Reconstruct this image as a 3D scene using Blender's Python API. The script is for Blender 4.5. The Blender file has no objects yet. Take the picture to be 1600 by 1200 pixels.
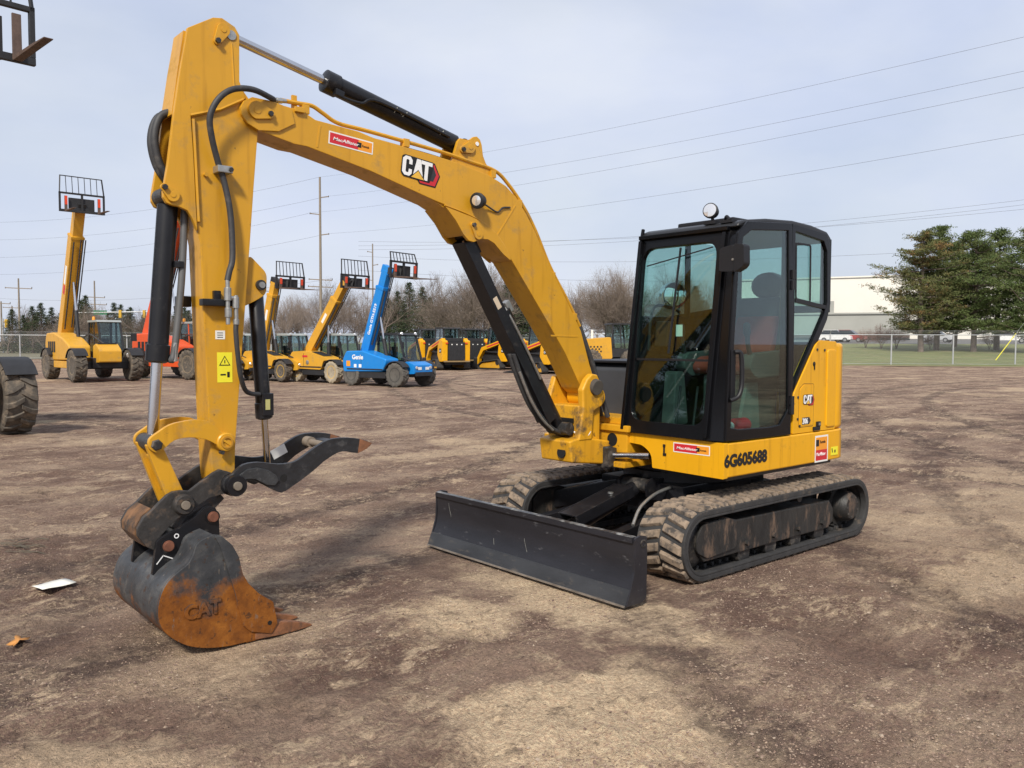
import bpy, bmesh, math, random
import numpy as np
from mathutils import Vector, Matrix
random.seed(7)
R = math.radians
scene = bpy.context.scene
col = scene.collection

# ------------------------------------------------------------------ camera
CAM = Vector((5.6459, 4.3065, 1.6062))
cd = bpy.data.cameras.new('camera'); cam = bpy.data.objects.new('camera', cd); col.objects.link(cam)
cd.sensor_width = 36.0; cd.lens = 36.0 * 1304.01 / 1600.0; cd.clip_end = 3000; cd.clip_start = 0.05
_r = Vector((-0.75509376, 0.65560881, 0.00324223)); _u = Vector((-0.02993364, -0.03941522, 0.99877446)); _d = Vector((-0.65493313, -0.7540713, -0.04938694))
M = Matrix((( _r.x, _u.x, -_d.x, CAM.x), (_r.y, _u.y, -_d.y, CAM.y), (_r.z, _u.z, -_d.z, CAM.z), (0, 0, 0, 1)))
cam.matrix_world = M
scene.camera = cam

# ------------------------------------------------------------------ sky, sun, exposure
SUN_AZ, SUN_EL = 38.0, 42.0           # where the sun stands (degrees, counter-clockwise from +X)
world = bpy.data.worlds.new('World'); scene.world = world; world.use_nodes = True
nt = world.node_tree; nt.nodes.clear(); L = nt.links.new
out = nt.nodes.new('ShaderNodeOutputWorld'); bg = nt.nodes.new('ShaderNodeBackground')
sky = nt.nodes.new('ShaderNodeTexSky'); sky.sky_type = 'NISHITA'; sky.sun_disc = False
sky.sun_elevation = R(SUN_EL); sky.sun_rotation = R(90 - SUN_AZ); sky.air_density = 1.3; sky.dust_density = 2.0; sky.ozone_density = 1.2
tc = nt.nodes.new('ShaderNodeTexCoord'); mp = nt.nodes.new('ShaderNodeMapping'); mp.inputs['Scale'].default_value = (1.0, 1.6, 3.2); mp.inputs['Rotation'].default_value = (0.0, 0.12, 0.6)
n1 = nt.nodes.new('ShaderNodeTexNoise'); n1.inputs['Scale'].default_value = 1.5; n1.inputs['Detail'].default_value = 6; n1.inputs['Roughness'].default_value = 0.52; n1.inputs['Distortion'].default_value = 0.3
rp = nt.nodes.new('ShaderNodeValToRGB'); rp.color_ramp.elements[0].position = 0.36; rp.color_ramp.elements[0].color = (0.72, 0.72, 0.72, 1); rp.color_ramp.elements[1].position = 0.66; rp.color_ramp.elements[1].color = (0.96, 0.96, 0.96, 1)
n2 = nt.nodes.new('ShaderNodeTexNoise'); n2.inputs['Scale'].default_value = 2.6; n2.inputs['Detail'].default_value = 5
rp2 = nt.nodes.new('ShaderNodeValToRGB')
rp2.color_ramp.elements[0].position = 0.35; rp2.color_ramp.elements[0].color = (6.7, 7.4, 9.3, 1)
rp2.color_ramp.elements[1].position = 0.68; rp2.color_ramp.elements[1].color = (7.8, 8.3, 9.4, 1)
mx = nt.nodes.new('ShaderNodeMix'); mx.data_type = 'RGBA'
L(tc.outputs['Generated'], mp.inputs['Vector']); L(mp.outputs['Vector'], n1.inputs['Vector']); L(mp.outputs['Vector'], n2.inputs['Vector'])
L(n1.outputs['Fac'], rp.inputs['Fac']); L(n2.outputs['Fac'], rp2.inputs['Fac'])
L(rp.outputs['Color'], mx.inputs['Factor']); L(sky.outputs['Color'], mx.inputs['A']); L(rp2.outputs['Color'], mx.inputs['B'])
L(mx.outputs['Result'], bg.inputs['Color']); bg.inputs['Strength'].default_value = 0.1; L(bg.outputs['Background'], out.inputs['Surface'])

sd = bpy.data.lights.new('sun', 'SUN'); sd.energy = 4.5; sd.angle = R(7.0); sd.color = (1.0, 0.94, 0.84)
sun = bpy.data.objects.new('sun', sd); col.objects.link(sun)
sdir = Vector((math.cos(R(SUN_EL)) * math.cos(R(SUN_AZ)), math.cos(R(SUN_EL)) * math.sin(R(SUN_AZ)), math.sin(R(SUN_EL))))
sun.rotation_euler = (-sdir).to_track_quat('-Z', 'Y').to_euler(); sun.location = (0, 0, 30)

scene.render.engine = 'CYCLES'
vs = scene.view_settings; vs.view_transform = 'Standard'; vs.look = 'None'; vs.exposure = 0.0; vs.gamma = 1.0; vs.use_curve_mapping = False
scene.cycles.max_bounces = 8; scene.cycles.transparent_max_bounces = 24; scene.cycles.use_denoising = True

# ------------------------------------------------------------------ materials
MATS = {}
def mat(name, colr, rough=0.5, metal=0.0, var=0.12, scale=5.0, dirt=None, bump=0.0, bscale=40.0, spec=0.5, stretch=(1, 1, 1), chips=None):
    """plain procedural paint / metal / cloth: base colour broken by noise; dirt = (colour, amount 0..1, scale)"""
    if name in MATS: return MATS[name]
    m = bpy.data.materials.new(name); m.use_nodes = True; t = m.node_tree; N = t.nodes; K = t.links.new
    b = N['Principled BSDF']; b.inputs['Roughness'].default_value = rough; b.inputs['Metallic'].default_value = metal
    b.inputs['Specular IOR Level'].default_value = spec
    mpg = N.new('ShaderNodeMapping'); mpg.inputs['Scale'].default_value = stretch
    gp = N.new('ShaderNodeNewGeometry'); K(gp.outputs['Position'], mpg.inputs['Vector'])
    n = N.new('ShaderNodeTexNoise'); n.inputs['Scale'].default_value = scale; n.inputs['Detail'].default_value = 6; n.inputs['Roughness'].default_value = 0.6
    K(mpg.outputs['Vector'], n.inputs['Vector'])
    r = N.new('ShaderNodeValToRGB'); r.color_ramp.elements[0].position = 0.3; r.color_ramp.elements[1].position = 0.72
    lo = [max(0, x * (1 - var)) for x in colr]; hi = [min(1, x * (1 + var)) for x in colr]
    r.color_ramp.elements[0].color = (*lo, 1); r.color_ramp.elements[1].color = (*hi, 1)
    K(n.outputs['Fac'], r.inputs['Fac']); last = r.outputs['Color']
    if dirt:
        dc, da, ds = dirt
        n2 = N.new('ShaderNodeTexNoise'); n2.inputs['Scale'].default_value = ds; n2.inputs['Detail'].default_value = 8; n2.inputs['Roughness'].default_value = 0.68
        K(mpg.outputs['Vector'], n2.inputs['Vector'])
        r2 = N.new('ShaderNodeValToRGB'); p = 0.72 - 0.38 * da
        r2.color_ramp.elements[0].position = p - 0.06; r2.color_ramp.elements[1].position = p + 0.1
        K(n2.outputs['Fac'], r2.inputs['Fac'])
        mm = N.new('ShaderNodeMix'); mm.data_type = 'RGBA'; K(r2.outputs['Color'], mm.inputs['Factor']); K(last, mm.inputs['A']); mm.inputs['B'].default_value = (*dc, 1)
        last = mm.outputs['Result']
        rr = N.new('ShaderNodeMix'); rr.data_type = 'FLOAT'; K(r2.outputs['Color'], rr.inputs['Factor']); rr.inputs['A'].default_value = rough; rr.inputs['B'].default_value = min(1, rough + 0.35)
        K(rr.outputs['Result'], b.inputs['Roughness'])
        if metal:
            r3 = N.new('ShaderNodeMix'); r3.data_type = 'FLOAT'; K(r2.outputs['Color'], r3.inputs['Factor']); r3.inputs['A'].default_value = metal; r3.inputs['B'].default_value = 0
            K(r3.outputs['Result'], b.inputs['Metallic'])
    if chips:
        n4 = N.new('ShaderNodeTexNoise'); n4.inputs['Scale'].default_value = 16; n4.inputs['Detail'].default_value = 3; n4.inputs['Roughness'].default_value = 0.6; K(mpg.outputs['Vector'], n4.inputs['Vector'])
        r4 = N.new('ShaderNodeValToRGB'); r4.color_ramp.elements[0].position = 0.70; r4.color_ramp.elements[1].position = 0.74; r4.color_ramp.elements[1].color = (0.75, 0.75, 0.75, 1); K(n4.outputs['Fac'], r4.inputs['Fac'])
        m4 = N.new('ShaderNodeMix'); m4.data_type = 'RGBA'; K(r4.outputs['Color'], m4.inputs['Factor']); K(last, m4.inputs['A']); m4.inputs['B'].default_value = (*chips, 1); last = m4.outputs['Result']
        mp5 = N.new('ShaderNodeMapping'); mp5.inputs['Scale'].default_value = (9, 9, 0.7); K(gp.outputs['Position'], mp5.inputs['Vector'])
        n5 = N.new('ShaderNodeTexNoise'); n5.inputs['Scale'].default_value = 2.2; n5.inputs['Detail'].default_value = 6; K(mp5.outputs['Vector'], n5.inputs['Vector'])
        r5 = N.new('ShaderNodeValToRGB'); r5.color_ramp.elements[0].position = 0.55; r5.color_ramp.elements[1].position = 0.75; r5.color_ramp.elements[1].color = (0.5, 0.5, 0.5, 1); K(n5.outputs['Fac'], r5.inputs['Fac'])
        m5 = N.new('ShaderNodeMix'); m5.data_type = 'RGBA'; m5.blend_type = 'MULTIPLY'; K(r5.outputs['Color'], m5.inputs['Factor']); K(last, m5.inputs['A']); m5.inputs['B'].default_value = (0.55, 0.47, 0.40, 1); last = m5.outputs['Result']
    K(last, b.inputs['Base Color'])
    if bump:
        n3 = N.new('ShaderNodeTexNoise'); n3.inputs['Scale'].default_value = bscale; n3.inputs['Detail'].default_value = 5; K(mpg.outputs['Vector'], n3.inputs['Vector'])
        bp = N.new('ShaderNodeBump'); bp.inputs['Strength'].default_value = bump; bp.inputs['Distance'].default_value = 0.01
        K(n3.outputs['Fac'], bp.inputs['Height']); K(bp.outputs['Normal'], b.inputs['Normal'])
    MATS[name] = m; return m

def glass(name, tint, spec=1.0):
    if name in MATS: return MATS[name]
    m = bpy.data.materials.new(name); m.use_nodes = True; t = m.node_tree; N = t.nodes; K = t.links.new
    N.remove(N['Principled BSDF']); o = N['Material Output']
    tr = N.new('ShaderNodeBsdfTransparent'); tr.inputs['Color'].default_value = (*tint, 1)
    gl = N.new('ShaderNodeBsdfGlossy'); gl.inputs['Roughness'].default_value = 0.015; gl.inputs['Color'].default_value = (spec, spec, spec, 1)
    lw = N.new('ShaderNodeLayerWeight'); lw.inputs['Blend'].default_value = 0.5
    pw = N.new('ShaderNodeMath'); pw.operation = 'POWER'; pw.inputs[1].default_value = 4.0; K(lw.outputs['Facing'], pw.inputs[0])
    fr = N.new('ShaderNodeMath'); fr.operation = 'MULTIPLY_ADD'; fr.inputs[1].default_value = 0.9; fr.inputs[2].default_value = 0.045; K(pw.outputs[0], fr.inputs[0])
    mxs = N.new('ShaderNodeMixShader'); K(fr.outputs[0], mxs.inputs['Fac']); K(tr.outputs['BSDF'], mxs.inputs[1]); K(gl.outputs['BSDF'], mxs.inputs[2])
    K(mxs.outputs['Shader'], o.inputs['Surface']); MATS[name] = m; return m

DUST = (0.27, 0.205, 0.15); MUD = (0.17, 0.115, 0.08); RUST = (0.28, 0.095, 0.022)
yellow = mat('yellow_paint', (0.72, 0.355, 0.008), 0.36, var=0.04, scale=2.5, dirt=((0.50, 0.26, 0.03), 0.18, 9.0), chips=(0.30, 0.16, 0.03), spec=0.35)
dulled_yellow = mat('dulled_yellow_paint', (0.57, 0.288, 0.016), 0.38, var=0.07, scale=2.0, dirt=((0.40, 0.23, 0.055), 0.3, 7.0), chips=(0.16, 0.085, 0.02))  # duller copy of the body yellow, haze put into its colour; dirt on top
black = mat('black_paint', (0.010, 0.010, 0.012), 0.34, var=0.3, scale=6, dirt=((0.05, 0.045, 0.04), 0.2, 14), spec=0.4)
yellow_greasy = mat('greasy_yellow_paint', (0.60, 0.295, 0.012), 0.45, var=0.08, scale=3, dirt=((0.07, 0.05, 0.03), 0.34, 5.0), chips=(0.08, 0.05, 0.02))
black_cab = mat('black_cab_paint', (0.004, 0.004, 0.005), 0.27, var=0.2, scale=4, spec=0.28)
black_plastic = mat('black_plastic', (0.012, 0.012, 0.014), 0.5, var=0.2, spec=0.35)
blade_black = mat('scratched_black_paint', (0.020, 0.020, 0.025), 0.34, var=0.3, scale=3, dirt=((0.12, 0.12, 0.125), 0.12, 26), stretch=(1, 0.35, 1), bump=0.08)
steel_black = mat('worn_black_steel', (0.024, 0.023, 0.023), 0.42, var=0.4, scale=9, dirt=((0.10, 0.085, 0.07), 0.4, 16), bump=0.2)
chrome = mat('chrome_rod', (0.62, 0.62, 0.63), 0.16, metal=1.0, var=0.06)
steel = mat('zinc_steel', (0.42, 0.42, 0.40), 0.38, metal=0.8, var=0.2, scale=30)
rubber = mat('hose_rubber', (0.035, 0.035, 0.037), 0.6, var=0.25, scale=30, dirt=((0.10, 0.09, 0.08), 0.25, 12))
track_rubber = mat('track_rubber', (0.032, 0.031, 0.031), 0.75, var=0.3, scale=12, dirt=((0.13, 0.10, 0.075), 0.22, 9), bump=0.3)
lug_rubber = mat('dusty_lug_rubber', (0.24, 0.18, 0.128), 0.9, var=0.3, scale=10, dirt=((0.06, 0.052, 0.046), 0.5, 14), bump=0.4)
frame_muddy = mat('muddy_black_frame', (0.02, 0.019, 0.018), 0.55, var=0.4, scale=8, dirt=((0.14, 0.09, 0.06), 0.34, 5), bump=0.3, stretch=(2.2, 2.2, 0.8))
white_sticker = mat('white_sticker', (0.75, 0.74, 0.70), 0.5, var=0.05)
yellow_sticker = mat('yellow_sticker', (0.80, 0.72, 0.03), 0.5, var=0.04)
orange_sticker = mat('orange_sticker', (0.80, 0.30, 0.02), 0.5, var=0.04)
red_sticker = mat('red_sticker', (0.55, 0.02, 0.03), 0.45, var=0.06)
ink = mat('black_ink', (0.008, 0.008, 0.008), 0.5, var=0.2)
white_ink = mat('white_ink', (0.78, 0.78, 0.77), 0.5, var=0.04)
grey_panel = mat('dark_grey_panel', (0.045, 0.047, 0.052), 0.5, var=0.15)
cab_glass = glass('green_cab_glass', (0.74, 0.895, 0.86))
clear_glass = glass('window_glass', (0.72, 0.80, 0.80))
lens = mat('lamp_lens', (0.80, 0.80, 0.80), 0.12, metal=0.7, var=0.05)

# ------------------------------------------------------------------ mesh helpers
def catmull(pts, k=8, closed=False):
    P = [Vector(p) for p in pts]; n = len(P); o = []
    rng = range(n) if closed else range(n - 1)
    for i in rng:
        p0 = P[(i - 1) % n] if closed or i > 0 else P[0]; p1 = P[i]; p2 = P[(i + 1) % n]; p3 = P[(i + 2) % n] if closed or i + 2 < n else P[-1]
        for j in range(k):
            t = j / k
            o.append(0.5 * ((2 * p1) + (p2 - p0) * t + (2 * p0 - 5 * p1 + 4 * p2 - p3) * t * t + (3 * p1 - p0 - 3 * p2 + p3) * t ** 3))
    if not closed: o.append(P[-1])
    return o
def rounded(pts, r, seg=4):
    """2-D polygon with its corners rounded; r one radius or one per corner"""
    n = len(pts); o = []
    for i in range(n):
        a = Vector(pts[i - 1]); b = Vector(pts[i]); c = Vector(pts[(i + 1) % n]); q = r[i] if isinstance(r, (list, tuple)) else r
        u = a - b; v = c - b; d = min(q, u.length * 0.48, v.length * 0.48); p0 = b + u.normalized() * d; p1 = b + v.normalized() * d
        for j in range(seg + 1):
            t = j / seg; w = p0 * (1 - t) ** 2 + b * 2 * t * (1 - t) + p1 * t * t; o.append((w.x, w.y))
    return o
def inset(pts, d):
    n = len(pts); A = sum(pts[i][0] * pts[(i + 1) % n][1] - pts[(i + 1) % n][0] * pts[i][1] for i in range(n)); s = 1 if A > 0 else -1; o = []
    for i in range(n):
        a = Vector(pts[i - 1]); b = Vector(pts[i]); c = Vector(pts[(i + 1) % n]); e1 = (b - a).normalized(); e2 = (c - b).normalized()
        n1 = Vector((-e1.y, e1.x)) * s; n2 = Vector((-e2.y, e2.x)) * s; k = 1 + n1.dot(n2)
        q = b + (n1 + n2) * (d / max(k, 0.35)); o.append((q.x, q.y))
    return o
def circle2(cx, cy, r, n=24): return [(cx + r * math.cos(2 * math.pi * i / n), cy + r * math.sin(2 * math.pi * i / n)) for i in range(n)]

class MB:
    """collects shapes into ONE mesh"""
    def __init__(s): s.v = []; s.f = []
    def add(s, vs, fs):
        o = len(s.v); s.v += [tuple(v) for v in vs]; s.f += [tuple(i + o for i in f) for f in fs]; return s
    def box(s, x0, x1, y0, y1, z0, z1):
        return s.add([(x0, y0, z0), (x1, y0, z0), (x1, y1, z0), (x0, y1, z0), (x0, y0, z1), (x1, y0, z1), (x1, y1, z1), (x0, y1, z1)],
                     [(3, 2, 1, 0), (4, 5, 6, 7), (0, 1, 5, 4), (1, 2, 6, 5), (2, 3, 7, 6), (3, 0, 4, 7)])
    def bar(s, p0, p1, w, h, up=(0, 0, 1)):
        p0 = Vector(p0); p1 = Vector(p1); d = (p1 - p0).normalized(); up = Vector(up); a = d.cross(up)
        if a.length < 1e-4: a = d.cross(Vector((1, 0, 0)))
        a.normalize(); b = a.cross(d); a = a * w / 2; b = b * h / 2
        q = [p0 - a - b, p0 + a - b, p0 + a + b, p0 - a + b, p1 - a - b, p1 + a - b, p1 + a + b, p1 - a + b]
        return s.add(q, [(3, 2, 1, 0), (4, 5, 6, 7), (0, 1, 5, 4), (1, 2, 6, 5), (2, 3, 7, 6), (3, 0, 4, 7)])
    def _pt(s, ax, p, h): return {'y': (p[0], h, p[1]), 'x': (h, p[0], p[1]), 'z': (p[0], p[1], h)}[ax]
    def prism(s, pts, lo, hi, ax='y'):
        n = len(pts); v = [s._pt(ax, p, lo) for p in pts] + [s._pt(ax, p, hi) for p in pts]
        return s.add(v, [tuple(range(n)), tuple(range(2 * n - 1, n - 1, -1))] + [(i, (i + 1) % n, n + (i + 1) % n, n + i) for i in range(n)])
    def ring(s, o, i_, lo, hi, ax='y'):
        n = len(o); v = [s._pt(ax, p, lo) for p in o] + [s._pt(ax, p, hi) for p in o] + [s._pt(ax, p, lo) for p in i_] + [s._pt(ax, p, hi) for p in i_]; f = []
        for k in range(n):
            j = (k + 1) % n
            f += [(k, j, n + j, n + k), (2 * n + k, 3 * n + k, 3 * n + j, 2 * n + j), (n + k, n + j, 3 * n + j, 3 * n + k), (k, 2 * n + k, 2 * n + j, j)]
        return s.add(v, f)
    def cyl(s, p0, p1, r0, r1=None, n=20):
        return s.tube([p0, p1], [r0, r0 if r1 is None else r1], n)
    def tube(s, pts, r, n=10, caps=True):
        P = [Vector(p) for p in pts]; m = len(P); rr = r if isinstance(r, (list, tuple)) else [r] * m; v = []; f = []
        t0 = (P[1] - P[0]).normalized(); a = t0.orthogonal().normalized()
        for i in range(m):
            t = (P[min(i + 1, m - 1)] - P[max(i - 1, 0)])
            t = t.normalized() if t.length > 1e-9 else t0
            a = (a - t * a.dot(t)); a = a.normalized() if a.length > 1e-6 else t.orthogonal().normalized(); b = t.cross(a)
            for k in range(n):
                w = 2 * math.pi * k / n; v.append(P[i] + (a * math.cos(w) + b * math.sin(w)) * rr[i])
        for i in range(m - 1):
            for k in range(n): f.append((i * n + k, i * n + (k + 1) % n, (i + 1) * n + (k + 1) % n, (i + 1) * n + k))
        if caps: f += [tuple(range(n - 1, -1, -1)), tuple(range((m - 1) * n, m * n))]
        return s.add(v, f)
    def lathe(s, o, ax, prof, n=32, closed=False):
        o = Vector(o); ax = Vector(ax).normalized(); a = ax.orthogonal().normalized(); b = ax.cross(a); m = len(prof); v = []; f = []
        for (r, h) in prof:
            for k in range(n):
                w = 2 * math.pi * k / n; v.append(o + ax * h + (a * math.cos(w) + b * math.sin(w)) * r)
        for i in range(m if closed else m - 1):
            j = (i + 1) % m
            for k in range(n): f.append((i * n + k, i * n + (k + 1) % n, j * n + (k + 1) % n, j * n + k))
        if not closed: f += [tuple(range(n - 1, -1, -1)), tuple(range((m - 1) * n, m * n))]
        return s.add(v, f)
    def loft(s, rings, caps=True):
        n = len(rings[0]); m = len(rings); f = []
        for i in range(m - 1):
            for k in range(n): f.append((i * n + k, i * n + (k + 1) % n, (i + 1) * n + (k + 1) % n, (i + 1) * n + k))
        if caps: f += [tuple(range(n - 1, -1, -1)), tuple(range((m - 1) * n, m * n))]
        return s.add([p for r_ in rings for p in r_], f)
    def build(s, name, m, parent=None, bevel=0.0, seg=2, smooth=38, fix=True):
        me = bpy.data.meshes.new(name)
        if bevel or fix:
            bm = bmesh.new(); vs_ = [bm.verts.new(v) for v in s.v]
            for f in s.f:
                try: bm.faces.new([vs_[i] for i in f])
                except ValueError: pass
            if fix: bmesh.ops.recalc_face_normals(bm, faces=bm.faces)
            if bevel:
                ed = [e for e in bm.edges if len(e.link_faces) == 2 and e.calc_face_angle(0) > R(28)]
                bmesh.ops.bevel(bm, geom=ed, offset=bevel, segments=seg, affect='EDGES', clamp_overlap=True, profile=0.6)
            bm.to_mesh(me); bm.free()
        else: me.from_pydata(s.v, [], s.f)
        if smooth:
            me.polygons.foreach_set('use_smooth', [True] * len(me.polygons)); me.set_sharp_from_angle(angle=R(smooth))
        if m: me.materials.append(m)
        o = bpy.data.objects.new(name, me); col.objects.link(o)
        if bevel and smooth: wn = o.modifiers.new('weighted', 'WEIGHTED_NORMAL'); wn.keep_sharp = True; wn.weight = 80
        if parent: o.parent = parent
        return o

def tag(o, label=None, cat=None, group=None, kind=None):
    if label: o['label'] = label
    if cat: o['category'] = cat
    if group: o['group'] = group
    if kind: o['kind'] = kind
    return o
def thing(name, label, cat, loc=(0, 0, 0), rz=0.0, group=None):
    e = bpy.data.objects.new(name, None); e.empty_display_size = 0.3; col.objects.link(e); e.location = loc; e.rotation_euler = (0, 0, rz)
    return tag(e, label, cat, group)
def share(o, parent, loc=(0, 0, 0), rot=None):
    c = o.copy(); col.objects.link(c); c.parent = parent; c.location = loc
    if rot: c.rotation_euler = rot
    return c
def copy_tree(o, parent=None):
    c = o.copy(); col.objects.link(c); c.parent = parent
    for ch in list(o.children): copy_tree(ch, c)
    return c
def text(name, s, size, origin, xd, yd, m, parent, extrude=0.001, bold=0.0, shear=0.0, sx=1.0, align='LEFT'):
    """lettering as a thin mesh: xd reading direction, yd up direction"""
    cu = bpy.data.curves.new(name, 'FONT'); cu.body = s; cu.size = size; cu.extrude = extrude; cu.offset = bold; cu.shear = shear; cu.align_x = align; cu.resolution_u = 3
    ob = bpy.data.objects.new(name, cu); col.objects.link(ob)
    me = bpy.data.meshes.new_from_object(ob.evaluated_get(bpy.context.evaluated_depsgraph_get()))
    bpy.data.objects.remove(ob); bpy.data.curves.remove(cu)
    xd = Vector(xd).normalized(); yd = Vector(yd).normalized(); zd = xd.cross(yd); o3 = Vector(origin)
    for v in me.vertices: v.co = o3 + xd * (v.co.x * sx) + yd * v.co.y + zd * v.co.z
    me.materials.clear(); me.materials.append(m)
    o = bpy.data.objects.new(name, me); col.objects.link(o); o.parent = parent
    return o
# ------------------------------------------------------------------ ground
def vnoise(x, y, seed):
    xi = np.floor(x).astype(np.int64); yi = np.floor(y).astype(np.int64); fx = x - xi; fy = y - yi
    fx = fx * fx * (3 - 2 * fx); fy = fy * fy * (3 - 2 * fy)
    def h(a, b):
        n = (a * 374761393 + b * 668265263 + seed * 1442695041) & 0xffffffff
        n = ((n ^ (n >> 13)) * 1274126177) & 0xffffffff
        return ((n ^ (n >> 16)) & 0xffff) / 65535.0
    return (h(xi, yi) * (1 - fx) + h(xi + 1, yi) * fx) * (1 - fy) + (h(xi, yi + 1) * (1 - fx) + h(xi + 1, yi + 1) * fx) * fy
RX, RY = -0.755, 0.656                                   # "across the picture" on the ground
ARCS = [(-14, 18, 20.2, .3), (10, -26, 24.5, .5), (10, -26, 26.4, .45), (-40, -2, 33.0, .45), (-40, -2, 35.0, .45), (20, -12, 19.0, .35), (-30, 22, 30, .45), (-30, 22, 31.9, .45), (4, 30, 44, .4), (4, 30, 46, .4), (-9, 9, 11.5, .4), (-9, 9, 13.4, .4)]
def ground_z(x, y):
    x = np.asarray(x, float); y = np.asarray(y, float)
    u = x * RX + y * RY; v = -x * RY + y * RX
    d = np.hypot(x - CAM.x, y - CAM.y); near = np.clip(1.3 - d / 40, 0.15, 1)
    z = 0.030 * (vnoise(x * 0.45, y * 0.45, 1) - 0.5) + 0.022 * (vnoise(x * 1.4, y * 1.4, 2) - 0.5)
    z += near * (0.036 * (vnoise(u * 1.3, v * 4.5, 3) - 0.5) + 0.022 * (vnoise(x * 7, y * 7, 4) - 0.5) + 0.020 * (vnoise(x * 17, y * 17, 5) - 0.5))
    rut = vnoise(u * 0.25, v * 1.5, 6); z -= 0.035 * np.clip(0.35 - np.abs(rut - 0.55) * 4, 0, 1) * np.clip((d - 5) / 4, 0, 1)
    for (ox, oy, rr, a) in ARCS:                          # tyre ruts pressed into the yard, with a lug print in them
        dr = np.hypot(x - ox, y - oy) - rr + 0.5 * (vnoise(x * 0.6, y * 0.6, 12) - 0.5); s_ = np.arctan2(y - oy, x - ox) * rr
        band = np.clip(1 - (np.abs(dr) / 0.2) ** 4, 0, 1); edge = np.exp(-((np.abs(dr) - 0.27) / 0.07) ** 2); k = a * 2 * np.clip(vnoise(x * 0.5, y * 0.5, 13) * 1.8 - 0.4, 0, 1)
        z += k * (-0.020 * band + 0.012 * edge + 0.010 * band * np.clip(np.sin(s_ * 42 + np.abs(dr) * 16), -0.2, 1))
    n = vnoise(x * 30, y * 30, 8); z += near * 0.016 * np.clip(n - 0.58, 0, 1) * 2.5
    under = np.clip(1.25 - np.maximum(np.abs(x - 0.3) / 2.0, np.abs(y) / 1.3), 0, 0.25) * 4   # flat under the machine
    buck = np.clip(1.2 - np.maximum(np.abs(x - 3.95) / 0.45, np.abs(y + 0.31) / 0.5), 0, 0.2) * 5
    z = z * (1 - 0.85 * np.clip(under, 0, 1)) * (1 - 0.6 * np.clip(buck, 0, 1)) - 0.008
    return z
yaw0 = math.atan2(-0.7541, -0.6549)
ang = list(np.arange(-42, 42.01, 0.22)); ang = [yaw0 + R(a) for a in ang] + [yaw0 + R(a) for a in np.arange(48, 318, 6)]
rad = [0.6, 1.0, 1.4]
while rad[-1] < 26: rad.append(rad[-1] * 1.0062)
while rad[-1] < 1400: rad.append(rad[-1] * 1.06)
A, Rr = np.meshgrid(np.array(ang), np.array(rad)); gx = CAM.x + Rr * np.cos(A); gy = CAM.y + Rr * np.sin(A); gz = ground_z(gx, gy)
na, nr = len(ang), len(rad)
gv = np.stack([gx.ravel(), gy.ravel(), gz.ravel()], 1)
idx = np.arange(nr * na).reshape(nr, na); nx = np.roll(idx, -1, axis=1)
gf = np.stack([idx[:-1], idx[1:], nx[1:], nx[:-1]], -1).reshape(-1, 4)
gv = np.vstack([gv, [[CAM.x, CAM.y, float(ground_z(CAM.x, CAM.y))]]])
me = bpy.data.meshes.new('ground'); me.from_pydata(gv.tolist(), [], gf.tolist() + [(nr * na, int(idx[0, k]), int(nx[0, k])) for k in range(na)]); me.update()
me.polygons.foreach_set('use_smooth', [True] * len(me.polygons))
ground = bpy.data.objects.new('ground', me); col.objects.link(ground); tag(ground, kind='structure')

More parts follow.
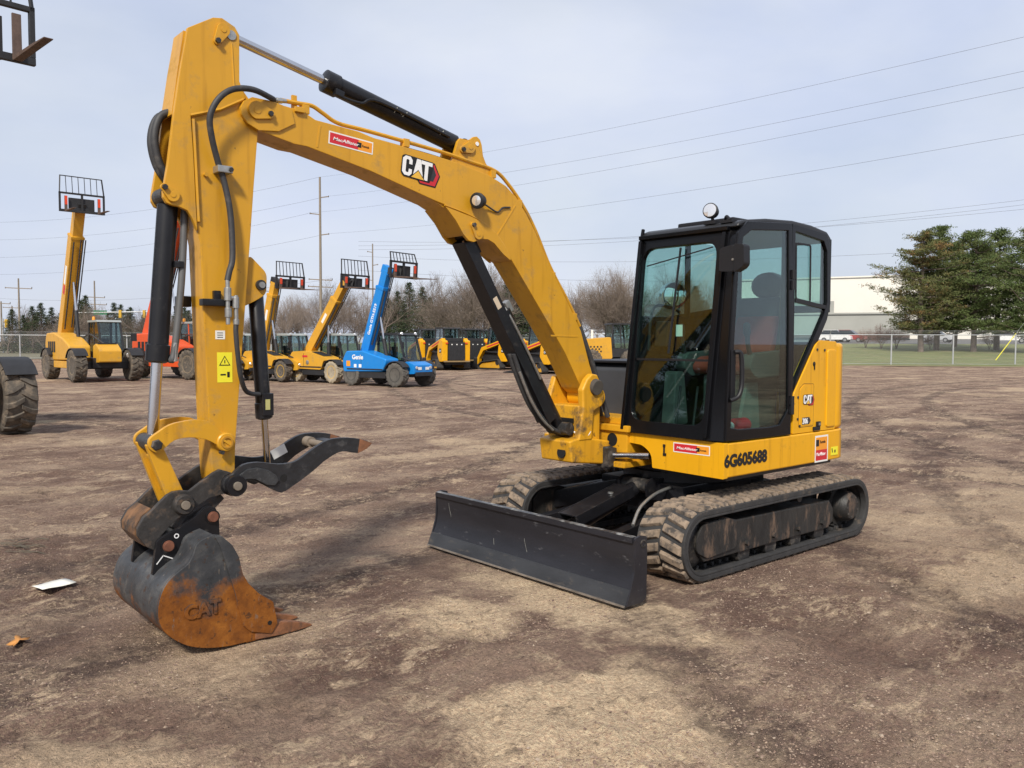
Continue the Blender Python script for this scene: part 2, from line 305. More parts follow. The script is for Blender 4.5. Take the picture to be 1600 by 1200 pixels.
def ground_mat():
    m = bpy.data.materials.new('packed_dirt'); m.use_nodes = True; t = m.node_tree; N = t.nodes; K = t.links.new; b = N['Principled BSDF']
    b.inputs['Roughness'].default_value = 0.95; b.inputs['Specular IOR Level'].default_value = 0.2
    g = N.new('ShaderNodeNewGeometry')
    def mapping(scale, rz=0.0, loc=(0, 0, 0)):
        q = N.new('ShaderNodeMapping'); q.inputs['Scale'].default_value = scale; q.inputs['Rotation'].default_value = (0, 0, rz); q.inputs['Location'].default_value = loc; K(g.outputs['Position'], q.inputs['Vector']); return q.outputs['Vector']
    def noise(vec, sc, det=6, ro=0.6, dist=0.0):
        q = N.new('ShaderNodeTexNoise'); q.inputs['Scale'].default_value = sc; q.inputs['Detail'].default_value = det; q.inputs['Roughness'].default_value = ro; q.inputs['Distortion'].default_value = dist; K(vec, q.inputs['Vector']); return q.outputs['Fac']
    def ramp(fac, stops):
        q = N.new('ShaderNodeValToRGB'); cr = q.color_ramp
        while len(cr.elements) < len(stops): cr.elements.new(0.5)
        for e, (p, c) in zip(cr.elements, stops): e.position = p; e.color = (*c, 1) if isinstance(c, tuple) else (c, c, c, 1)
        K(fac, q.inputs['Fac']); return q.outputs['Color']
    def mix(f, a, c2, mode='MIX'):
        q = N.new('ShaderNodeMix'); q.data_type = 'RGBA'; q.blend_type = mode
        for sck, val in (('Factor', f), ('A', a), ('B', c2)):
            if isinstance(val, (tuple, float, int)):
                q.inputs[sck].default_value = (*val, 1) if isinstance(val, tuple) else val
            else: K(val, q.inputs[sck])
        return q.outputs['Result']
    def math_(op, a, c2):
        q = N.new('ShaderNodeMath'); q.operation = op
        for i, val in enumerate((a, c2)):
            if isinstance(val, (float, int)): q.inputs[i].default_value = val
            else: K(val, q.inputs[i])
        return q.outputs[0]
    rz = -math.atan2(RY, RX)
    W = mapping((1, 1, 1)); S = mapping((0.22, 1, 1), rz); S2 = mapping((0.10, 1.0, 1), rz + 0.22, (3, 1, 0)); S3 = mapping((0.3, 1, 1), rz - 0.5, (7, 2, 0))
    DK = (0.128, 0.076, 0.058); MD = (0.250, 0.167, 0.123); LT = (0.45, 0.335, 0.235); TN = (0.60, 0.450, 0.295)
    base = ramp(noise(W, 0.8, 5, 0.55, 0.4), [(0.34, DK), (0.50, MD), (0.70, LT)])
    st = ramp(noise(S, 1.5, 7, 0.62, 0.5), [(0.40, DK), (0.52, MD), (0.66, LT)])
    c = mix(0.5, base, st)
    st3 = ramp(noise(S3, 1.4, 5, 0.6), [(0.52, 0.0), (0.62, 1.0)])
    c = mix(mix(0.6, (0.0, 0.0, 0.0), st3), c, DK)
    tanm = ramp(noise(W, 0.42, 6, 0.6, 0.6), [(0.54, 0.0), (0.66, 1.0)])
    c = mix(mix(0.6, (0.0, 0.0, 0.0), tanm), c, TN)
    # a few known patches of dry sand and of wet dark earth
    wob = noise(W, 2.2, 6, 0.65)
    for (x, y, rx, ry, colr, k) in ((1.95, .85, .5, 1.1, TN, 1.0), (3.15, 2.0, .85, .7, TN, 1.0), (2.7, .5, .5, .5, TN, .95), (-5, 2.5, 2.5, .6, TN, .6), (-8, -5, 4, .7, TN, .5), (-2.5, -5.5, 3, .5, TN, .5), (4.9, .9, .5, .5, TN, .6), (4.2, 2.2, .4, .5, TN, .7), (-.6, 2.3, 1.6, .6, TN, .6), (4.6, 1.9, .5, .6, TN, .5), (-3, 1.5, 3.0, .9, TN, .4),
                               (1.1, 1.75, .8, .6, DK, .6), (3.6, .75, .8, .45, DK, .55), (3.0, -.5, .9, .5, DK, .7), (-3.5, -4.5, 2.5, .9, TN, .5), (4.3, -2.2, .8, 1.2, DK, .5), (0.5, 2.6, 1.2, .35, DK, .5)):
        q = N.new('ShaderNodeMapping'); q.vector_type = 'POINT'; q.inputs['Location'].default_value = (-x / rx, -y / ry, 0); q.inputs['Scale'].default_value = (1 / rx, 1 / ry, 0); K(g.outputs['Position'], q.inputs['Vector'])
        ln = N.new('ShaderNodeVectorMath'); ln.operation = 'LENGTH'; K(q.outputs['Vector'], ln.inputs[0])
        f = math_('ADD', ln.outputs['Value'], math_('MULTIPLY', math_('SUBTRACT', wob, 0.5), 2.6))
        f = ramp(f, [(0.55, k), (0.95, 0.0)]); c = mix(f, c, colr)
    trk = ramp(noise(W, 3.5, 6, 0.7), [(0.38, 0.15), (0.55, 1.0)])
    # tyre prints: pairs of ribbed bands sweeping across the yard
    for (ox, oy, rr, a) in ARCS:
        q = N.new('ShaderNodeMapping'); q.inputs['Location'].default_value = (-ox, -oy, 0); K(g.outputs['Position'], q.inputs['Vector']); sc0 = N.new('ShaderNodeVectorMath'); sc0.operation = 'MULTIPLY'; sc0.inputs[1].default_value = (1, 1, 0); K(q.outputs['Vector'], sc0.inputs[0])
        ln = N.new('ShaderNodeVectorMath'); ln.operation = 'LENGTH'; K(sc0.outputs['Vector'], ln.inputs[0])
        e = math_('ABSOLUTE', math_('SUBTRACT', math_('ADD', ln.outputs['Value'], math_('MULTIPLY', wob, 0.5)), rr + 0.25), 0)
        f = ramp(e, [(0.12, min(1.0, a * 1.9)), (0.24, 0.0)]); f = mix(trk, (0.0, 0.0, 0.0), f)
        c = mix(f, c, (0.085, 0.056, 0.046))
    # crumbs: pale dry crust broken into flecks, dark damp pits between them
    S4 = mapping((0.45, 1, 1), rz + 0.1, (5, 4, 0))
    k1 = ramp(noise(S4, 11, 9, 0.72, 0.2), [(0.50, 0.0), (0.60, 1.0)]); k2 = ramp(noise(W, 34, 7, 0.7), [(0.52, 0.0), (0.62, 1.0)]); km = ramp(noise(W, 1.7, 6, 0.65, 0.5), [(0.43, 0.04), (0.60, 0.95)])
    c = mix(mix(km, (0.0, 0.0, 0.0), k1), c, mix(0.5, LT, TN)); c = mix(mix(mix(0.4, km, (0.3, 0.3, 0.3)), (0.0, 0.0, 0.0), k2), c, mix(0.5, LT, TN))
    k3 = ramp(noise(S4, 8, 9, 0.72, 0.2), [(0.36, 1.0), (0.44, 0.0)]); c = mix(mix(0.55, (0.0, 0.0, 0.0), k3), c, (0.075, 0.049, 0.040))
    k4 = ramp(noise(W, 26, 7, 0.72), [(0.36, 0.75), (0.44, 0.0)]); c = mix(mix(0.45, (0.0, 0.0, 0.0), k4), c, (0.070, 0.043, 0.032))
    fine = noise(W, 48, 6, 0.8); c = mix(0.7, c, ramp(fine, [(0.3, 0.20), (0.5, 0.5), (0.7, 0.80)]), 'OVERLAY')
    peb = N.new('ShaderNodeTexVoronoi'); peb.inputs['Scale'].default_value = 55; K(W, peb.inputs['Vector'])
    pm = ramp(peb.outputs['Distance'], [(0.12, 1.0), (0.24, 0.0)]); pm2 = ramp(noise(W, 5, 4, 0.6), [(0.50, 0.0), (0.66, 0.6)])
    c = mix(mix(pm, (0.0, 0.0, 0.0), pm2), c, (0.36, 0.29, 0.22))
    # far field: turf beyond the yard's edge
    sp = N.new('ShaderNodeSeparateXYZ'); K(g.outputs['Position'], sp.inputs[0])
    K(c, b.inputs['Base Color'])
    h1 = noise(W, 9, 8, 0.7); h3 = noise(W, 60, 4, 0.7)
    hh = math_('ADD', math_('ADD', math_('MULTIPLY', h1, 0.9), math_('MULTIPLY', math_('ADD', k1, k2), 0.10)), math_('ADD', math_('MULTIPLY', h3, 0.5), math_('MULTIPLY', pm, 0.18)))
    bp = N.new('ShaderNodeBump'); bp.inputs['Strength'].default_value = 0.9; bp.inputs['Distance'].default_value = 0.06; K(hh, bp.inputs['Height']); K(bp.outputs['Normal'], b.inputs['Normal'])
    return m
ground.data.materials.append(ground_mat())
# ------------------------------------------------------------------ the excavator (machine frame: +X forward, +Y its left side, origin under the swing centre)
ex = thing('excavator', 'yellow and black tracked mini excavator with dozer blade, cab and thumb bucket in the foreground', 'excavator')
YC = -0.31                                                # centre plane of boom and stick
UP = (0, 0, 1); LX = (-1, 0, 0)                           # decals on the left flank read towards -X

# --- tracks
T0, T1, TR = -1.265, 1.275, 0.236
def stadium(r, n=26, x0=T0, x1=T1, c=None):
    c = TR + 0.012 if c is None else c; a = []; k = TR
    for i in range(n + 1):
        w = math.pi / 2 - math.pi * i / n; a.append((x1 - k + r * math.cos(w), c + r * math.sin(w)))
    for i in range(n + 1):
        w = -math.pi / 2 - math.pi * i / n; a.append((x0 + k + r * math.cos(w), c + r * math.sin(w)))
    return a
def belt_point(s):                                        # arc length -> position and tangent on the belt's outer line
    Ls = (T1 - TR) - (T0 + TR); per = 2 * Ls + 2 * math.pi * TR; s %= per; c = TR + 0.012
    if s < Ls: return (T0 + TR + s, c + TR, 0.0)
    s -= Ls
    if s < math.pi * TR: w = math.pi / 2 - s / TR; return (T1 - TR + TR * math.cos(w), c + TR * math.sin(w), w - math.pi / 2)
    s -= math.pi * TR
    if s < Ls: return (T1 - TR - s, c - TR, math.pi)
    s -= Ls; w = -math.pi / 2 - s / TR
    return (T0 + TR + TR * math.cos(w), c + TR * math.sin(w), w - math.pi / 2)
PER = 2 * ((T1 - TR) - (T0 + TR)) + 2 * math.pi * TR
def lug_mesh(sgn):
    m = MB(); w = 0.172; a = 0.034; b = 0.024; h = 0.024; sk = 0.022 * sgn
    lo = [(-a - sk, 0, -0.004), (a - sk, 0, -0.004), (a + sk, w, -0.004), (-a + sk, w, -0.004)]; hi = [(-b - sk, 0.006, h), (b - sk, 0.006, h), (b + sk, w - 0.01, h - 0.004), (-b + sk, w - 0.01, h - 0.004)]
    m.add(lo + hi, [(3, 2, 1, 0), (4, 5, 6, 7), (0, 1, 5, 4), (1, 2, 6, 5), (2, 3, 7, 6), (3, 0, 4, 7)])
    o = m.build('tread_lug', lug_rubber, None, bevel=0.006, seg=2); return o
lugA, lugB = lug_mesh(1), lug_mesh(-1)
first = True
for side in (1, -1):
    yi, yo = (0.585, 0.985) if side > 0 else (-0.985, -0.585)
    belt = MB(); belt.ring(stadium(TR), stadium(TR - 0.034), yi, yo)
    belt.ring(stadium(TR - 0.034), stadium(TR - 0.052), yi, yi + 0.05); belt.ring(stadium(TR - 0.034), stadium(TR - 0.052), yo - 0.05, yo)
    for i in range(64):                                   # inner guide blocks
        x, z, t = belt_point(i * PER / 64); n = (-math.sin(t), math.cos(t)); q = Vector((x - n[0] * 0.05, 0.5 * (yi + yo), z - n[1] * 0.05))
        tx = Vector((math.cos(t), 0, math.sin(t)))
        belt.bar(q - tx * 0.014, q + tx * 0.014, 0.15, 0.03, up=(n[0], 0, n[1]))
    bo = belt.build('rubber_track', track_rubber, ex, bevel=0.006)
    nl = 62
    for i in range(nl):
        for colm in (0, 1):
            x, z, t = belt_point((i + 0.5 * colm) * PER / nl + 0.02)
            src = lugA if colm else lugB
            y0 = yi + 0.018 if colm == 0 else yi + 0.21
            if first and i == 0: o = src; o.parent = bo
            else: o = src.copy(); col.objects.link(o); o.parent = bo
            o.location = (x, y0, z); o.rotation_euler = (0, -t, 0)
    first = False
    # roller frame
    fr = MB(); ys = (0.70, 0.945) if side > 0 else (-0.945, -0.70)
    fr.prism([(1.06, 0.33), (0.99, 0.39), (0.74, 0.40), (0.62, 0.365), (-0.67, 0.345), (-0.735, 0.27), (-0.735, 0.17), (-0.66, 0.125), (1.0, 0.125), (1.06, 0.19)], *ys)
    fo = fr.build('track_frame', frame_muddy, ex, bevel=0.012)
    yf = ys[1] if side > 0 else ys[0]; s_ = side
    pl = MB(); pl.prism(rounded([(1.10, 0.30), (1.04, 0.385), (0.74, 0.395), (0.64, 0.36), (0.64, 0.17), (0.98, 0.15), (1.10, 0.21)], 0.03), *sorted((yf, yf + 0.014 * s_))); pl.build('idler_guard', frame_muddy, fo, bevel=0.004)
    for x in (0.5, 0.15, -0.2, -0.55):
        b_ = MB(); b_.cyl((x, yf, 0.185), (x, yf + 0.022 * s_, 0.185), 0.022, n=6); b_.build('roller_bolt', frame_muddy, fo)
        r_ = MB(); r_.cyl((x, ys[0] + 0.02, 0.105), (x, ys[1] - 0.02, 0.105), 0.075, n=20); r_.build('track_roller', steel_black, fo)
    ym = 0.5 * (ys[0] + ys[1])
    i_ = MB(); i_.lathe((T1 - TR, ym, TR + 0.012), (0, 1, 0), [(0.05, -0.10), (0.10, -0.10), (0.16, -0.06), (0.178, -0.03), (0.178, 0.03), (0.16, 0.06), (0.10, 0.10), (0.05, 0.10)], 32); i_.build('idler_wheel', steel_black, fo)
    sp = MB(); sp.lathe((T0 + TR, ym, TR + 0.012), (0, 1, 0), [(0.06, -0.12), (0.12, -0.12), (0.13, -0.02), (0.17, -0.02), (0.17, 0.02), (0.13, 0.02), (0.125, 0.10 * 1), (0.10, 0.135), (0.05, 0.14)] if side > 0 else [(0.05, -0.14), (0.10, -0.135), (0.125, -0.1), (0.13, -0.02), (0.17, -0.02), (0.17, 0.02), (0.13, 0.02), (0.12, 0.12), (0.06, 0.12)], 32)
    for k in range(17):
        w = 2 * math.pi * k / 17; c = Vector((T0 + TR, ym, TR + 0.012)); e = Vector((math.cos(w), 0, math.sin(w))); sp.bar(c + e * 0.155, c + e * 0.188, 0.036, 0.02, up=(-math.sin(w), 0, math.cos(w)))
    sp.build('drive_sprocket', frame_muddy, fo)
    for k in range(9):
        w = 2 * math.pi * k / 9; b_ = MB(); c = Vector((T0 + TR + 0.085 * math.cos(w), ym + 0.12 * s_, TR + 0.012 + 0.085 * math.sin(w))); b_.cyl(c, c + Vector((0, 0.02 * s_, 0)), 0.012, n=6); b_.build('sprocket_bolt', steel_black, fo)
    cr = MB(); cr.cyl((-0.25, ys[0] + 0.03, 0.415), (-0.25, ys[1] - 0.02, 0.415), 0.036, n=16); cr.build('carrier_roller', frame_muddy, fo)
# --- car body
cb = MB(); cb.box(-0.55, 0.55, -0.42, 0.42, 0.30, 0.52)
for sx in (1, -1):
    for sy in (1, -1):
        cb.add([(sx * 0.30, sy * 0.35, 0.32), (sx * 0.55, sy * 0.25, 0.32), (sx * 0.85, sy * 0.74, 0.22), (sx * 0.5, sy * 0.74, 0.22), (sx * 0.30, sy * 0.35, 0.5), (sx * 0.55, sy * 0.25, 0.5), (sx * 0.85, sy * 0.74, 0.36), (sx * 0.5, sy * 0.74, 0.36)],
               [(3, 2, 1, 0), (4, 5, 6, 7), (0, 1, 5, 4), (1, 2, 6, 5), (2, 3, 7, 6), (3, 0, 4, 7)])
cb.build('car_body', black, ex, bevel=0.012)
sb = MB(); sb.lathe((0, 0, 0.50), UP, [(0.45, 0), (0.50, 0.02), (0.50, 0.09), (0.47, 0.10), (0.47, 0.15), (0.44, 0.155)], 48); sb.build('swing_bearing', black, ex)
# --- dozer blade
prof = [(1.888, 0.018), (1.842, 0.118), (1.815, 0.19), (1.803, 0.26), (1.803, 0.33), (1.806, 0.405), (1.816, 0.418)]
mb = catmull([(x, z, 0) for x, z in prof], 5); fx = [(p.x, p.y) for p in mb]; back = [(x - 0.022, z) for x, z in fx][::-1]
bl = MB(); bl.prism(fx[3:] + back[:-3], -1.012, 1.012)
bl.bar((1.795, -1.012, 0.412), (1.795, 1.012, 0.412), 0.05, 0.034); bl.box(1.72, 1.79, -1.0, 1.0, 0.14, 0.20)
blade = bl.build('dozer_blade', blade_black, ex, bevel=0.003)
ce = MB(); ce.prism([(1.894, 0.014), (1.848, 0.116), (1.822, 0.116), (1.866, 0.012)], -1.022, 1.022); ce.build('cutting_edge', mat('worn_edge', (0.03, 0.031, 0.034), 0.4, var=0.4, scale=5, dirt=((0.10, 0.085, 0.07), 0.22, 12), bump=0.1, stretch=(1, 0.4, 1)), blade, bevel=0.003)
for s_ in (1, -1):
    y = 1.014 * s_; q = MB(); q.prism(rounded([(1.886, 0.02), (1.845, 0.12), (1.812, 0.22), (1.806, 0.36), (1.812, 0.424), (1.76, 0.438), (1.70, 0.425), (1.695, 0.30), (1.70, 0.045), (1.74, 0.02)], 0.012, 2), *sorted((y, y + 0.016 * s_))); q.build('side_plate', blade_black, blade, bevel=0.002)
    h = MB(); h.ring(circle2(1.735, 0.385, 0.026, 16), circle2(1.735, 0.385, 0.017, 16), *sorted((y + 0.016 * s_, y + 0.02 * s_))); h.build('lifting_eye', steel_black, blade)
we = MB(); we.bar((1.797, -1.008, 0.4302), (1.797, 1.008, 0.4302), 0.042, 0.0025); we.build('worn_top_edge', mat('scuffed_edge', (0.03, 0.031, 0.034), 0.4, var=0.4, scale=10, dirt=((0.26, 0.26, 0.25), 0.5, 13)), blade)
we = MB(); we.bar((1.8935, -1.02, 0.022), (1.8935, 1.02, 0.022), 0.012, 0.010); we.build('bare_edge', mat('bare_edge_steel', (0.26, 0.225, 0.19), 0.5, metal=0.4, var=0.4, scale=9, dirt=((0.12, 0.09, 0.07), 0.4, 7)), blade)
rng = random.Random(5)
for (y, z, ln, dy) in ((-0.86, 0.36, 0.10, 0.03), (0.02, 0.25, 0.085, 0.05), (-0.30, 0.19, 0.04, 0.02)):   # scratches in the paint
    i0 = min(range(len(fx)), key=lambda i: abs(fx[i][1] - z)); i1 = min(range(len(fx)), key=lambda i: abs(fx[i][1] - (z - ln))); n_ = abs(i1 - i0) or 1
    s2 = MB(); s2.tube([(fx[i][0] + 0.0008, y + dy * (abs(i - i0) / n_) ** 1.4, fx[i][1]) for i in range(min(i0, i1), max(i0, i1) + 1)] or [(0, 0, 0)], 0.0011, 5)
    if i0 != i1: s2.build('paint_scratch', mat('bare_scratch', (0.20, 0.20, 0.18), 0.6, var=0.4, scale=30), blade)
for y in (0.36, -0.36):
    a = MB(); a.bar((0.5, y * 0.85, 0.30), (1.72, y * 1.2, 0.17), 0.09, 0.11); a.build('blade_arm', black, ex, bevel=0.01)
bc = MB(); bc.cyl((0.62, 0.0, 0.46), (1.28, 0.0, 0.26), 0.062); bcy = bc.build('blade_cylinder', black, ex, smooth=50)
rd = MB(); rd.cyl((1.2, 0.0, 0.285), (1.72, 0.0, 0.13), 0.028); rd.build('rod', chrome, bcy)
cv = MB(); cv.bar((0.74, 0.0, 0.495), (1.36, 0.0, 0.345), 0.19, 0.012); cv.bar((0.74, 0.09, 0.46), (1.36, 0.09, 0.31), 0.012, 0.085); cv.bar((0.74, -0.09, 0.46), (1.36, -0.09, 0.31), 0.012, 0.085); cv.build('guard_plate', black, bcy, bevel=0.004)
cp = MB(); cp.cyl((0.92, 0.02, 0.457), (0.92, 0.02, 0.468), 0.022, n=16); cp.build('guard_bolt', steel, bcy)
pb = MB(); pb.cyl((0.60, -0.14, 0.49), (0.60, 0.15, 0.49), 0.055); pb.build('pivot_boss', steel_black, bcy)
for y in (0.15, -0.13):
    q = MB(); q.prism(rounded([(0.40, 0.36), (0.66, 0.40), (0.68, 0.53), (0.60, 0.56), (0.42, 0.54)], 0.03), y, y + 0.02); q.build('pivot_ear', black, bcy)
hz = MB(); hz.tube(catmull([(0.55, 0.30, 0.50), (0.75, 0.31, 0.47), (0.95, 0.34, 0.40), (1.10, 0.40, 0.30)], 8), 0.013); hz.build('grease_hose', steel, bcy)
# --- upper frame
tail = [(-0.78, 0.885), (-0.92, 0.882), (-0.985, 0.868), (-1.10, 0.79), (-1.25, 0.62), (-1.37, 0.36), (-1.41, 0.0), (-1.37, -0.36), (-1.25, -0.62), (-1.10, -0.79), (-0.985, -0.868), (-0.92, -0.882), (-0.78, -0.885)]
plan = [(0.655, 0.885), *tail, (0.28, -0.885), (0.28, 0.262), (0.655, 0.262)]
uf = MB(); uf.prism(plan, 0.655, 0.902, 'z'); upper = uf.build('upper_frame', yellow, ex, bevel=0.014, seg=3)
fp = MB(); fp.prism(rounded([(0.887, 0.650), (0.887, 0.905), (-0.03, 0.92), (-0.05, 0.835), (0.14, 0.825), (0.235, 0.77), (0.245, 0.66)], [0.008, 0.008, 0.01, 0.01, 0.03, 0.05, 0.01]), 0.657, 0.705, 'x'); fp.build('front_skirt', yellow, upper, bevel=0.006)
bp_ = MB(); bp_.prism([(0.64, 0.86), (-0.85, 0.85), (-1.2, 0.55), (-1.3, 0), (-1.2, -0.55), (-0.85, -0.85), (0.2, -0.85), (0.2, 0.2), (0.64, 0.28)], 0.628, 0.653, 'z'); bp_.build('belly_plate', black, upper)
mk = MB(); mk.box(0.30, 0.735, -0.56, 0.02, 0.66, 0.915); mk.box(0.30, 0.76, -0.58, 0.05, 0.915, 0.965); mk.box(0.30, 0.70, -0.54, -0.02, 0.965, 1.02); mk.box(0.30, 0.80, -0.58, 0.05, 0.640, 0.685); mk.build('boom_mount', yellow_greasy, upper, bevel=0.01)
hl = MB(); hl.lathe((0.736, -0.135, 0.845), (1, 0, 0), [(0.052, -0.06), (0.052, 0.0015), (0.046, 0.0015), (0.046, -0.06)], 24, closed=True); hl.lathe((0.7345, -0.135, 0.845), (1, 0, 0), [(0.046, 0), (0.046, 0.002)], 24); hl.build('hose_port', mat('dark_opening', (0.004, 0.004, 0.004), 0.9), upper)
rf = MB(); rf.prism(rounded([(0.28, -0.887), (0.80, -0.887), (0.80, -0.60), (0.62, -0.57), (0.28, -0.57)], [0.01, 0.07, 0.03, 0.02, 0.01]), 0.655, 0.838, 'z'); rf.build('front_corner', yellow, upper, bevel=0.012)
sc = MB(); sc.cyl((0.70, 0.215, 0.748), (0.80, -0.10, 0.728), 0.026); sc.build('swing_rod', chrome, upper)
sb2 = MB(); sb2.box(0.76, 0.86, -0.19, -0.06, 0.64, 0.79); sb2.cyl((0.81, -0.125, 0.63), (0.81, -0.125, 0.80), 0.05); sb2.build('swing_rod_end', steel_black, upper, bevel=0.012)
sy = MB(); sy.cyl((0.67, 0.26, 0.752), (0.30, 0.42, 0.76), 0.05); sy.build('swing_cylinder', black, upper)
# right-hand hood, seen past the boom
hd = MB(); hd.prism(rounded([(0.44, 0.905), (0.45, 1.40), (0.36, 1.44), (-0.62, 1.44), (-0.62, 0.905)], 0.03), -0.875, -0.14); hd.build('right_hood', grey_panel, upper, bevel=0.012)
hr = MB(); hr.box(-0.62, 0.47, -0.885, -0.13, 1.442, 1.462); hr.build('hood_rim', black_plastic, upper, bevel=0.006)
# rear bodywork
cw = MB(); cwo = [(-0.60, 0.79), (-0.84, 0.872), (-0.93, 0.873), (-0.992, 0.86), *tail[3:10], (-0.985, -0.86), (-0.60, -0.87)]
cw.prism(cwo, 0.905, 1.612, 'z'); cwt = cw.build('counterweight', yellow, ex, bevel=0.035, seg=4)
sp_ = MB(); sp_.prism(rounded([(-0.208, 0.906), (-0.205, 1.21), (-0.525, 1.600), (-0.59, 1.635), (-0.855, 1.625), (-0.855, 0.906)], [0.01, 0.04, 0.05, 0.03, 0.02, 0.01]), 0.80, 0.879); panel = sp_.build('side_panel', yellow, ex, bevel=0.01, seg=3)
ht = MB(); ho = rounded([(-0.289, 0.955), (-0.289, 1.255), (-0.355, 1.292), (-0.505, 1.287), (-0.505, 0.955)], 0.015); ht.ring(ho, inset(ho, 0.006), 0.877, 0.8805); ht.prism(inset(ho, 0.008), 0.87, 0.883); hat = ht.build('hatch', yellow, panel, bevel=0.002)
ln_ = MB(); ln_.ring(inset(ho, -0.004), ho, 0.8788, 0.8797); ln_.build('hatch_gap', mat('panel_gap', (0.12, 0.06, 0.008), 0.8), panel)
for (x, z) in ((-0.27, 1.02), (-0.27, 1.19), (-0.30, 0.965), (-0.545, 1.56), (-0.66, 1.555)):
    b_ = MB(); b_.cyl((x, 0.878, z), (x, 0.886, z), 0.010, n=8); b_.build('panel_bolt', steel_black, panel)
kh = MB(); kh.cyl((-0.505, 0.878, 1.445), (-0.505, 0.881, 1.445), 0.02, n=14); kh.bar((-0.505, 0.880, 1.445), (-0.505, 0.880, 1.40), 0.006, 0.016, up=(0, 1, 0)); kh.build('keyhole', ink, panel)
lt = MB(); lt.box(-0.60, -0.50, 0.879, 0.893, 0.915, 0.945); lt.box(-0.60, -0.55, 0.879, 0.897, 0.945, 0.985); lt.build('latch', black_plastic, panel, bevel=0.004)
lt2 = MB(); lt2.box(-0.59, -0.562, 0.896, 0.9, 0.955, 0.975); lt2.build('latch_button', steel, panel)
stp = MB(); stp.prism(rounded([(-0.70, 0.93), (-0.70, 1.56), (-0.84, 1.56), (-0.84, 0.93)], 0.03), 0.872, 0.889); stp.build('raised_rib', yellow, panel, bevel=0.012, seg=3)
# --- decals on the bodywork
def cat_mark(parent, cx, cz, y, h, n=(-1, 0, 0), up=(0, 0, 1), off=0.0):
    """white CAT lettering with dark edge, yellow wedge and red hexagon; cx,cz = lower left corner of the letters"""
    n = Vector(n).normalized(); up = Vector(up).normalized(); nrm = n.cross(up); o = Vector((cx, y, cz))
    def P(u, v, k=0.0): return o + n * (u * h) + up * (v * h) + nrm * k
    def poly(name, pts, k0, k1, m):
        q = MB(); q.loft([[P(u, v, k0) for u, v in pts], [P(u, v, k1) for u, v in pts]]); q.build(name, m, parent, smooth=0)
    hexo = [(1.35, 1.0), (2.02, 1.0), (2.42, 0.45), (2.2, -0.10), (1.55, -0.12), (1.0, -0.12), (1.0, 0.3)]
    poly('emblem_edge', [(1.25, 1.08), (2.10, 1.08), (2.52, 0.45), (2.27, -0.24), (1.2, -0.26), (0.85, 0.1)], 0.0006, 0.0014, ink)
    poly('emblem_hexagon', [(1.3, 1.0), (2.06, 1.0), (2.44, 0.45), (2.22, -0.17), (1.24, -0.19), (0.95, 0.2)], 0.0015, 0.0021, red_sticker)
    poly('emblem_core', [(1.3, 0.95), (1.98, 0.95), (2.24, 0.48), (2.08, 0.06), (1.3, 0.04)], 0.0022, 0.0027, mat('emblem_dark', (0.03, 0.03, 0.034), 0.5))
    poly('letter_edge', rounded([(-0.08, 0.1), (-0.06, 1.0), (0.12, 1.1), (2.0, 1.1), (2.02, 0.8), (1.85, -0.08), (0.1, -0.08)], 0.08, 3), 0.0028, 0.0032, ink)
    poly('letter', [(0.62, 0.64), (0.62, 0.88), (0.48, 1.04), (0.16, 1.04), (0.0, 0.88), (0.0, 0.16), (0.16, 0.0), (0.48, 0.0), (0.62, 0.16), (0.62, 0.38), (0.42, 0.38), (0.42, 0.22), (0.37, 0.17), (0.27, 0.17), (0.22, 0.22), (0.22, 0.82), (0.27, 0.87), (0.37, 0.87), (0.42, 0.82), (0.42, 0.64)], 0.0036, 0.0046, white_ink)
    poly('letter', [(0.70, 0.02), (0.90, 1.04), (1.16, 1.04), (1.38, 0.02), (1.18, 0.02), (1.12, 0.35), (0.94, 0.35), (0.88, 0.02)], 0.0036, 0.0046, white_ink)
    poly('letter', [(1.20, 1.04), (1.94, 1.04), (1.94, 0.84), (1.68, 0.84), (1.68, 0.0), (1.46, 0.0), (1.46, 0.84), (1.20, 0.84)], 0.0036, 0.0046, white_ink)
    poly('emblem_wedge', [(0.52, -0.05), (1.03, 0.46), (1.55, -0.05)], 0.0048, 0.0054, ink)
    poly('emblem_wedge', [(0.60, -0.02), (1.03, 0.40), (1.46, -0.02)], 0.0056, 0.0060, mat('emblem_yellow', (0.72, 0.42, 0.05), 0.5))
cat_mark(hat, -0.345, 1.135, 0.8832, 0.066)
q = MB(); q.prism([(-0.334, 0.972), (-0.334, 1.028), (-0.44, 1.028), (-0.462, 1.0), (-0.44, 0.972)], 0.8832, 0.8838); q.build('number_backing', mat('emblem_dark', (0.03, 0.03, 0.034)), hat)
text('model_number', '306', 0.060, (-0.337, 0.8845, 0.979), LX, UP, white_ink, hat, bold=0.0015, sx=0.9)
text('fleet_number', '6G605688', 0.120, (0.700, 0.8875, 0.735), LX, UP, ink, upper, bold=0.0058, sx=1.06)
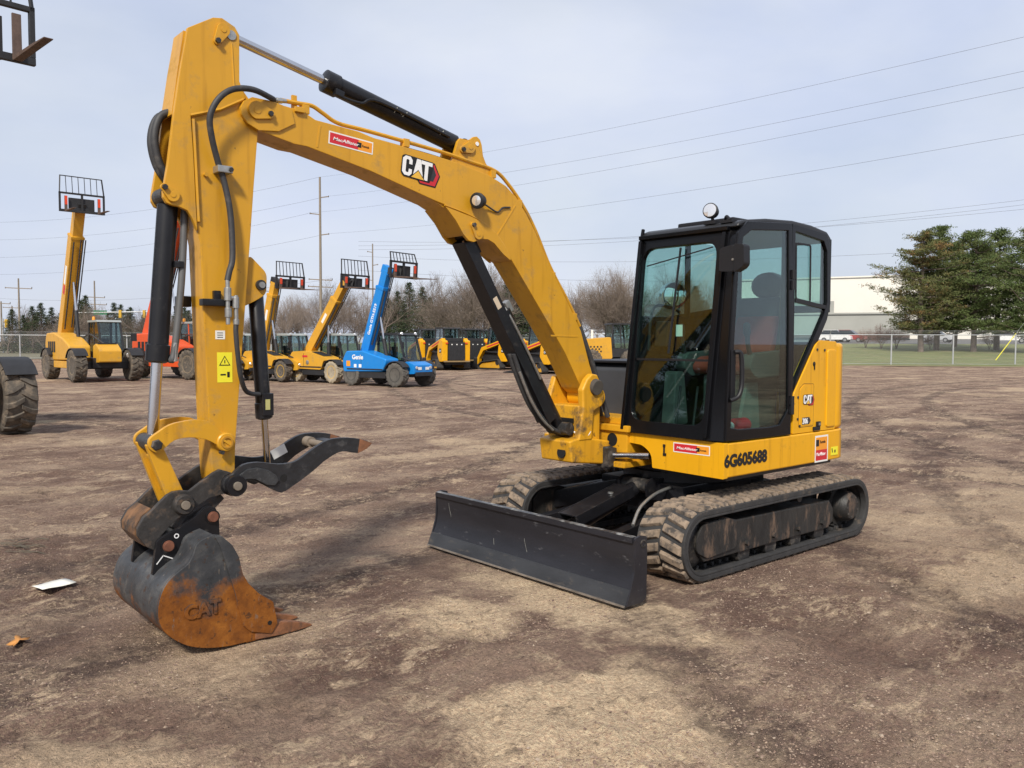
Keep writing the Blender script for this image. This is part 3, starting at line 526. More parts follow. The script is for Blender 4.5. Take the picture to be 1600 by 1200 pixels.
def rental_sticker(parent, P0, n, up, w, h, vertical=False):
    n = Vector(n).normalized(); up = Vector(up).normalized(); nrm = n.cross(up); o = Vector(P0)
    def rect(name, u0, u1, v0, v1, k, m):
        q = MB(); q.loft([[o + n * u + up * v + nrm * kk for u, v in ((u0, v0), (u1, v0), (u1, v1), (u0, v1))] for kk in (k, k + 0.0005)]); return q.build(name, m, parent, smooth=0)
    base = rect('sticker', 0, w, 0, h, 0.0005, white_sticker); b = 0.05 * min(w, h) + 0.004
    if not vertical:
        rect('sticker_field', b, w * 0.66, b, h - b, 0.0012, red_sticker); rect('sticker_field', w * 0.66, w - b, b, h - b, 0.0012, orange_sticker)
        rect('sticker_field', w * 0.63, w * 0.73, h * 0.3, h * 0.7, 0.0019, ink)
        text('sticker_print', 'MacAllister', h * 0.36, o + n * (w * 0.09) + up * (h * 0.36) + nrm * 0.0025, n, up, white_ink, parent, bold=h * 0.004, shear=0.2, sx=1.28 * (w * 0.52) / (h * 0.36 * 5.3))
        text('sticker_print', 'Rentals', h * 0.26, o + n * (w * 0.745) + up * (h * 0.40) + nrm * 0.0025, n, up, ink, parent, sx=(w * 0.2) / (h * 0.26 * 3.6))
    else:
        rect('sticker_field', b, w - b, b, h * 0.46, 0.0012, red_sticker); rect('sticker_field', b, w - b, h * 0.46, h - b, 0.0012, orange_sticker)
        rect('sticker_field', b, w * 0.3, h * 0.6, h * 0.85, 0.0019, ink)
        text('sticker_print', 'MacAllister', w * 0.19, o + n * (w * 0.1) + up * (h * 0.24) + nrm * 0.0025, n, up, white_ink, parent, shear=0.2, sx=0.8)
        text('sticker_print', 'Rentals', w * 0.17, o + n * (w * 0.36) + up * (h * 0.70) + nrm * 0.0025, n, up, ink, parent, sx=0.85)
rental_sticker(upper, (0.7055, 0.445, 0.803), (0, 1, 0), UP, 0.325, 0.072)
rental_sticker(upper, (-0.53, 0.8865, 0.655), LX, UP, 0.205, 0.215, True)
q = MB(); q.box(-0.897, -0.783, 0.8865, 0.8875, 0.692, 0.762); q.build('warning_label', yellow_sticker, upper)
q = MB(); q.bar((-0.81, 0.8878, 0.715), (-0.80, 0.8878, 0.75), 0.012, 0.0006, up=(0, 1, 0)); q.bar((-0.85, 0.8878, 0.712), (-0.85, 0.8878, 0.735), 0.02, 0.0006, up=(0, 1, 0)); q.build('warning_print', ink, upper)
for (y, z, w, h) in ((0.36, 0.84, 0.022, 0.022), (0.36, 0.81, 0.014, 0.05), (0.365, 0.775, 0.03, 0.02)):
    q = MB(); q.box(0.704, 0.712, y - w / 2, y + w / 2, z - h / 2, z + h / 2); q.build('tie_down_hook', ink, upper, bevel=0.003)
q = MB(); q.box(-0.2045, -0.170, 0.877, 0.8795, 1.118, 1.168); q.build('hinge_label', white_sticker, panel); q = MB(); q.box(-0.2045, -0.165, 0.877, 0.8795, 1.068, 1.114); q.build('hinge_label', yellow_sticker, panel)
# --- cab
cab = MB()
def FP(y, s, k=0.0):                                       # a point on the leaning front: s along the slope, k in front of it
    a = s / 1.5486; return Vector((0.735 - 0.205 * a + k * 0.991, y, 0.915 + 1.535 * a + k * 0.132))
def front_ring(mb, o, i_, k0, k1):
    n = len(o); v = [FP(y, s, k0) for y, s in o] + [FP(y, s, k1) for y, s in o] + [FP(y, s, k0) for y, s in i_] + [FP(y, s, k1) for y, s in i_]; f = []
    for k in range(n):
        j = (k + 1) % n; f += [(k, j, n + j, n + k), (2 * n + k, 3 * n + k, 3 * n + j, 2 * n + j), (n + k, n + j, 3 * n + j, 3 * n + k), (k, 2 * n + k, 2 * n + j, j)]
    mb.add(v, f)
fo_ = rounded([(-0.03, 0.0), (0.79, 0.0), (0.79, 1.53), (-0.03, 1.53)], 0.005, 6); fi_ = rounded([(0.035, 0.10), (0.715, 0.10), (0.69, 1.44), (0.0, 1.44)], 0.11, 6)
front_ring(cab, fo_, fi_, -0.045, 0.0)
cab.loft([[(0.735, 0.788, 0.915), (0.690, 0.876, 0.912), (0.62, 0.872, 0.912), (0.66, 0.79, 0.915)], [(0.658, 0.788, 1.5), (0.652, 0.876, 1.5), (0.60, 0.872, 1.5), (0.61, 0.79, 1.5)], [(0.545, 0.788, 2.35), (0.585, 0.876, 2.33), (0.55, 0.872, 2.33), (0.50, 0.79, 2.35)], [(0.50, 0.77, 2.46), (0.48, 0.86, 2.46), (0.44, 0.85, 2.46), (0.44, 0.77, 2.46)]])
qi = [(-0.215, 2.465), (-0.64, 2.425), (-0.692, 2.35), (-0.71, 1.945), (-0.665, 1.845), (-0.27, 1.343), (-0.222, 1.235)]
qo = [(-0.165, 2.52), (-0.69, 2.485), (-0.755, 2.36), (-0.765, 1.93), (-0.715, 1.80), (-0.30, 1.26), (-0.165, 1.06)]
cab.ring(qo, qi, 0.832, 0.868)
cab.box(-0.175, -0.128, 0.80, 0.866, 0.905, 2.50)          # B post
# right side: low wall, belt bar, window posts
cab.prism([(0.70, 0.915), (0.58, 1.78), (-0.70, 1.78), (-0.74, 1.9), (-0.15, 0.915)], -0.03, 0.0); cab.box(-0.73, 0.60, -0.035, 0.01, 1.76, 1.82); cab.box(-0.75, -0.69, -0.03, 0.02, 1.8, 2.45); cab.box(-0.06, -0.02, -0.03, 0.005, 1.8, 2.45)
# rear wall
cab.prism([(-0.03, 1.2), (0.865, 1.2), (0.865, 1.62), (-0.03, 1.62)], -0.60, -0.57, 'x'); cab.box(-0.765, -0.70, -0.03, 0.865, 1.86, 1.92); cab.box(-0.765, -0.70, -0.03, 0.03, 1.6, 2.45); cab.box(-0.765, -0.71, 0.80, 0.866, 1.9, 2.45); cab.box(-0.55, 0.70, -0.02, 0.83, 0.905, 0.935)
cabo = cab.build('cab', black_cab, ex, bevel=0.006)
rfm = MB(); top = [(0.545, 2.435), (0.525, 2.468), (0.46, 2.490), (0.18, 2.525), (-0.18, 2.545), (-0.46, 2.535), (-0.70, 2.505), (-0.765, 2.46), (-0.765, 2.42), (-0.45, 2.47), (0.1, 2.47), (0.45, 2.425)]
rfm.prism(top, -0.035, 0.862); rfm.build('roof', mat('black_roof', (0.014, 0.014, 0.015), 0.45), cabo, bevel=0.022, seg=3)
hz = MB(); hz.box(-0.3, 0.30, 0.14, 0.66, 2.50, 2.549); hz.build('roof_hatch', black_plastic, cabo, bevel=0.015)
do = [(0.692, 0.918), (0.664, 1.501), (0.622, 2.109), (0.578, 2.385), (0.46, 2.475), (-0.118, 2.515), (-0.152, 1.786), (-0.158, 1.102), (-0.158, 0.908), (0.125, 0.91), (0.55, 0.914)]
di = [(0.633, 1.012), (0.615, 1.501), (0.572, 2.109), (0.515, 2.360), (0.415, 2.415), (-0.072, 2.455), (-0.098, 1.786), (-0.112, 1.102), (-0.006, 0.995), (0.125, 0.985), (0.539, 0.994)]
dr = MB(); dr.ring(do, di, 0.868, 0.892); door = dr.build('door', black_cab, cabo, bevel=0.006, seg=3)
dg = MB(); dg.prism(inset(di, -0.008), 0.876, 0.881); dg.build('door_window', cab_glass, cabo, smooth=0)
hn = MB(); hn.tube(catmull([(0.615, 0.90, 1.545), (0.578, 0.925, 1.535), (0.566, 0.930, 1.42), (0.568, 0.930, 1.31), (0.60, 0.925, 1.235), (0.66, 0.90, 1.205)], 6), 0.017, 10); hn.box(0.60, 0.648, 0.886, 0.90, 1.20, 1.56); hn.build('door_handle', black_plastic, door, bevel=0.003)
for z in (1.10, 1.17):
    h = MB(); h.cyl((-0.155, 0.900, z - 0.035), (-0.155, 0.900, z + 0.035), 0.016, n=12); h.box(-0.185, -0.13, 0.878, 0.896, z - 0.028, z + 0.028); h.build('hinge', black_plastic, door)
for z in (2.13, 2.05):
    h = MB(); h.cyl((-0.14, 0.900, z - 0.035), (-0.14, 0.900, z + 0.035), 0.016, n=12); h.box(-0.175, -0.12, 0.878, 0.896, z - 0.028, z + 0.028); h.build('hinge', black_plastic, door)
qg = MB(); qg.prism(inset(qi, -0.008), 0.846, 0.851); qg.build('quarter_window', cab_glass, cabo, smooth=0)
qf = MB(); qq = rounded([(-0.235, 2.385), (-0.462, 2.385), (-0.470, 1.925), (-0.245, 1.945)], 0.03); qf.ring(qq, inset(qq, 0.014), 0.852, 0.86); qf.bar((-0.24, 0.856, 1.94), (-0.70, 0.856, 1.90), 0.02, 0.03); qf.build('quarter_window_frame', black_plastic, cabo)
fg = MB(); gi = inset(fi_, -0.01); fg.loft([[FP(y, s, -0.03) for y, s in gi], [FP(y, s, -0.025) for y, s in gi]]); fg.build('front_window', cab_glass, cabo, smooth=0)
xb = MB(); xb.bar(FP(0.03, 0.575, -0.02), FP(0.71, 0.575, -0.02), 0.012, 0.016); xb.build('window_joint', black_plastic, cabo)
sg = MB(); sg.prism([(0.56, 1.82), (0.48, 2.43), (-0.03, 2.47), (-0.03, 1.82)], -0.02, -0.015); sg.build('right_window', clear_glass, cabo, smooth=0)
sg = MB(); sg.prism([(-0.06, 1.82), (-0.06, 2.46), (-0.69, 2.43), (-0.69, 1.90)], -0.02, -0.015); sg.build('right_window', clear_glass, cabo, smooth=0)
rg = MB(); rg.prism([(0.03, 1.92), (0.80, 1.92), (0.80, 2.43), (0.03, 2.43)], -0.745, -0.74, 'x'); rg.build('rear_window', clear_glass, cabo, smooth=0)
wp = MB(); wp.bar(FP(0.37, 1.42, 0.006), FP(0.35, 0.62, 0.006), 0.012, 0.012); wp.bar(FP(0.06, 1.30, 0.006), FP(0.66, 1.40, 0.006), 0.008, 0.008); wp.build('wiper', black_plastic, cabo)
fl = MB()
for a, b in (((-0.015, 0.02), (-0.015, 1.5)),): fl.bar(FP(a[0], a[1], 0.018), FP(b[0], b[1], 0.018), 0.03, 0.03)
fl.bar(FP(0.755, 0.02, 0.012), FP(0.755, 1.5, 0.012), 0.03, 0.024); fl.bar(FP(-0.03, 1.525, 0.012), FP(0.79, 1.525, 0.012), 0.045, 0.03); fl.bar(FP(-0.02, 1.50, 0.01), FP(-0.02, 1.60, 0.0), 0.022, 0.022); fl.build('front_trim', black_cab, cabo, bevel=0.005)
mr = MB(); mr.prism(rounded([(0.815, 2.11), (0.82, 2.27), (0.935, 2.29), (0.935, 2.10)], 0.02), 0.672, 0.700, 'x'); mr.prism(rounded([(0.935, 2.095), (0.935, 2.295), (1.015, 2.285), (1.02, 2.15), (1.0, 2.125)], 0.02), 0.625, 0.70, 'x'); mr.bar((0.60, 0.87, 2.20), (0.66, 0.95, 2.20), 0.03, 0.03); mro = mr.build('mirror_housing', black_plastic, cabo, bevel=0.008)
mb_ = MB(); mb_.cyl((0.70, 0.932, 2.185), (0.707, 0.932, 2.185), 0.008, n=10); mb_.build('mirror_bolt', steel, cabo)
wl = MB(); ax = Vector((0.93, 0.25, 0.12)).normalized(); c = Vector((0.50, 0.60, 2.575)); wl.lathe(c, ax, [(0.02, -0.06), (0.045, -0.045), (0.056, 0.0), (0.056, 0.022), (0.050, 0.026)], 28); wl.cyl((0.48, 0.60, 2.48), (0.48, 0.60, 2.56), 0.012, n=10); wl.box(0.42, 0.52, 0.55, 0.65, 2.478, 2.502); wlo = wl.build('work_lamp', black_plastic, cabo)
q = MB(); q.lathe(c, ax, [(0.048, 0.020), (0.048, 0.027), (0.02, 0.033)], 28); q.build('lamp_lens', lens, cabo)
rl = MB(); rl.tube(catmull([(0.52, 0.78, 2.49), (0.50, 0.74, 2.52), (0.46, 0.70, 2.52), (0.44, 0.68, 2.49)], 5), 0.011, 8); rl.box(0.45, 0.53, 0.70, 0.80, 2.472, 2.492); rl.build('roof_bracket', black_plastic, cabo)
# interior
fab = mat('seat_cloth', (0.05, 0.053, 0.06), 0.9, var=0.25, scale=30); refl_red = mat('reflected_red_tint', (0.22, 0.026, 0.016), 0.85, var=0.2)  # red of a reflection in the door glass, put into the seat's colour
s = MB(); s.prism(rounded([(-0.50, 1.36), (-0.62, 1.98), (-0.52, 2.0), (-0.36, 1.42)], 0.05), 0.16, 0.64); seat = s.build('seat', fab, ex, bevel=0.03, seg=3)
q = MB(); q.loft([[(x, 0.40 + 0.15 * k_ * math.cos(w), 2.09 + 0.115 * k_ * math.sin(w)) for w in [2 * math.pi * i / 20 for i in range(20)]] for x, k_ in ((-0.66, 0.75), (-0.645, 0.95), (-0.60, 1.0), (-0.56, 0.95), (-0.54, 0.75))]); q.build('headrest', mat('headrest_vinyl', (0.06, 0.06, 0.065), 0.5), seat)
q = MB(); q.prism(rounded([(-0.46, 1.36), (-0.46, 1.52), (0.02, 1.50), (0.10, 1.42), (0.06, 1.36)], 0.05), 0.14, 0.66); q.build('seat_cushion', refl_red, seat, bevel=0.03, seg=3)
q = MB(); q.prism(rounded([(-0.36, 1.50), (-0.52, 1.82), (-0.46, 1.84), (-0.30, 1.54)], 0.03), 0.20, 0.60); q.build('seat_bolster', refl_red, seat, bevel=0.03)
q = MB(); q.box(-0.44, 0.02, 0.20, 0.60, 0.94, 1.36); q.build('seat_base', mat('grey_console', (0.055, 0.06, 0.058), 0.6), seat, bevel=0.02)
text('seat_print', 'CAT', 0.075, (-0.40, 0.655, 1.86), LX, UP, mat('khaki_print', (0.30, 0.27, 0.14), 0.8), seat, bold=0.002)
for y, nm in ((0.09, 'console'), (0.70, 'console')):
    q = MB(); q.prism(rounded([(-0.42, 1.36), (-0.42, 1.56), (0.14, 1.53), (0.20, 1.42), (0.10, 1.34)], 0.04), y - 0.05, y + 0.05); cs = q.build(nm, mat('grey_console', (0.055, 0.06, 0.058)), ex, bevel=0.015)
    q = MB(); q.tube(catmull([(0.12, y, 1.52), (0.15, y, 1.60), (0.16, y, 1.68)], 4), 0.018); q.lathe((0.16, y, 1.66), (0.1, 0, 1), [(0.02, 0), (0.028, 0.03), (0.026, 0.09), (0.012, 0.105)], 14); q.build('joystick', black_plastic, cs)
q = MB(); q.box(-0.28, -0.22, 0.7515, 0.7525, 1.44, 1.54); q.build('console_label', white_sticker, cs)
for y in (0.30, 0.46):
    q = MB(); q.tube([(0.50, y, 0.94), (0.47, y, 1.10), (0.44, y, 1.28)], 0.010, 8); q.box(0.46, 0.56, y - 0.05, y + 0.05, 0.95, 0.985); q.build('travel_pedal', black_plastic, cabo, bevel=0.004)
q = MB(); q.bar((-0.02, 0.80, 0.95), (-0.42, 0.80, 0.95), 0.04, 0.03); q.prism([(0.14, 0.94), (0.04, 1.30), (-0.10, 1.30), (-0.14, 0.94)], 0.60, 0.63); q.build('seat_riser', mat('green_grey_panel', (0.13, 0.155, 0.143), 0.6), cabo)
q = MB(); q.prism(rounded([(0.42, 1.58), (0.40, 1.78), (0.36, 1.78), (0.38, 1.58)], 0.01), 0.02, 0.14); q.build('monitor', black_plastic, cabo, bevel=0.008)
q = MB(); q.box(0.40, 0.405, 0.22, 0.28, 1.66, 1.75); q.build('window_label', white_sticker, cabo)
q = MB(); q.lathe((0.20, 0.02, 1.99), (0.75, 0.62, 0.0), [(0.105, -0.012), (0.112, 0.0), (0.106, 0.012), (0.085, 0.028), (0.055, 0.038), (0.02, 0.043)], 32); q.build('round_mirror', mat('mirror_silver', (0.86, 0.86, 0.86), 0.02, metal=1.0, var=0.01), cabo)
q = MB(); q.tube([(0.2, -0.02, 1.99), (0.19, 0.0, 1.99)], 0.01); q.build('mirror_arm', black_plastic, cabo)
q = MB(); q.tube(catmull([(0.10, 0.02, 1.86), (0.25, 0.03, 1.9), (0.42, 0.03, 1.9), (0.48, 0.03, 1.80), (0.50, 0.03, 1.55)], 6), 0.012, 8); q.build('grab_rail', black_plastic, cabo)
q = MB(); q.tube(catmull([(-0.56, 0.62, 2.25), (-0.50, 0.60, 2.05), (-0.46, 0.60, 1.8), (-0.40, 0.62, 1.55)], 6), 0.018, 8); q.build('seat_belt', mat('belt_webbing', (0.10, 0.085, 0.03), 0.8), seat)
q = MB(); q.prism(rounded([(0.30, 0.95), (0.26, 1.38), (0.16, 1.38), (0.10, 0.95)], 0.03), 0.0, 0.12); q.build('side_console', mat('grey_console', (0.055, 0.06, 0.058)), cabo, bevel=0.01)
q = MB(); q.box(0.20, 0.58, 0.14, 0.70, 0.937, 0.952); q.build('floor_mat', mat('rubber_mat', (0.05, 0.06, 0.056), 0.8), cabo)
can = thing('red_canister', 'small red canister lying on the cab floor behind the door glass', 'canister', (0.28, 0.72, 0.937))
q = MB(); q.lathe((0.10, 0, 0.058), (-1, 0, 0), [(0.03, 0), (0.052, 0.008), (0.055, 0.03), (0.055, 0.17), (0.050, 0.19), (0.02, 0.20)], 24); q.build('body', mat('red_plastic', (0.50, 0.012, 0.03), 0.4), can)
q = MB(); q.lathe((0.135, 0, 0.058), (-1, 0, 0), [(0.02, 0), (0.03, 0.004), (0.03, 0.034)], 18); q.build('cap', white_sticker, can)
# --- swing bracket
br = MB()
nearp = [(1.045, 1.33), (0.99, 1.372), (0.93, 1.362), (0.885, 1.29), (0.845, 1.20), (0.87, 1.12), (0.965, 1.08), (0.985, 0.86), (1.135, 0.86), (1.085, 1.10), (1.095, 1.25)]
br.prism(nearp, -0.175, -0.115); br.prism([(1.06, 1.34), (0.98, 1.372), (0.93, 1.35), (0.86, 1.25), (0.84, 1.12), (0.86, 0.86), (1.06, 0.86), (1.10, 1.0), (1.13, 1.15)], -0.505, -0.45)
br.prism([(0.80, 0.655), (1.20, 0.70), (1.225, 0.865), (1.10, 0.89), (0.78, 0.84)], -0.46, -0.12); br.box(0.86, 1.10, -0.46, -0.15, 0.80, 1.13); br.prism([(1.09, 0.86), (1.10, 1.06), (1.06, 1.08), (1.03, 0.86)], -0.5, -0.12)
bro = br.build('swing_bracket', yellow_greasy, ex, bevel=0.016, seg=3)
q = MB(); q.cyl((0.955, -0.155, 1.275), (0.955, -0.085, 1.262), 0.066, 0.060, n=28); q.build('boom_foot_pin', mat('dusty_dark_steel', (0.075, 0.065, 0.055), 0.8, var=0.3, bump=0.3), bro, bevel=0.01)
q = MB(); q.lathe((0.885, YC, 1.185), (0, 1, 0), [(0.06, -0.12), (0.075, -0.11), (0.075, 0.16), (0.06, 0.175)], 24); q.build('foot_boss', yellow, bro)
q = MB(); q.bar((1.105, -0.36, 1.01), (1.105, -0.20, 1.01), 0.015, 0.035); q.build('slot', ink, bro)
q = MB(); q.lathe((1.213, -0.22, 0.775), (1, 0.0, 0.15), [(0.045, -0.005), (0.045, 0.004)], 20); q.build('lower_port', mat('dark_opening', (0.004, 0.004, 0.004), 0.9), bro)
# --- boom
BOOM = [(3.722, 2.895), (3.703, 2.933), (3.655, 2.96), (3.527, 2.959), (3.346, 2.946), (3.264, 2.909), (2.977, 2.890), (2.865, 2.868), (2.368, 2.825), (2.236, 2.811), (1.954, 2.764), (1.797, 2.709), (1.701, 2.644), (1.597, 2.529), (1.509, 2.409), (1.359, 2.164), (1.163, 1.896), (1.03, 1.699), (0.935, 1.447), (0.883, 1.326), (0.888, 1.236), (0.96, 1.21), (1.025, 1.26), (1.201, 1.533), (1.415, 1.800), (1.736, 2.19), (1.902, 2.375), (2.083, 2.466), (2.311, 2.515), (2.415, 2.538), (2.893, 2.662), (3.319, 2.745), (3.4, 2.747), (3.62, 2.79), (3.679, 2.819), (3.715, 2.861)]
q = MB(); q.prism(BOOM, YC - 0.11, YC + 0.11); boom = q.build('boom', dulled_yellow, ex, bevel=0.007)
LUG = [(2.330, 2.505), (2.244, 2.423), (2.179, 2.336), (2.135, 2.297), (2.091, 2.290), (2.024, 2.315), (1.967, 2.319), (1.91, 2.297), (1.828, 2.228), (1.755, 2.185), (1.795, 2.27), (1.893, 2.369), (2.007, 2.430), (2.119, 2.462), (2.228, 2.485)]
for y0, y1 in ((YC + 0.095, YC + 0.122), (YC - 0.122, YC - 0.095)):
    q = MB(); q.prism(LUG, y0, y1); q.build('cylinder_lug', dulled_yellow, boom, bevel=0.004)
q = MB(); q.prism([(2.47, 2.556), (2.40, 2.532), (2.325, 2.50), (2.244, 2.425), (2.185, 2.345), (2.16, 2.33), (2.165, 2.36), (2.225, 2.45), (2.30, 2.54)], YC - 0.097, YC + 0.097); q.build('lug_web', dulled_yellow, boom)
q = MB(); q.prism([(2.03, 2.317), (1.967, 2.321), (1.91, 2.299), (1.828, 2.230), (1.745, 2.187), (1.72, 2.19), (1.81, 2.27), (1.90, 2.345), (1.98, 2.35), (2.03, 2.34)], YC - 0.097, YC + 0.097); q.build('lug_web', dulled_yellow, boom)
ENDP = [(3.722, 2.895), (3.703, 2.933), (3.655, 2.963), (3.527, 2.962), (3.42, 2.94), (3.40, 2.86), (3.50, 2.80), (3.62, 2.786), (3.685, 2.815), (3.718, 2.855)]
for y0, y1 in ((YC + 0.105, YC + 0.122), (YC - 0.122, YC - 0.105)):
    q = MB(); q.prism(ENDP, y0, y1); q.build('end_plate', dulled_yellow, boom, bevel=0.004)
def pin_flag(parent, x, z, y, ang, ln=0.085, r=0.04, m=dulled_yellow):
    """a pin's retaining flag: round head, tongue and bolt"""
    a = Vector((math.cos(ang), 0, math.sin(ang))); c = Vector((x, y, z)); e = c + a * ln; p = a.cross(Vector((0, 1, 0)))
    pts = []
    for i in range(13): w = math.pi * i / 12; pts.append(c + (p * math.cos(w) - a * math.sin(w)) * r)
    for i in range(9): w = math.pi * i / 8; pts.append(e + (-p * math.cos(w) + a * math.sin(w)) * r * 0.55)
    q = MB(); q.loft([[v for v in pts], [v + Vector((0, 0.014, 0)) for v in pts]]); o = q.build('pin_flag', m, parent, bevel=0.003)
    q = MB(); q.cyl(c + Vector((0, 0.014, 0)), c + Vector((0, 0.017, 0)), r * 0.42, n=20); q.build('pin_head', m, parent, bevel=0.001)
    q = MB(); q.cyl(e + Vector((0, 0.01, 0)), e + Vector((0, 0.03, 0)), 0.015, n=6); q.build('flag_bolt', steel_black, parent)
pin_flag(boom, 3.632, 2.893, YC + 0.123, R(186), 0.075, 0.05)
pin_flag(boom, 2.058, 2.345, YC + 0.123, R(52), 0.075, 0.036)
BRK = [(2.255, 2.80), (2.197, 2.96), (2.178, 2.982), (2.134, 2.98), (2.096, 2.984), (2.063, 3.009), (2.035, 3.016), (2.007, 2.999), (1.992, 2.966), (1.98, 2.893), (1.955, 2.845), (1.90, 2.79), (1.89, 2.745), (2.10, 2.77)]
for y0, y1 in ((YC + 0.06, YC + 0.085), (YC - 0.085, YC - 0.06)):
    q = MB(); q.prism(BRK, y0, y1); q.build('cylinder_bracket', dulled_yellow, boom, bevel=0.004)
pin_flag(boom, 2.10, 2.93, YC + 0.086, R(-20), 0.07, 0.04)
q = MB(); q.cyl((2.035, YC + 0.086, 2.965), (2.035, YC + 0.090, 2.965), 0.014, n=16); q.build('lifting_hole', white_ink, boom)
for (a, b) in (((1.905, 2.31), (1.705, 2.58)), ((1.35, 1.66), (1.07, 1.655)), ((3.255, 2.75), (3.235, 2.88))):
    q = MB(); q.bar((a[0], YC + 0.1105, a[1]), (b[0], YC + 0.1105, b[1]), 0.012, 0.004, up=(0, 1, 0)); q.build('weld_bead', dulled_yellow, boom, bevel=0.0015)
q = MB(); q.tube(catmull([(x, YC + 0.112, z) for x, z in [(2.33, 2.515), (2.2, 2.49), (2.08, 2.46), (1.98, 2.42), (1.89, 2.365), (1.80, 2.275), (1.755, 2.195)]], 5), 0.006, 6); q.build('weld_bead', dulled_yellow, boom)
xd = Vector((-0.994, 0, -0.111)); yd = Vector((-0.111, 0, 0.994))
cat_mark(boom, 2.668, 2.675, YC + 0.1105, 0.118, xd, yd)
rental_sticker(boom, (3.183, YC + 0.1105, 2.785), Vector((-0.995, 0, -0.075)), Vector((-0.075, 0, 0.995)), 0.305, 0.076)
# work lamp on the boom
ax = Vector((0.92, 0.36, -0.10)).normalized(); c = Vector((2.095, YC + 0.175, 2.562))
q = MB(); q.lathe(c, ax, [(0.02, -0.05), (0.042, -0.04), (0.054, 0.0), (0.054, 0.02), (0.046, 0.024)], 28); q.cyl((2.09, YC + 0.11, 2.54), (2.09, YC + 0.16, 2.55), 0.014, n=10); q.build('boom_lamp', black_plastic, boom)
q = MB(); q.lathe(c, ax, [(0.034, 0.020), (0.034, 0.027), (0.015, 0.031)], 28); q.build('lamp_lens', lens, boom)
q = MB(); q.tube(catmull([(2.06, YC + 0.15, 2.565), (1.98, YC + 0.13, 2.545), (1.88, YC + 0.118, 2.515), (1.83, YC + 0.118, 2.55), (1.76, YC + 0.116, 2.56)], 6), 0.006, 6); q.build('lamp_cable', rubber, boom)
# pipes along the boom's back
PIPE = [(3.471, 2.983), (3.412, 2.983), (3.34, 2.985), (3.27, 2.985), (3.20, 2.955), (3.10, 2.915), (2.886, 2.902), (2.36, 2.862), (2.104, 2.832), (1.879, 2.800), (1.75, 2.72), (1.607, 2.58), (1.489, 2.42), (1.339, 2.165), (1.136, 1.897), (1.02, 1.73)]
q = MB(); q.tube(catmull([(x, YC + 0.085, z + 0.006) for x, z in PIPE], 6), 0.013, 8); q.build('hydraulic_pipe', dulled_yellow, boom)
q = MB(); q.tube(catmull([(x, YC - 0.06, z + 0.008) for x, z in PIPE[5:]], 6), 0.013, 8); q.build('hydraulic_pipe', dulled_yellow, boom)
for x, z in ((3.32, 2.955), (2.62, 2.872), (1.90, 2.77), (1.655, 2.595), (1.32, 2.10), (1.09, 1.80)):
    q = MB(); q.box(x - 0.022, x + 0.022, YC + 0.055, YC + 0.105, z - 0.02, z + 0.032); q.build('pipe_clamp', dulled_yellow, boom, bevel=0.004)
q = MB(); q.box(3.34, 3.40, YC + 0.11, YC + 0.13, 2.93, 2.96); q.build('pipe_bracket', dulled_yellow, boom, bevel=0.003); q = MB(); q.box(3.365, 3.395, YC + 0.06, YC + 0.08, 2.95, 3.035); q.build('pipe_bracket', dulled_yellow, boom, bevel=0.003)
q = MB(); q.tube(catmull([(1.03, YC + 0.07, 1.78), (0.96, YC + 0.09, 1.60), (0.87, YC + 0.09, 1.42), (0.80, YC + 0.10, 1.22), (0.74, YC + 0.13, 1.02)], 8), 0.02, 8); q.build('boom_hose', rubber, boom)
q = MB(); q.tube(catmull([(1.06, YC - 0.03, 1.80), (0.98, YC - 0.03, 1.62), (0.86, YC - 0.03, 1.44), (0.76, YC, 1.22), (0.70, YC + 0.02, 1.02)], 8), 0.02, 8); q.build('boom_hose', rubber, boom)
q = MB(); q.tube(catmull([(1.09, YC - 0.10, 1.79), (1.01, YC - 0.10, 1.60), (0.90, YC - 0.12, 1.40), (0.80, YC - 0.12, 1.15)], 8), 0.02, 8); q.build('boom_hose', rubber, boom)
# --- stick (its own box, the cheek plates at its head)
STICK = [(3.981, 3.255), (3.857, 3.343), (3.808, 3.352), (3.737, 3.322), (3.716, 3.283), (3.719, 3.043), (3.701, 3.007), (3.645, 2.939), (3.610, 2.781), (3.637, 2.483), (3.664, 2.159), (3.694, 1.826), (3.751, 1.184), (3.764, 1.034), (3.77, 0.862), (3.79, 0.800), (3.851, 0.790), (3.893, 0.835), (3.9, 0.899), (3.913, 1.193), (3.944, 2.137), (3.970, 2.271), (3.983, 2.743)]
q = MB(); q.prism(STICK, YC - 0.09, YC + 0.09); stick = q.build('stick', dulled_yellow, ex, bevel=0.007)
CHEEK = [(4.0, 3.26), (3.863, 3.347), (3.814, 3.356), (3.743, 3.326), (3.718, 3.288), (3.721, 3.038), (3.707, 3.003), (3.686, 2.951), (3.828, 2.863), (3.991, 2.803), (3.98, 2.606), (3.971, 2.337), (3.965, 2.20), (3.992, 2.266), (4.016, 2.302), (4.059, 2.318), (4.092, 2.321), (4.124, 2.331), (4.14, 2.359), (4.14, 2.392), (4.114, 2.537), (4.077, 2.814), (4.04, 3.046)]
for y0, y1 in ((YC + 0.075, YC + 0.107), (YC - 0.107, YC - 0.075)):
    q = MB(); q.prism(CHEEK, y0, y1); q.build('cheek_plate', dulled_yellow, stick, bevel=0.005)
q = MB(); q.bar((4.005, YC, 3.25), (4.045, YC, 3.0), 0.15, 0.012, up=(1, 0, 0)); q.bar((4.045, YC, 3.0), (4.075, YC, 2.80), 0.15, 0.012, up=(1, 0, 0)); q.build('head_plate', dulled_yellow, stick)
pin_flag(stick, 3.812, 3.290, YC + 0.108, R(-63), 0.075, 0.036)
q = MB(); q.cyl((3.765, YC + 0.107, 3.275), (3.765, YC + 0.113, 3.275), 0.026, n=20); q.build('pin_end', steel, stick)
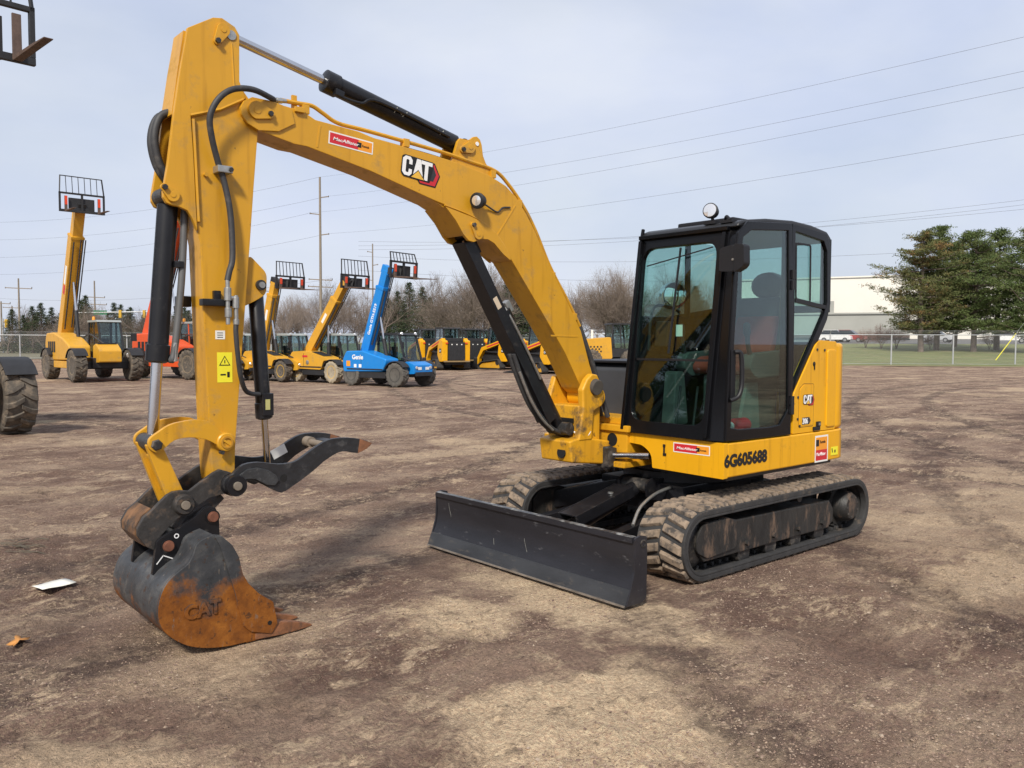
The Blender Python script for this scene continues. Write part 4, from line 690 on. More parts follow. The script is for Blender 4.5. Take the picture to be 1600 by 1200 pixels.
pin_flag(stick, 4.095, 2.375, YC + 0.108, R(38), 0.055, 0.036)
for a, b in (((3.828, 2.868), (3.70, 2.945)), ((3.99, 2.808), (3.828, 2.868)), ((3.975, 2.79), (3.955, 2.25))):
    q = MB(); q.tube([(a[0], YC + 0.1, a[1]), (b[0], YC + 0.1, b[1])], 0.010, 6); q.build('weld_bead', dulled_yellow, stick)
q = MB(); q.tube([(3.763, YC + 0.106, 3.23), (3.752, YC + 0.106, 2.985)], 0.006, 6); q.build('weld_bead', dulled_yellow, stick)
q = MB(); q.prism(rounded([(3.655, 2.10), (3.55, 2.00), (3.555, 1.88), (3.62, 1.84), (3.70, 1.80)], 0.03), YC - 0.055, YC - 0.035); q.prism(rounded([(3.655, 2.10), (3.55, 2.00), (3.555, 1.88), (3.62, 1.84), (3.70, 1.80)], 0.03), YC + 0.035, YC + 0.055); q.build('thumb_lug', dulled_yellow, stick, bevel=0.004)
q = MB(); q.box(3.777, 3.862, YC + 0.0905, YC + 0.0915, 1.382, 1.548); ws = q.build('warning_sticker', yellow_sticker, stick)
q = MB(); q.loft([[(3.82 - 0.032, YC + 0.092, 1.475), (3.82 + 0.032, YC + 0.092, 1.475), (3.82, YC + 0.092, 1.53)], [(3.82 - 0.032, YC + 0.0925, 1.475), (3.82 + 0.032, YC + 0.0925, 1.475), (3.82, YC + 0.0925, 1.53)]]); q.build('warning_triangle', ink, stick, smooth=0)
q = MB(); q.loft([[(3.82 - 0.024, YC + 0.0928, 1.480), (3.82 + 0.024, YC + 0.0928, 1.480), (3.82, YC + 0.0928, 1.521)], [(3.82 - 0.024, YC + 0.0932, 1.480), (3.82 + 0.024, YC + 0.0932, 1.480), (3.82, YC + 0.0932, 1.521)]]); q.build('warning_triangle', yellow_sticker, stick, smooth=0)
q = MB(); q.bar((3.80, YC + 0.0925, 1.41), (3.80, YC + 0.0925, 1.44), 0.014, 0.0006, up=(0, 1, 0)); q.bar((3.845, YC + 0.0925, 1.425), (3.815, YC + 0.0925, 1.425), 0.008, 0.0006, up=(0, 1, 0)); q.bar((3.82, YC + 0.0925, 1.487), (3.82, YC + 0.0925, 1.505), 0.006, 0.0006 * 3, up=(0, 1, 0)); q.build('warning_print', ink, stick)
q = MB(); q.box(3.816, 3.870, YC + 0.0905, YC + 0.0915, 1.62, 1.668); q.build('white_label', white_sticker, stick)
for k in range(3):
    q = MB(); q.bar((3.860, YC + 0.0918, 1.655 - 0.012 * k), (3.828, YC + 0.0918, 1.655 - 0.012 * k), 0.004, 0.0006, up=(0, 1, 0)); q.build('label_print', ink, stick)
q = MB(); q.box(3.783, 3.957, YC + 0.09, YC + 0.15, 1.80, 1.838); q.box(3.845, 3.885, YC + 0.09, YC + 0.12, 1.835, 1.885); q.build('valve_bracket', black, stick, bevel=0.006); q = MB(); q.box(3.93, 4.0, YC - 0.16, YC - 0.09, 1.80, 1.86); q.build('valve_bracket', black, stick, bevel=0.006)
for (x, z0, z1, r) in ((3.828, 1.70, 1.95, 0.012), (3.828, 1.83, 1.90, 0.02), (3.826, 1.74, 1.79, 0.019), (3.782, 1.72, 1.86, 0.012), (3.784, 1.79, 1.85, 0.019), (3.783, 1.70, 1.73, 0.017)):
    q = MB(); q.cyl((x, YC + 0.165, z0), (x, YC + 0.165, z1), r, n=12); q.build('hose_fitting', steel, stick, bevel=0.002)
q = MB(); q.cyl((3.835, YC + 0.165, 1.85), (3.77, YC + 0.165, 1.84), 0.012, n=10); q.build('hose_fitting', steel, stick)
H1 = [(3.52, 2.975), (3.55, 2.975), (3.677, 2.985), (3.796, 2.959), (3.877, 2.893), (3.918, 2.798), (3.904, 2.7), (3.861, 2.571), (3.827, 2.473), (3.797, 2.305), (3.792, 2.074), (3.816, 1.985), (3.828, 1.94)]
yy = [0.10, 0.13, 0.18, 0.20, 0.20, 0.185, 0.165, 0.14, 0.135, 0.14, 0.15, 0.16, 0.165]
q = MB(); q.tube(catmull([(x, YC + y, z) for (x, z), y in zip(H1, yy)], 8), 0.0165, 12); q.build('hydraulic_hose', rubber, stick)
q = MB(); q.cyl((3.52, YC + 0.10, 2.975), (3.44, YC + 0.087, 2.988), 0.013, n=10); q.cyl((3.50, YC + 0.096, 2.978), (3.47, YC + 0.092, 2.983), 0.018, n=6); q.build('hose_fitting', steel, stick)
q = MB(); q.box(3.788, 3.872, YC + 0.09, YC + 0.165, 2.518, 2.556); q.build('hose_clamp', steel, stick, bevel=0.006)
q = MB(); q.cyl((3.80, YC + 0.16, 2.537), (3.80, YC + 0.175, 2.537), 0.013, n=6); q.build('clamp_bolt', steel_black, stick)
q = MB(); q.cyl((3.915, YC + 0.09, 2.505), (3.915, YC + 0.115, 2.505), 0.011, n=10); q.build('grease_nipple', dulled_yellow, stick)
q = MB(); q.tube(catmull([(3.783, YC + 0.165, 1.705), (3.785, YC + 0.165, 1.66), (3.775, YC + 0.16, 1.55), (3.745, YC + 0.13, 1.41), (3.69, YC + 0.08, 1.325), (3.60, YC + 0.045, 1.305)], 8), 0.0135, 10); q.build('thumb_hose', rubber, stick)
for dy in (-0.055, 0.0):                                   # hoses slung behind the stick's head
    q = MB(); q.tube(catmull([(4.02, YC + dy, 2.84), (4.11, YC + dy, 2.80), (4.145, YC + dy, 2.68), (4.12, YC + dy, 2.55), (4.06, YC + dy, 2.46), (4.02, YC + dy, 2.36)], 8), 0.021, 10); q.build('head_hose', rubber, stick)
# --- cylinders
def cylinder(name, p0, p1, p2, r, rr, cap=0.012):
    """barrel p0->p1, rod p1->p2 (all on the centre plane)"""
    p0 = Vector((p0[0], YC, p0[1])); p1 = Vector((p1[0], YC, p1[1])); p2 = Vector((p2[0], YC, p2[1])); d = (p1 - p0).normalized()
    q = MB(); ln = (p1 - p0).length; q.lathe(p0, d, [(r * 0.8, 0), (r, 0.012), (r, ln - 0.10), (r + cap * 0.7, ln - 0.095), (r + cap * 0.7, ln - 0.01), (r * 0.75, ln)], 32); o = q.build(name, black, ex)
    q = MB(); q.cyl(p1 - d * 0.05, p2, rr, n=24); q.build('rod', chrome, o)
    return o, p0, p1, p2, d
sc_, a0, a1, a2, sdv = cylinder('stick_cylinder', (2.16, 2.957), (3.155, 3.186), (3.78, 3.318), 0.060, 0.027)
for c, r, w in ((a0 - sdv * 0.05, 0.05, 0.055), (a2, 0.045, 0.06)):
    q = MB(); q.cyl(c - Vector((0, w, 0)), c + Vector((0, w, 0)), r, n=24); q.build('rod_eye', black, sc_, bevel=0.004)
nrm = sdv.cross(Vector((0, 1, 0))); nrm = nrm if nrm.z < 0 else -nrm
q = MB(); q.tube(catmull([a0 + sdv * 0.95 + Vector((0, 0.03, 0)) + nrm * 0.05, a0 + sdv * 0.93 + Vector((0, 0.06, 0)) + nrm * 0.075, a0 + sdv * 0.78 + Vector((0, 0.068, 0)) + nrm * 0.06, a0 + sdv * 0.66 + Vector((0, 0.075, 0)) + nrm * 0.0, a0 + sdv * 0.1 + Vector((0, 0.07, 0)) + nrm * 0.0], 6), 0.010, 8); q.build('port_pipe', black, sc_)
q = MB(); c = a0 + sdv * 0.93 + Vector((0, 0.055, 0)) + nrm * 0.06; q.bar(c - sdv * 0.03, c + sdv * 0.03, 0.04, 0.04); q.build('port_block', black, sc_, bevel=0.006)
for k, (t_, du, dv) in enumerate(((0.46, 0.015, 0.02), (0.50, 0.02, -0.01), (0.53, 0.008, 0.02), (0.16, 0.012, 0.018), (0.18, 0.014, -0.012))):
    c = a0 + sdv * t_ + Vector((0, 0.0605, 0)) - nrm * 0.006; q = MB(); q.bar(c - sdv * du - nrm * dv, c + sdv * du + nrm * dv, 0.006, 0.001, up=(0, 1, 0)); q.build('chalk_mark', mat('chalk', (0.45, 0.44, 0.36), 0.9), sc_)
bk, b0, b1, b2, bd = cylinder('bucket_cylinder', (4.082, 2.345), (4.153, 1.492), (4.183, 1.085), 0.053, 0.030)
q = MB(); q.cyl((4.10, YC - 0.07, 2.38), (4.10, YC + 0.07, 2.38), 0.045, n=20); q.build('barrel_eye', steel_black, bk, bevel=0.004)
q = MB(); q.cyl((4.196, YC - 0.11, 1.07), (4.196, YC + 0.10, 1.07), 0.044, n=24); q.build('rod_eye', steel_black, bk, bevel=0.006)
q = MB(); q.tube(catmull([(4.00, YC + 0.02, 2.36), (4.01, YC + 0.03, 2.2), (4.03, YC + 0.03, 1.9), (4.075, YC + 0.035, 1.54), (4.10, YC + 0.03, 1.52)], 8), 0.019, 10); q.build('cylinder_hose', mat('grey_hose', (0.10, 0.10, 0.10), 0.5, var=0.2), bk)
q = MB(); q.cyl((4.067, YC + 0.035, 1.60), (4.075, YC + 0.035, 1.50), 0.019, n=8); q.build('hose_fitting', steel, bk)
q = MB(); q.bar((4.07, YC + 0.03, 2.02), (4.02, YC + 0.03, 2.02), 0.05, 0.035); q.build('hose_clamp', black, bk, bevel=0.004)
tb, t0_, t1_, t2_, td = cylinder('thumb_cylinder', (3.597, 1.895), (3.552, 1.155), (3.532, 0.82), 0.043, 0.020, cap=0.008)
q = MB(); q.cyl((3.592, YC - 0.075, 1.93), (3.592, YC + 0.075, 1.93), 0.03, n=20); q.build('barrel_eye', steel_black, tb, bevel=0.003)
q = MB(); q.cyl((3.592, YC + 0.07, 1.93), (3.592, YC + 0.085, 1.93), 0.018, n=16); q.build('pin_end', steel, tb)
q = MB(); q.box(3.52, 3.585, YC + 0.03, YC + 0.062, 1.18, 1.31); q.build('port_block', black, tb, bevel=0.006)
q = MB(); q.box(3.545, 3.572, YC + 0.0625, YC + 0.066, 1.215, 1.275); q.build('tag_plate', mat('brass_tag', (0.4, 0.38, 0.15), 0.5), tb)
q = MB(); q.cyl((3.532, YC - 0.06, 0.83), (3.532, YC + 0.06, 0.83), 0.035, n=20); q.build('rod_eye', steel_black, tb)
bm_, c0, c1, c2, cdv = cylinder('boom_cylinder', (1.16, 0.955), (1.735, 1.84), (2.058, 2.36), 0.050, 0.026)
q = MB(); q.cyl((1.155, YC - 0.10, 0.95), (1.155, YC + 0.12, 0.95), 0.05, n=22); q.build('barrel_eye', steel_black, bm_, bevel=0.006)
q = MB(); q.cyl((2.058, YC - 0.09, 2.36), (2.058, YC + 0.09, 2.36), 0.046, n=22); q.bar(c2 - cdv * 0.02, c2 - cdv * 0.16, 0.06, 0.06, up=(0, 1, 0)); q.build('rod_eye', black, bm_, bevel=0.006)
fn = Vector((0.843, 0, -0.538)); s0 = c2 + Vector((0, 0, 0)); g = MB()
for dy in (-0.066, 0.066): g.bar(c2 + fn * 0.058 + Vector((0, dy, 0)) - cdv * 0.02, c0 + fn * 0.070 + Vector((0, dy, 0)) + cdv * 0.12, 0.008, 0.08, up=fn)
g.bar(c2 + fn * 0.098 - cdv * 0.02, c0 + fn * 0.110 + cdv * 0.12, 0.14, 0.010, up=fn); g.build('rod_guard', black, bm_, bevel=0.003)
q = MB(); c = c0 + cdv * 1.15 + fn * 0.06 + Vector((0, 0.0705, 0)); q.bar(c - cdv * 0.045, c + cdv * 0.045, 0.04, 0.001, up=(0, 1, 0)); q.build('maker_plate', mat('cream_label', (0.55, 0.45, 0.33), 0.6), bm_)
for k, (off, m_, r) in enumerate(((0.0, rubber, 0.019), (0.045, rubber, 0.017))):
    q = MB(); q.tube(catmull([c0 + cdv * 0.75 + fn * 0.11 + Vector((0, off, 0)), c0 + cdv * 0.55 + fn * 0.14 + Vector((0, off, 0)), c0 + cdv * 0.3 + fn * 0.15 + Vector((0, off, 0)), c0 + cdv * 0.08 + fn * 0.10 + Vector((0, off, 0)), c0 - cdv * 0.06 + fn * 0.0 + Vector((0, off, 0)), c0 - cdv * 0.10 - fn * 0.1 + Vector((0, off, 0))], 8), r, 10); q.build('cylinder_hose', m_, bm_)
q = MB(); q.tube(catmull([c0 + cdv * 0.62 + fn * 0.15 + Vector((0, 0.07, 0)), c0 + cdv * 0.4 + fn * 0.17 + Vector((0, 0.07, 0)), c0 + cdv * 0.2 + fn * 0.155 + Vector((0, 0.07, 0)), c0 + cdv * 0.06 + fn * 0.11 + Vector((0, 0.07, 0))], 8), 0.010, 8); q.build('steel_pipe', steel, bm_)
q = MB(); q.tube(catmull([c1 + Vector((0, 0.03, 0.02)), c1 - cdv * 0.10 + Vector((0, 0.06, 0)), c1 - cdv * 0.35 + Vector((0, 0.066, 0)), c1 - cdv * 0.6 + Vector((0, 0.06, 0))], 6), 0.010, 8); q.build('port_pipe', steel, bm_)
q = MB(); c = c1 + cdv * 0.0 - fn * 0.06; q.bar(c - cdv * 0.05, c + cdv * 0.04, 0.05, 0.05, up=fn); q.build('port_block', steel, bm_, bevel=0.008)
q = MB(); q.tube(catmull([(1.12, YC + 0.13, 0.93), (1.08, YC + 0.17, 0.88), (1.03, YC + 0.19, 0.90), (1.0, YC + 0.19, 0.93)], 6), 0.006, 6); q.build('grease_line', white_sticker, bm_)
# --- bucket linkage
ARM = [(3.856, 1.109), (3.922, 1.171), (3.99, 1.187), (4.056, 1.184), (4.133, 1.169), (4.195, 1.133), (4.239, 1.099), (4.238, 1.05), (4.198, 1.025), (4.166, 1.044), (4.112, 1.084), (4.035, 1.094), (3.946, 1.077), (3.878, 1.037), (3.844, 1.006), (3.809, 1.015), (3.792, 1.06), (3.808, 1.095)]
ARM = [(p.x, p.y) for p in catmull([(x, z, 0) for x, z in ARM], 3, True)]
for y0, y1 in ((YC + 0.10, YC + 0.132), (YC - 0.132, YC - 0.10)):
    q = MB(); q.prism(ARM, y0, y1); ar = q.build('bell_crank', dulled_yellow, ex, bevel=0.004)
    if y0 > YC:
        q = MB(); q.lathe((3.836, y1, 1.055), (0, 1, 0), [(0.052, -0.05), (0.052, 0.008), (0.046, 0.014)], 28); q.build('pin_boss', dulled_yellow, ar)
        q = MB(); q.ring(circle2(3.836, 1.055, 0.034), circle2(3.836, 1.055, 0.024), y1 + 0.014, y1 + 0.022); q.build('pin_ring', mat('ochre_paint', (0.45, 0.22, 0.02), 0.5), ar); 
        q = MB(); q.bar((3.815, y1 + 0.017, 1.04), (3.857, y1 + 0.017, 1.07), 0.012, 0.008, up=(0, 1, 0)); q.build('pin_bolt', dulled_yellow, ar)
        q = MB(); q.lathe((4.205, y1, 1.068), (0, 1, 0), [(0.03, 0), (0.03, 0.012), (0.024, 0.018)], 6); q.build('pin_nut', steel_black, ar)
        q = MB(); q.cyl((3.858, y1 - 0.02, 1.0), (3.858, y1 + 0.01, 1.0), 0.012, n=10); q.build('grease_nipple', steel_black, ar)
lk = MB(); pl0 = Vector((4.205, 0, 1.06)); pl1 = Vector((4.085, 0, 0.745)); dl = (pl1 - pl0).normalized(); pn = Vector((-dl.z, 0, dl.x))
def linkp(w0, w1): return [(pl0 + pn * w0 - dl * 0.02), (pl1 + pn * w1), (pl1 - pn * w1), (pl0 - pn * w0 - dl * 0.02)]
for y0, y1 in ((YC + 0.062, YC + 0.098), (YC - 0.098, YC - 0.062)):
    lk.prism([(p.x, p.z) for p in linkp(0.038, 0.048)], y0, y1)
lk.prism([(p.x, p.z) for p in [pl0 + dl * 0.06 + pn * 0.02, pl0 + dl * 0.27 + pn * 0.02, pl0 + dl * 0.27 - pn * 0.02, pl0 + dl * 0.06 - pn * 0.02]], YC - 0.065, YC + 0.065); lko = lk.build('bucket_link', dulled_yellow, ex, bevel=0.008)
# --- coupler
COUP = [(3.876, 0.909), (3.835, 0.894), (3.781, 0.871), (3.759, 0.822), (3.778, 0.778), (3.819, 0.765), (3.858, 0.772), (3.94, 0.758), (4.005, 0.722), (4.045, 0.688), (4.10, 0.672), (4.145, 0.64), (4.195, 0.59), (4.228, 0.516), (4.268, 0.542), (4.31, 0.602), (4.312, 0.643), (4.281, 0.698), (4.234, 0.733), (4.193, 0.772), (4.159, 0.801), (4.129, 0.815), (4.086, 0.817), (4.044, 0.808), (3.987, 0.847), (3.913, 0.893)]
coupm = mat('rusty_coupler', (0.03, 0.027, 0.025), 0.6, var=0.4, scale=10, dirt=((0.13, 0.085, 0.055), 0.36, 14), bump=0.4)
q = MB()
for y0, y1 in ((YC + 0.115, YC + 0.15), (YC - 0.15, YC - 0.115)): q.prism(COUP, y0, y1)
q.prism([(4.10, 0.60), (4.06, 0.66), (3.95, 0.72), (3.86, 0.765), (3.84, 0.74), (3.93, 0.66), (4.05, 0.58)], YC - 0.115, YC + 0.115)
cpo = q.build('quick_coupler', coupm, ex, bevel=0.006)
q = MB(); q.loft([[(4.315, y, 0.605), (4.316, y, 0.645), (4.285, y, 0.70), (4.235, y, 0.738), (4.215, y, 0.715), (4.25, y, 0.665), (4.262, y, 0.60), (4.24, y, 0.525), (4.268, y, 0.54)] for y in (YC - 0.112, YC + 0.112)]); q.build('coupler_back', mat('tan_rusty_plate', (0.17, 0.085, 0.038), 0.85, var=0.45, scale=9, dirt=((0.035, 0.028, 0.024), 0.55, 8), bump=0.5), cpo, bevel=0.005)
for (x, z, r, m_) in ((3.815, 0.822, 0.062, black), (4.082, 0.745, 0.055, coupm)):
    q = MB(); q.lathe((x, YC + 0.15, z), (0, 1, 0), [(r, -0.02), (r, 0.03), (r * 0.86, 0.042), (r * 0.5, 0.042), (r * 0.5, 0.03)], 30); q.build('pin_collar', m_, cpo)
    q = MB(); q.cyl((x, YC + 0.17, z), (x, YC + 0.205, z), 0.024, n=20); q.build('pin_end', mat('rubbed_steel', (0.28, 0.24, 0.19), 0.5, metal=0.6, var=0.3), cpo, bevel=0.004)
    q = MB(); q.lathe((x, YC - 0.15, z), (0, -1, 0), [(r, -0.02), (r, 0.03), (r * 0.86, 0.042)], 30); q.build('pin_collar', m_, cpo)
    q = MB(); q.cyl((x, YC - 0.14, z), (x, YC + 0.14, z), 0.03, n=20); q.build('cross_pin', steel_black, cpo)
# --- bucket
BS = [(4.007, 0.609), (4.058, 0.593), (4.093, 0.571), (4.113, 0.52), (4.141, 0.477), (4.181, 0.451), (4.227, 0.418), (4.26, 0.378), (4.283, 0.322), (4.292, 0.265), (4.285, 0.205), (4.251, 0.142), (4.193, 0.088), (4.127, 0.048), (4.039, 0.020), (3.942, 0.006), (3.855, 0.004), (3.76, 0.008), (3.683, 0.012)]
BR = [(3.664, 0.073), (3.689, 0.195), (3.772, 0.259), (3.829, 0.323), (3.859, 0.379), (3.879, 0.474), (3.913, 0.543), (3.97, 0.6)]
def bucket_mat():
    m = bpy.data.materials.new('rusting_bucket_paint'); m.use_nodes = True; t = m.node_tree; N = t.nodes; K = t.links.new; b = N['Principled BSDF']
    g = N.new('ShaderNodeNewGeometry'); s = N.new('ShaderNodeSeparateXYZ'); K(g.outputs['Position'], s.inputs[0])
    def noise(sc, det=7, ro=0.65):
        n = N.new('ShaderNodeTexNoise'); n.inputs['Scale'].default_value = sc; n.inputs['Detail'].default_value = det; n.inputs['Roughness'].default_value = ro; K(g.outputs['Position'], n.inputs['Vector']); return n.outputs['Fac']
    def mth(op, a, c):
        n = N.new('ShaderNodeMath'); n.operation = op
        for i, v in enumerate((a, c)):
            if isinstance(v, (int, float)): n.inputs[i].default_value = v
            else: K(v, n.inputs[i])
        return n.outputs[0]
    def rmp(f, st):
        n = N.new('ShaderNodeValToRGB')
        while len(n.color_ramp.elements) < len(st): n.color_ramp.elements.new(0.5)
        for e, (p, c) in zip(n.color_ramp.elements, st): e.position = p; e.color = (*c, 1) if isinstance(c, tuple) else (c, c, c, 1)
        K(f, n.inputs['Fac']); return n.outputs['Color']
    # worn bare and rusted where the bucket digs: towards the toe and the heel
    sn = N.new('ShaderNodeSeparateXYZ'); K(g.outputs['True Normal'], sn.inputs[0]); side_ = mth('GREATER_THAN', mth('ABSOLUTE', sn.outputs['Y'], 0), 0.5)
    vv = mth('MULTIPLY', mth('SUBTRACT', mth('ABSOLUTE', mth('SUBTRACT', s.outputs['X'], 4.03), 0), 0.09), 0.85)
    w = mth('ADD', mth('SUBTRACT', 0.22, s.outputs['Z']), mth('MULTIPLY', side_, mth('ADD', vv, 0.115))); w = mth('ADD', mth('MULTIPLY', w, 2.6), mth('MULTIPLY', mth('SUBTRACT', noise(2.2, 10, 0.72), 0.5), 2.1))
    rust_f = rmp(mth('ADD', w, mth('MULTIPLY', mth('SUBTRACT', noise(14, 6, 0.7), 0.5), 0.9)), [(0.0, 0.0), (0.14, 0.45), (0.34, 1.0)])
    paint = rmp(noise(7), [(0.3, (0.026, 0.028, 0.031)), (0.52, (0.05, 0.052, 0.056)), (0.72, (0.105, 0.103, 0.098))])
    rust = rmp(noise(12, 8, 0.7), [(0.3, (0.11, 0.036, 0.008)), (0.5, (0.20, 0.066, 0.010)), (0.7, (0.29, 0.105, 0.016))])
    mx_ = N.new('ShaderNodeMix'); mx_.data_type = 'RGBA'; K(rust_f, mx_.inputs['Factor']); K(paint, mx_.inputs['A']); K(rust, mx_.inputs['B']); mpx = N.new('ShaderNodeMapping'); mpx.inputs['Scale'].default_value = (5, 5, 1.2); mpx.inputs['Rotation'].default_value = (0, 0.5, 0); K(g.outputs['Position'], mpx.inputs['Vector']); nsx = N.new('ShaderNodeTexNoise'); nsx.inputs['Scale'].default_value = 9; nsx.inputs['Detail'].default_value = 8; nsx.inputs['Roughness'].default_value = 0.75; K(mpx.outputs['Vector'], nsx.inputs['Vector'])
    scr = rmp(nsx.outputs['Fac'], [(0.60, 0.0), (0.66, 0.7)]); mx2 = N.new('ShaderNodeMix'); mx2.data_type = 'RGBA'; K(scr, mx2.inputs['Factor']); K(mx_.outputs['Result'], mx2.inputs['A']); mx2.inputs['B'].default_value = (0.16, 0.135, 0.11, 1)
    pit = rmp(noise(30, 4, 0.6), [(0.60, 0.0), (0.68, 0.8)]); mx3 = N.new('ShaderNodeMix'); mx3.data_type = 'RGBA'; K(pit, mx3.inputs['Factor']); K(mx2.outputs['Result'], mx3.inputs['A']); mx3.inputs['B'].default_value = (0.05, 0.025, 0.014, 1); K(mx3.outputs['Result'], b.inputs['Base Color'])
    ro = N.new('ShaderNodeMix'); ro.data_type = 'FLOAT'; K(rust_f, ro.inputs['Factor']); ro.inputs['A'].default_value = 0.42; ro.inputs['B'].default_value = 0.85; K(ro.outputs['Result'], b.inputs['Roughness'])
    bpn = N.new('ShaderNodeBump'); bpn.inputs['Strength'].default_value = 0.3; bpn.inputs['Distance'].default_value = 0.006; K(noise(28), bpn.inputs['Height']); K(bpn.outputs['Normal'], b.inputs['Normal'])
    return m
BM_ = bucket_mat(); BM_.node_tree.nodes['Principled BSDF'].inputs['Specular IOR Level'].default_value = 0.25; Y0, Y1 = YC - 0.38, YC + 0.38
sm = [(p.x, p.y) for p in catmull([(x, z, 0) for x, z in BS], 3)]
shell = MB(); inn = []
for i in range(len(sm)):
    a = Vector(sm[max(i - 1, 0)]); c = Vector(sm[min(i + 1, len(sm) - 1)]); d = (c - a).normalized(); inn.append((sm[i][0] - d.y * -0.016 * -1 if False else sm[i][0] + d.y * 0.016, sm[i][1] - d.x * 0.016))
cen = Vector((3.95, 0.3)); 
if (Vector(inn[20]) - cen).length > (Vector(sm[20]) - cen).length: inn = [(2 * s0_[0] - i0_[0], 2 * s0_[1] - i0_[1]) for s0_, i0_ in zip(sm, inn)]
shell.prism(sm + inn[::-1], Y0 + 0.018, Y1 - 0.018); bucket = shell.build('bucket', BM_, ex)
for y0, y1 in ((Y1 - 0.018, Y1), (Y0, Y0 + 0.018)):
    q = MB(); q.prism([(x, z) for x, z in sm] + BR, y0, y1); q.build('side_wall', BM_, bucket, bevel=0.004)
for y0, y1 in ((Y1, Y1 + 0.012), (Y0 - 0.012, Y0)):
    q = MB(); q.prism(rounded([(4.004, 0.600), (3.968, 0.598), (3.912, 0.541), (3.878, 0.474), (3.858, 0.379), (3.828, 0.323), (3.771, 0.258), (3.69, 0.197), (3.666, 0.075), (3.70, 0.022), (3.82, 0.06), (3.86, 0.10), (3.90, 0.28), (3.975, 0.54)], 0.006, 2), y0, y1); q.build('side_cutter', BM_, bucket, bevel=0.003)
for y0, y1 in ((Y1 + 0.012, Y1 + 0.014),):
    q = MB(); q.cyl((3.712, y0 - 0.002, 0.085), (3.712, y1, 0.085), 0.012, n=12); q.build('cutter_hole', ink, bucket)
q = MB(); q.prism([(3.84, 0.0), (3.84, 0.026), (3.665, 0.035), (3.635, 0.018), (3.665, 0.004)], Y0 + 0.002, Y1 - 0.002); q.build('lip', BM_, bucket, bevel=0.003)
for k in range(5):
    y = Y0 + 0.035 + k * (Y1 - Y0 - 0.07) / 4; q = MB(); t_ = [(3.79, 0.003, 0.040), (3.70, 0.0, 0.042), (3.64, -0.004, 0.038), (3.54, -0.006, 0.028), (3.445, -0.002, 0.016)]
    rings = []
    for i, (x, z0, hw) in enumerate(t_):
        z1 = (0.040, 0.066, 0.070, 0.045, 0.010)[i]; rings.append([(x, y - hw, z0 + 0.004), (x, y + hw, z0 + 0.004), (x, y + hw * 0.9, z1), (x, y - hw * 0.9, z1)])
    q.loft(rings); q.build('tooth', mat('rusty_tooth', (0.21, 0.085, 0.035), 0.8, var=0.35, scale=20, dirt=((0.08, 0.045, 0.03), 0.4, 18), bump=0.3), bucket, bevel=0.005)
EAR = [(4.254, 0.400), (4.238, 0.51), (4.228, 0.567), (4.213, 0.584), (4.179, 0.6), (4.114, 0.626), (4.028, 0.675), (3.976, 0.715), (3.95, 0.722), (3.918, 0.708), (3.9, 0.669), (3.897, 0.568), (3.898, 0.535), (3.985, 0.538), (4.048, 0.468), (4.116, 0.404)]
for y0, y1 in ((YC + 0.155, YC + 0.183), (YC - 0.183, YC - 0.155)):
    q = MB(); q.prism(EAR, y0, y1); e_ = q.build('ear', black, bucket, bevel=0.004)
for (x, z) in ((4.172, 0.540), (3.935, 0.662)):
    q = MB(); q.cyl((x, YC - 0.21, z), (x, YC + 0.195, z), 0.030, n=22); q.cyl((x, YC + 0.18, z), (x, YC + 0.205, z), 0.026, n=22); q.build('bucket_pin', mat('rusty_pin', (0.15, 0.055, 0.03), 0.7, var=0.3, scale=30), bucket, bevel=0.004)
    q = MB(); q.ring(circle2(x, z, 0.0375), circle2(x, z, 0.031), YC + 0.183, YC + 0.190); q.build('pin_collar', black, bucket)
q = MB(); q.ring(circle2(4.128, 0.586, 0.013, 16), circle2(4.128, 0.586, 0.008, 16), YC + 0.1835, YC + 0.1845); q.build('paint_mark', white_ink, bucket)
q = MB(); q.bar((4.232, YC + 0.1842, 0.452), (4.197, YC + 0.1842, 0.494), 0.005, 0.001, up=(0, 1, 0)); q.bar((4.199, YC + 0.1842, 0.494), (4.150, YC + 0.1842, 0.470), 0.005, 0.001, up=(0, 1, 0)); q.build('paint_mark', white_ink, bucket)
# raised lettering cast on the side wall
text('raised_letters', 'CAT', 0.10, (4.165, Y1 + 0.001, 0.195), Vector((-1, 0, 0.03)), UP, BM_, bucket, extrude=0.007, bold=0.004, sx=0.95)
# --- thumb
TH = [(3.825, 0.885), (3.808, 0.901), (3.763, 0.93), (3.705, 0.937), (3.648, 0.932), (3.557, 0.914), (3.483, 0.915), (3.434, 0.928), (3.357, 0.974), (3.273, 1.018), (3.207, 1.034), (3.106, 1.032), (3.022, 1.017), (2.946, 0.987), (2.982, 0.956), (3.045, 0.933), (3.12, 0.949), (3.18, 0.947), (3.274, 0.902), (3.339, 0.855), (3.511, 0.757), (3.565, 0.757), (3.649, 0.806), (3.706, 0.832), (3.747, 0.834), (3.775, 0.809), (3.801, 0.773), (3.845, 0.774), (3.876, 0.813), (3.868, 0.861)]
THs = [(p.x, p.y) for p in catmull([(x, z, 0) for x, z in TH], 2, True)]
thm = mat('worn_black_thumb', (0.02, 0.02, 0.022), 0.42, var=0.4, scale=8, dirt=((0.075, 0.072, 0.07), 0.26, 16), bump=0.3)
q = MB(); q.prism(THs, YC + 0.165, YC + 0.195); thumb = q.build('thumb', thm, ex, bevel=0.004)
q = MB(); q.prism(THs, YC - 0.195, YC - 0.165); q.build('far_cheek', thm, thumb, bevel=0.004)
PAD = [(3.793, 0.876), (3.749, 0.903), (3.69, 0.908), (3.626, 0.888), (3.577, 0.854), (3.562, 0.823), (3.585, 0.796), (3.635, 0.805), (3.702, 0.845), (3.75, 0.85), (3.779, 0.839)]
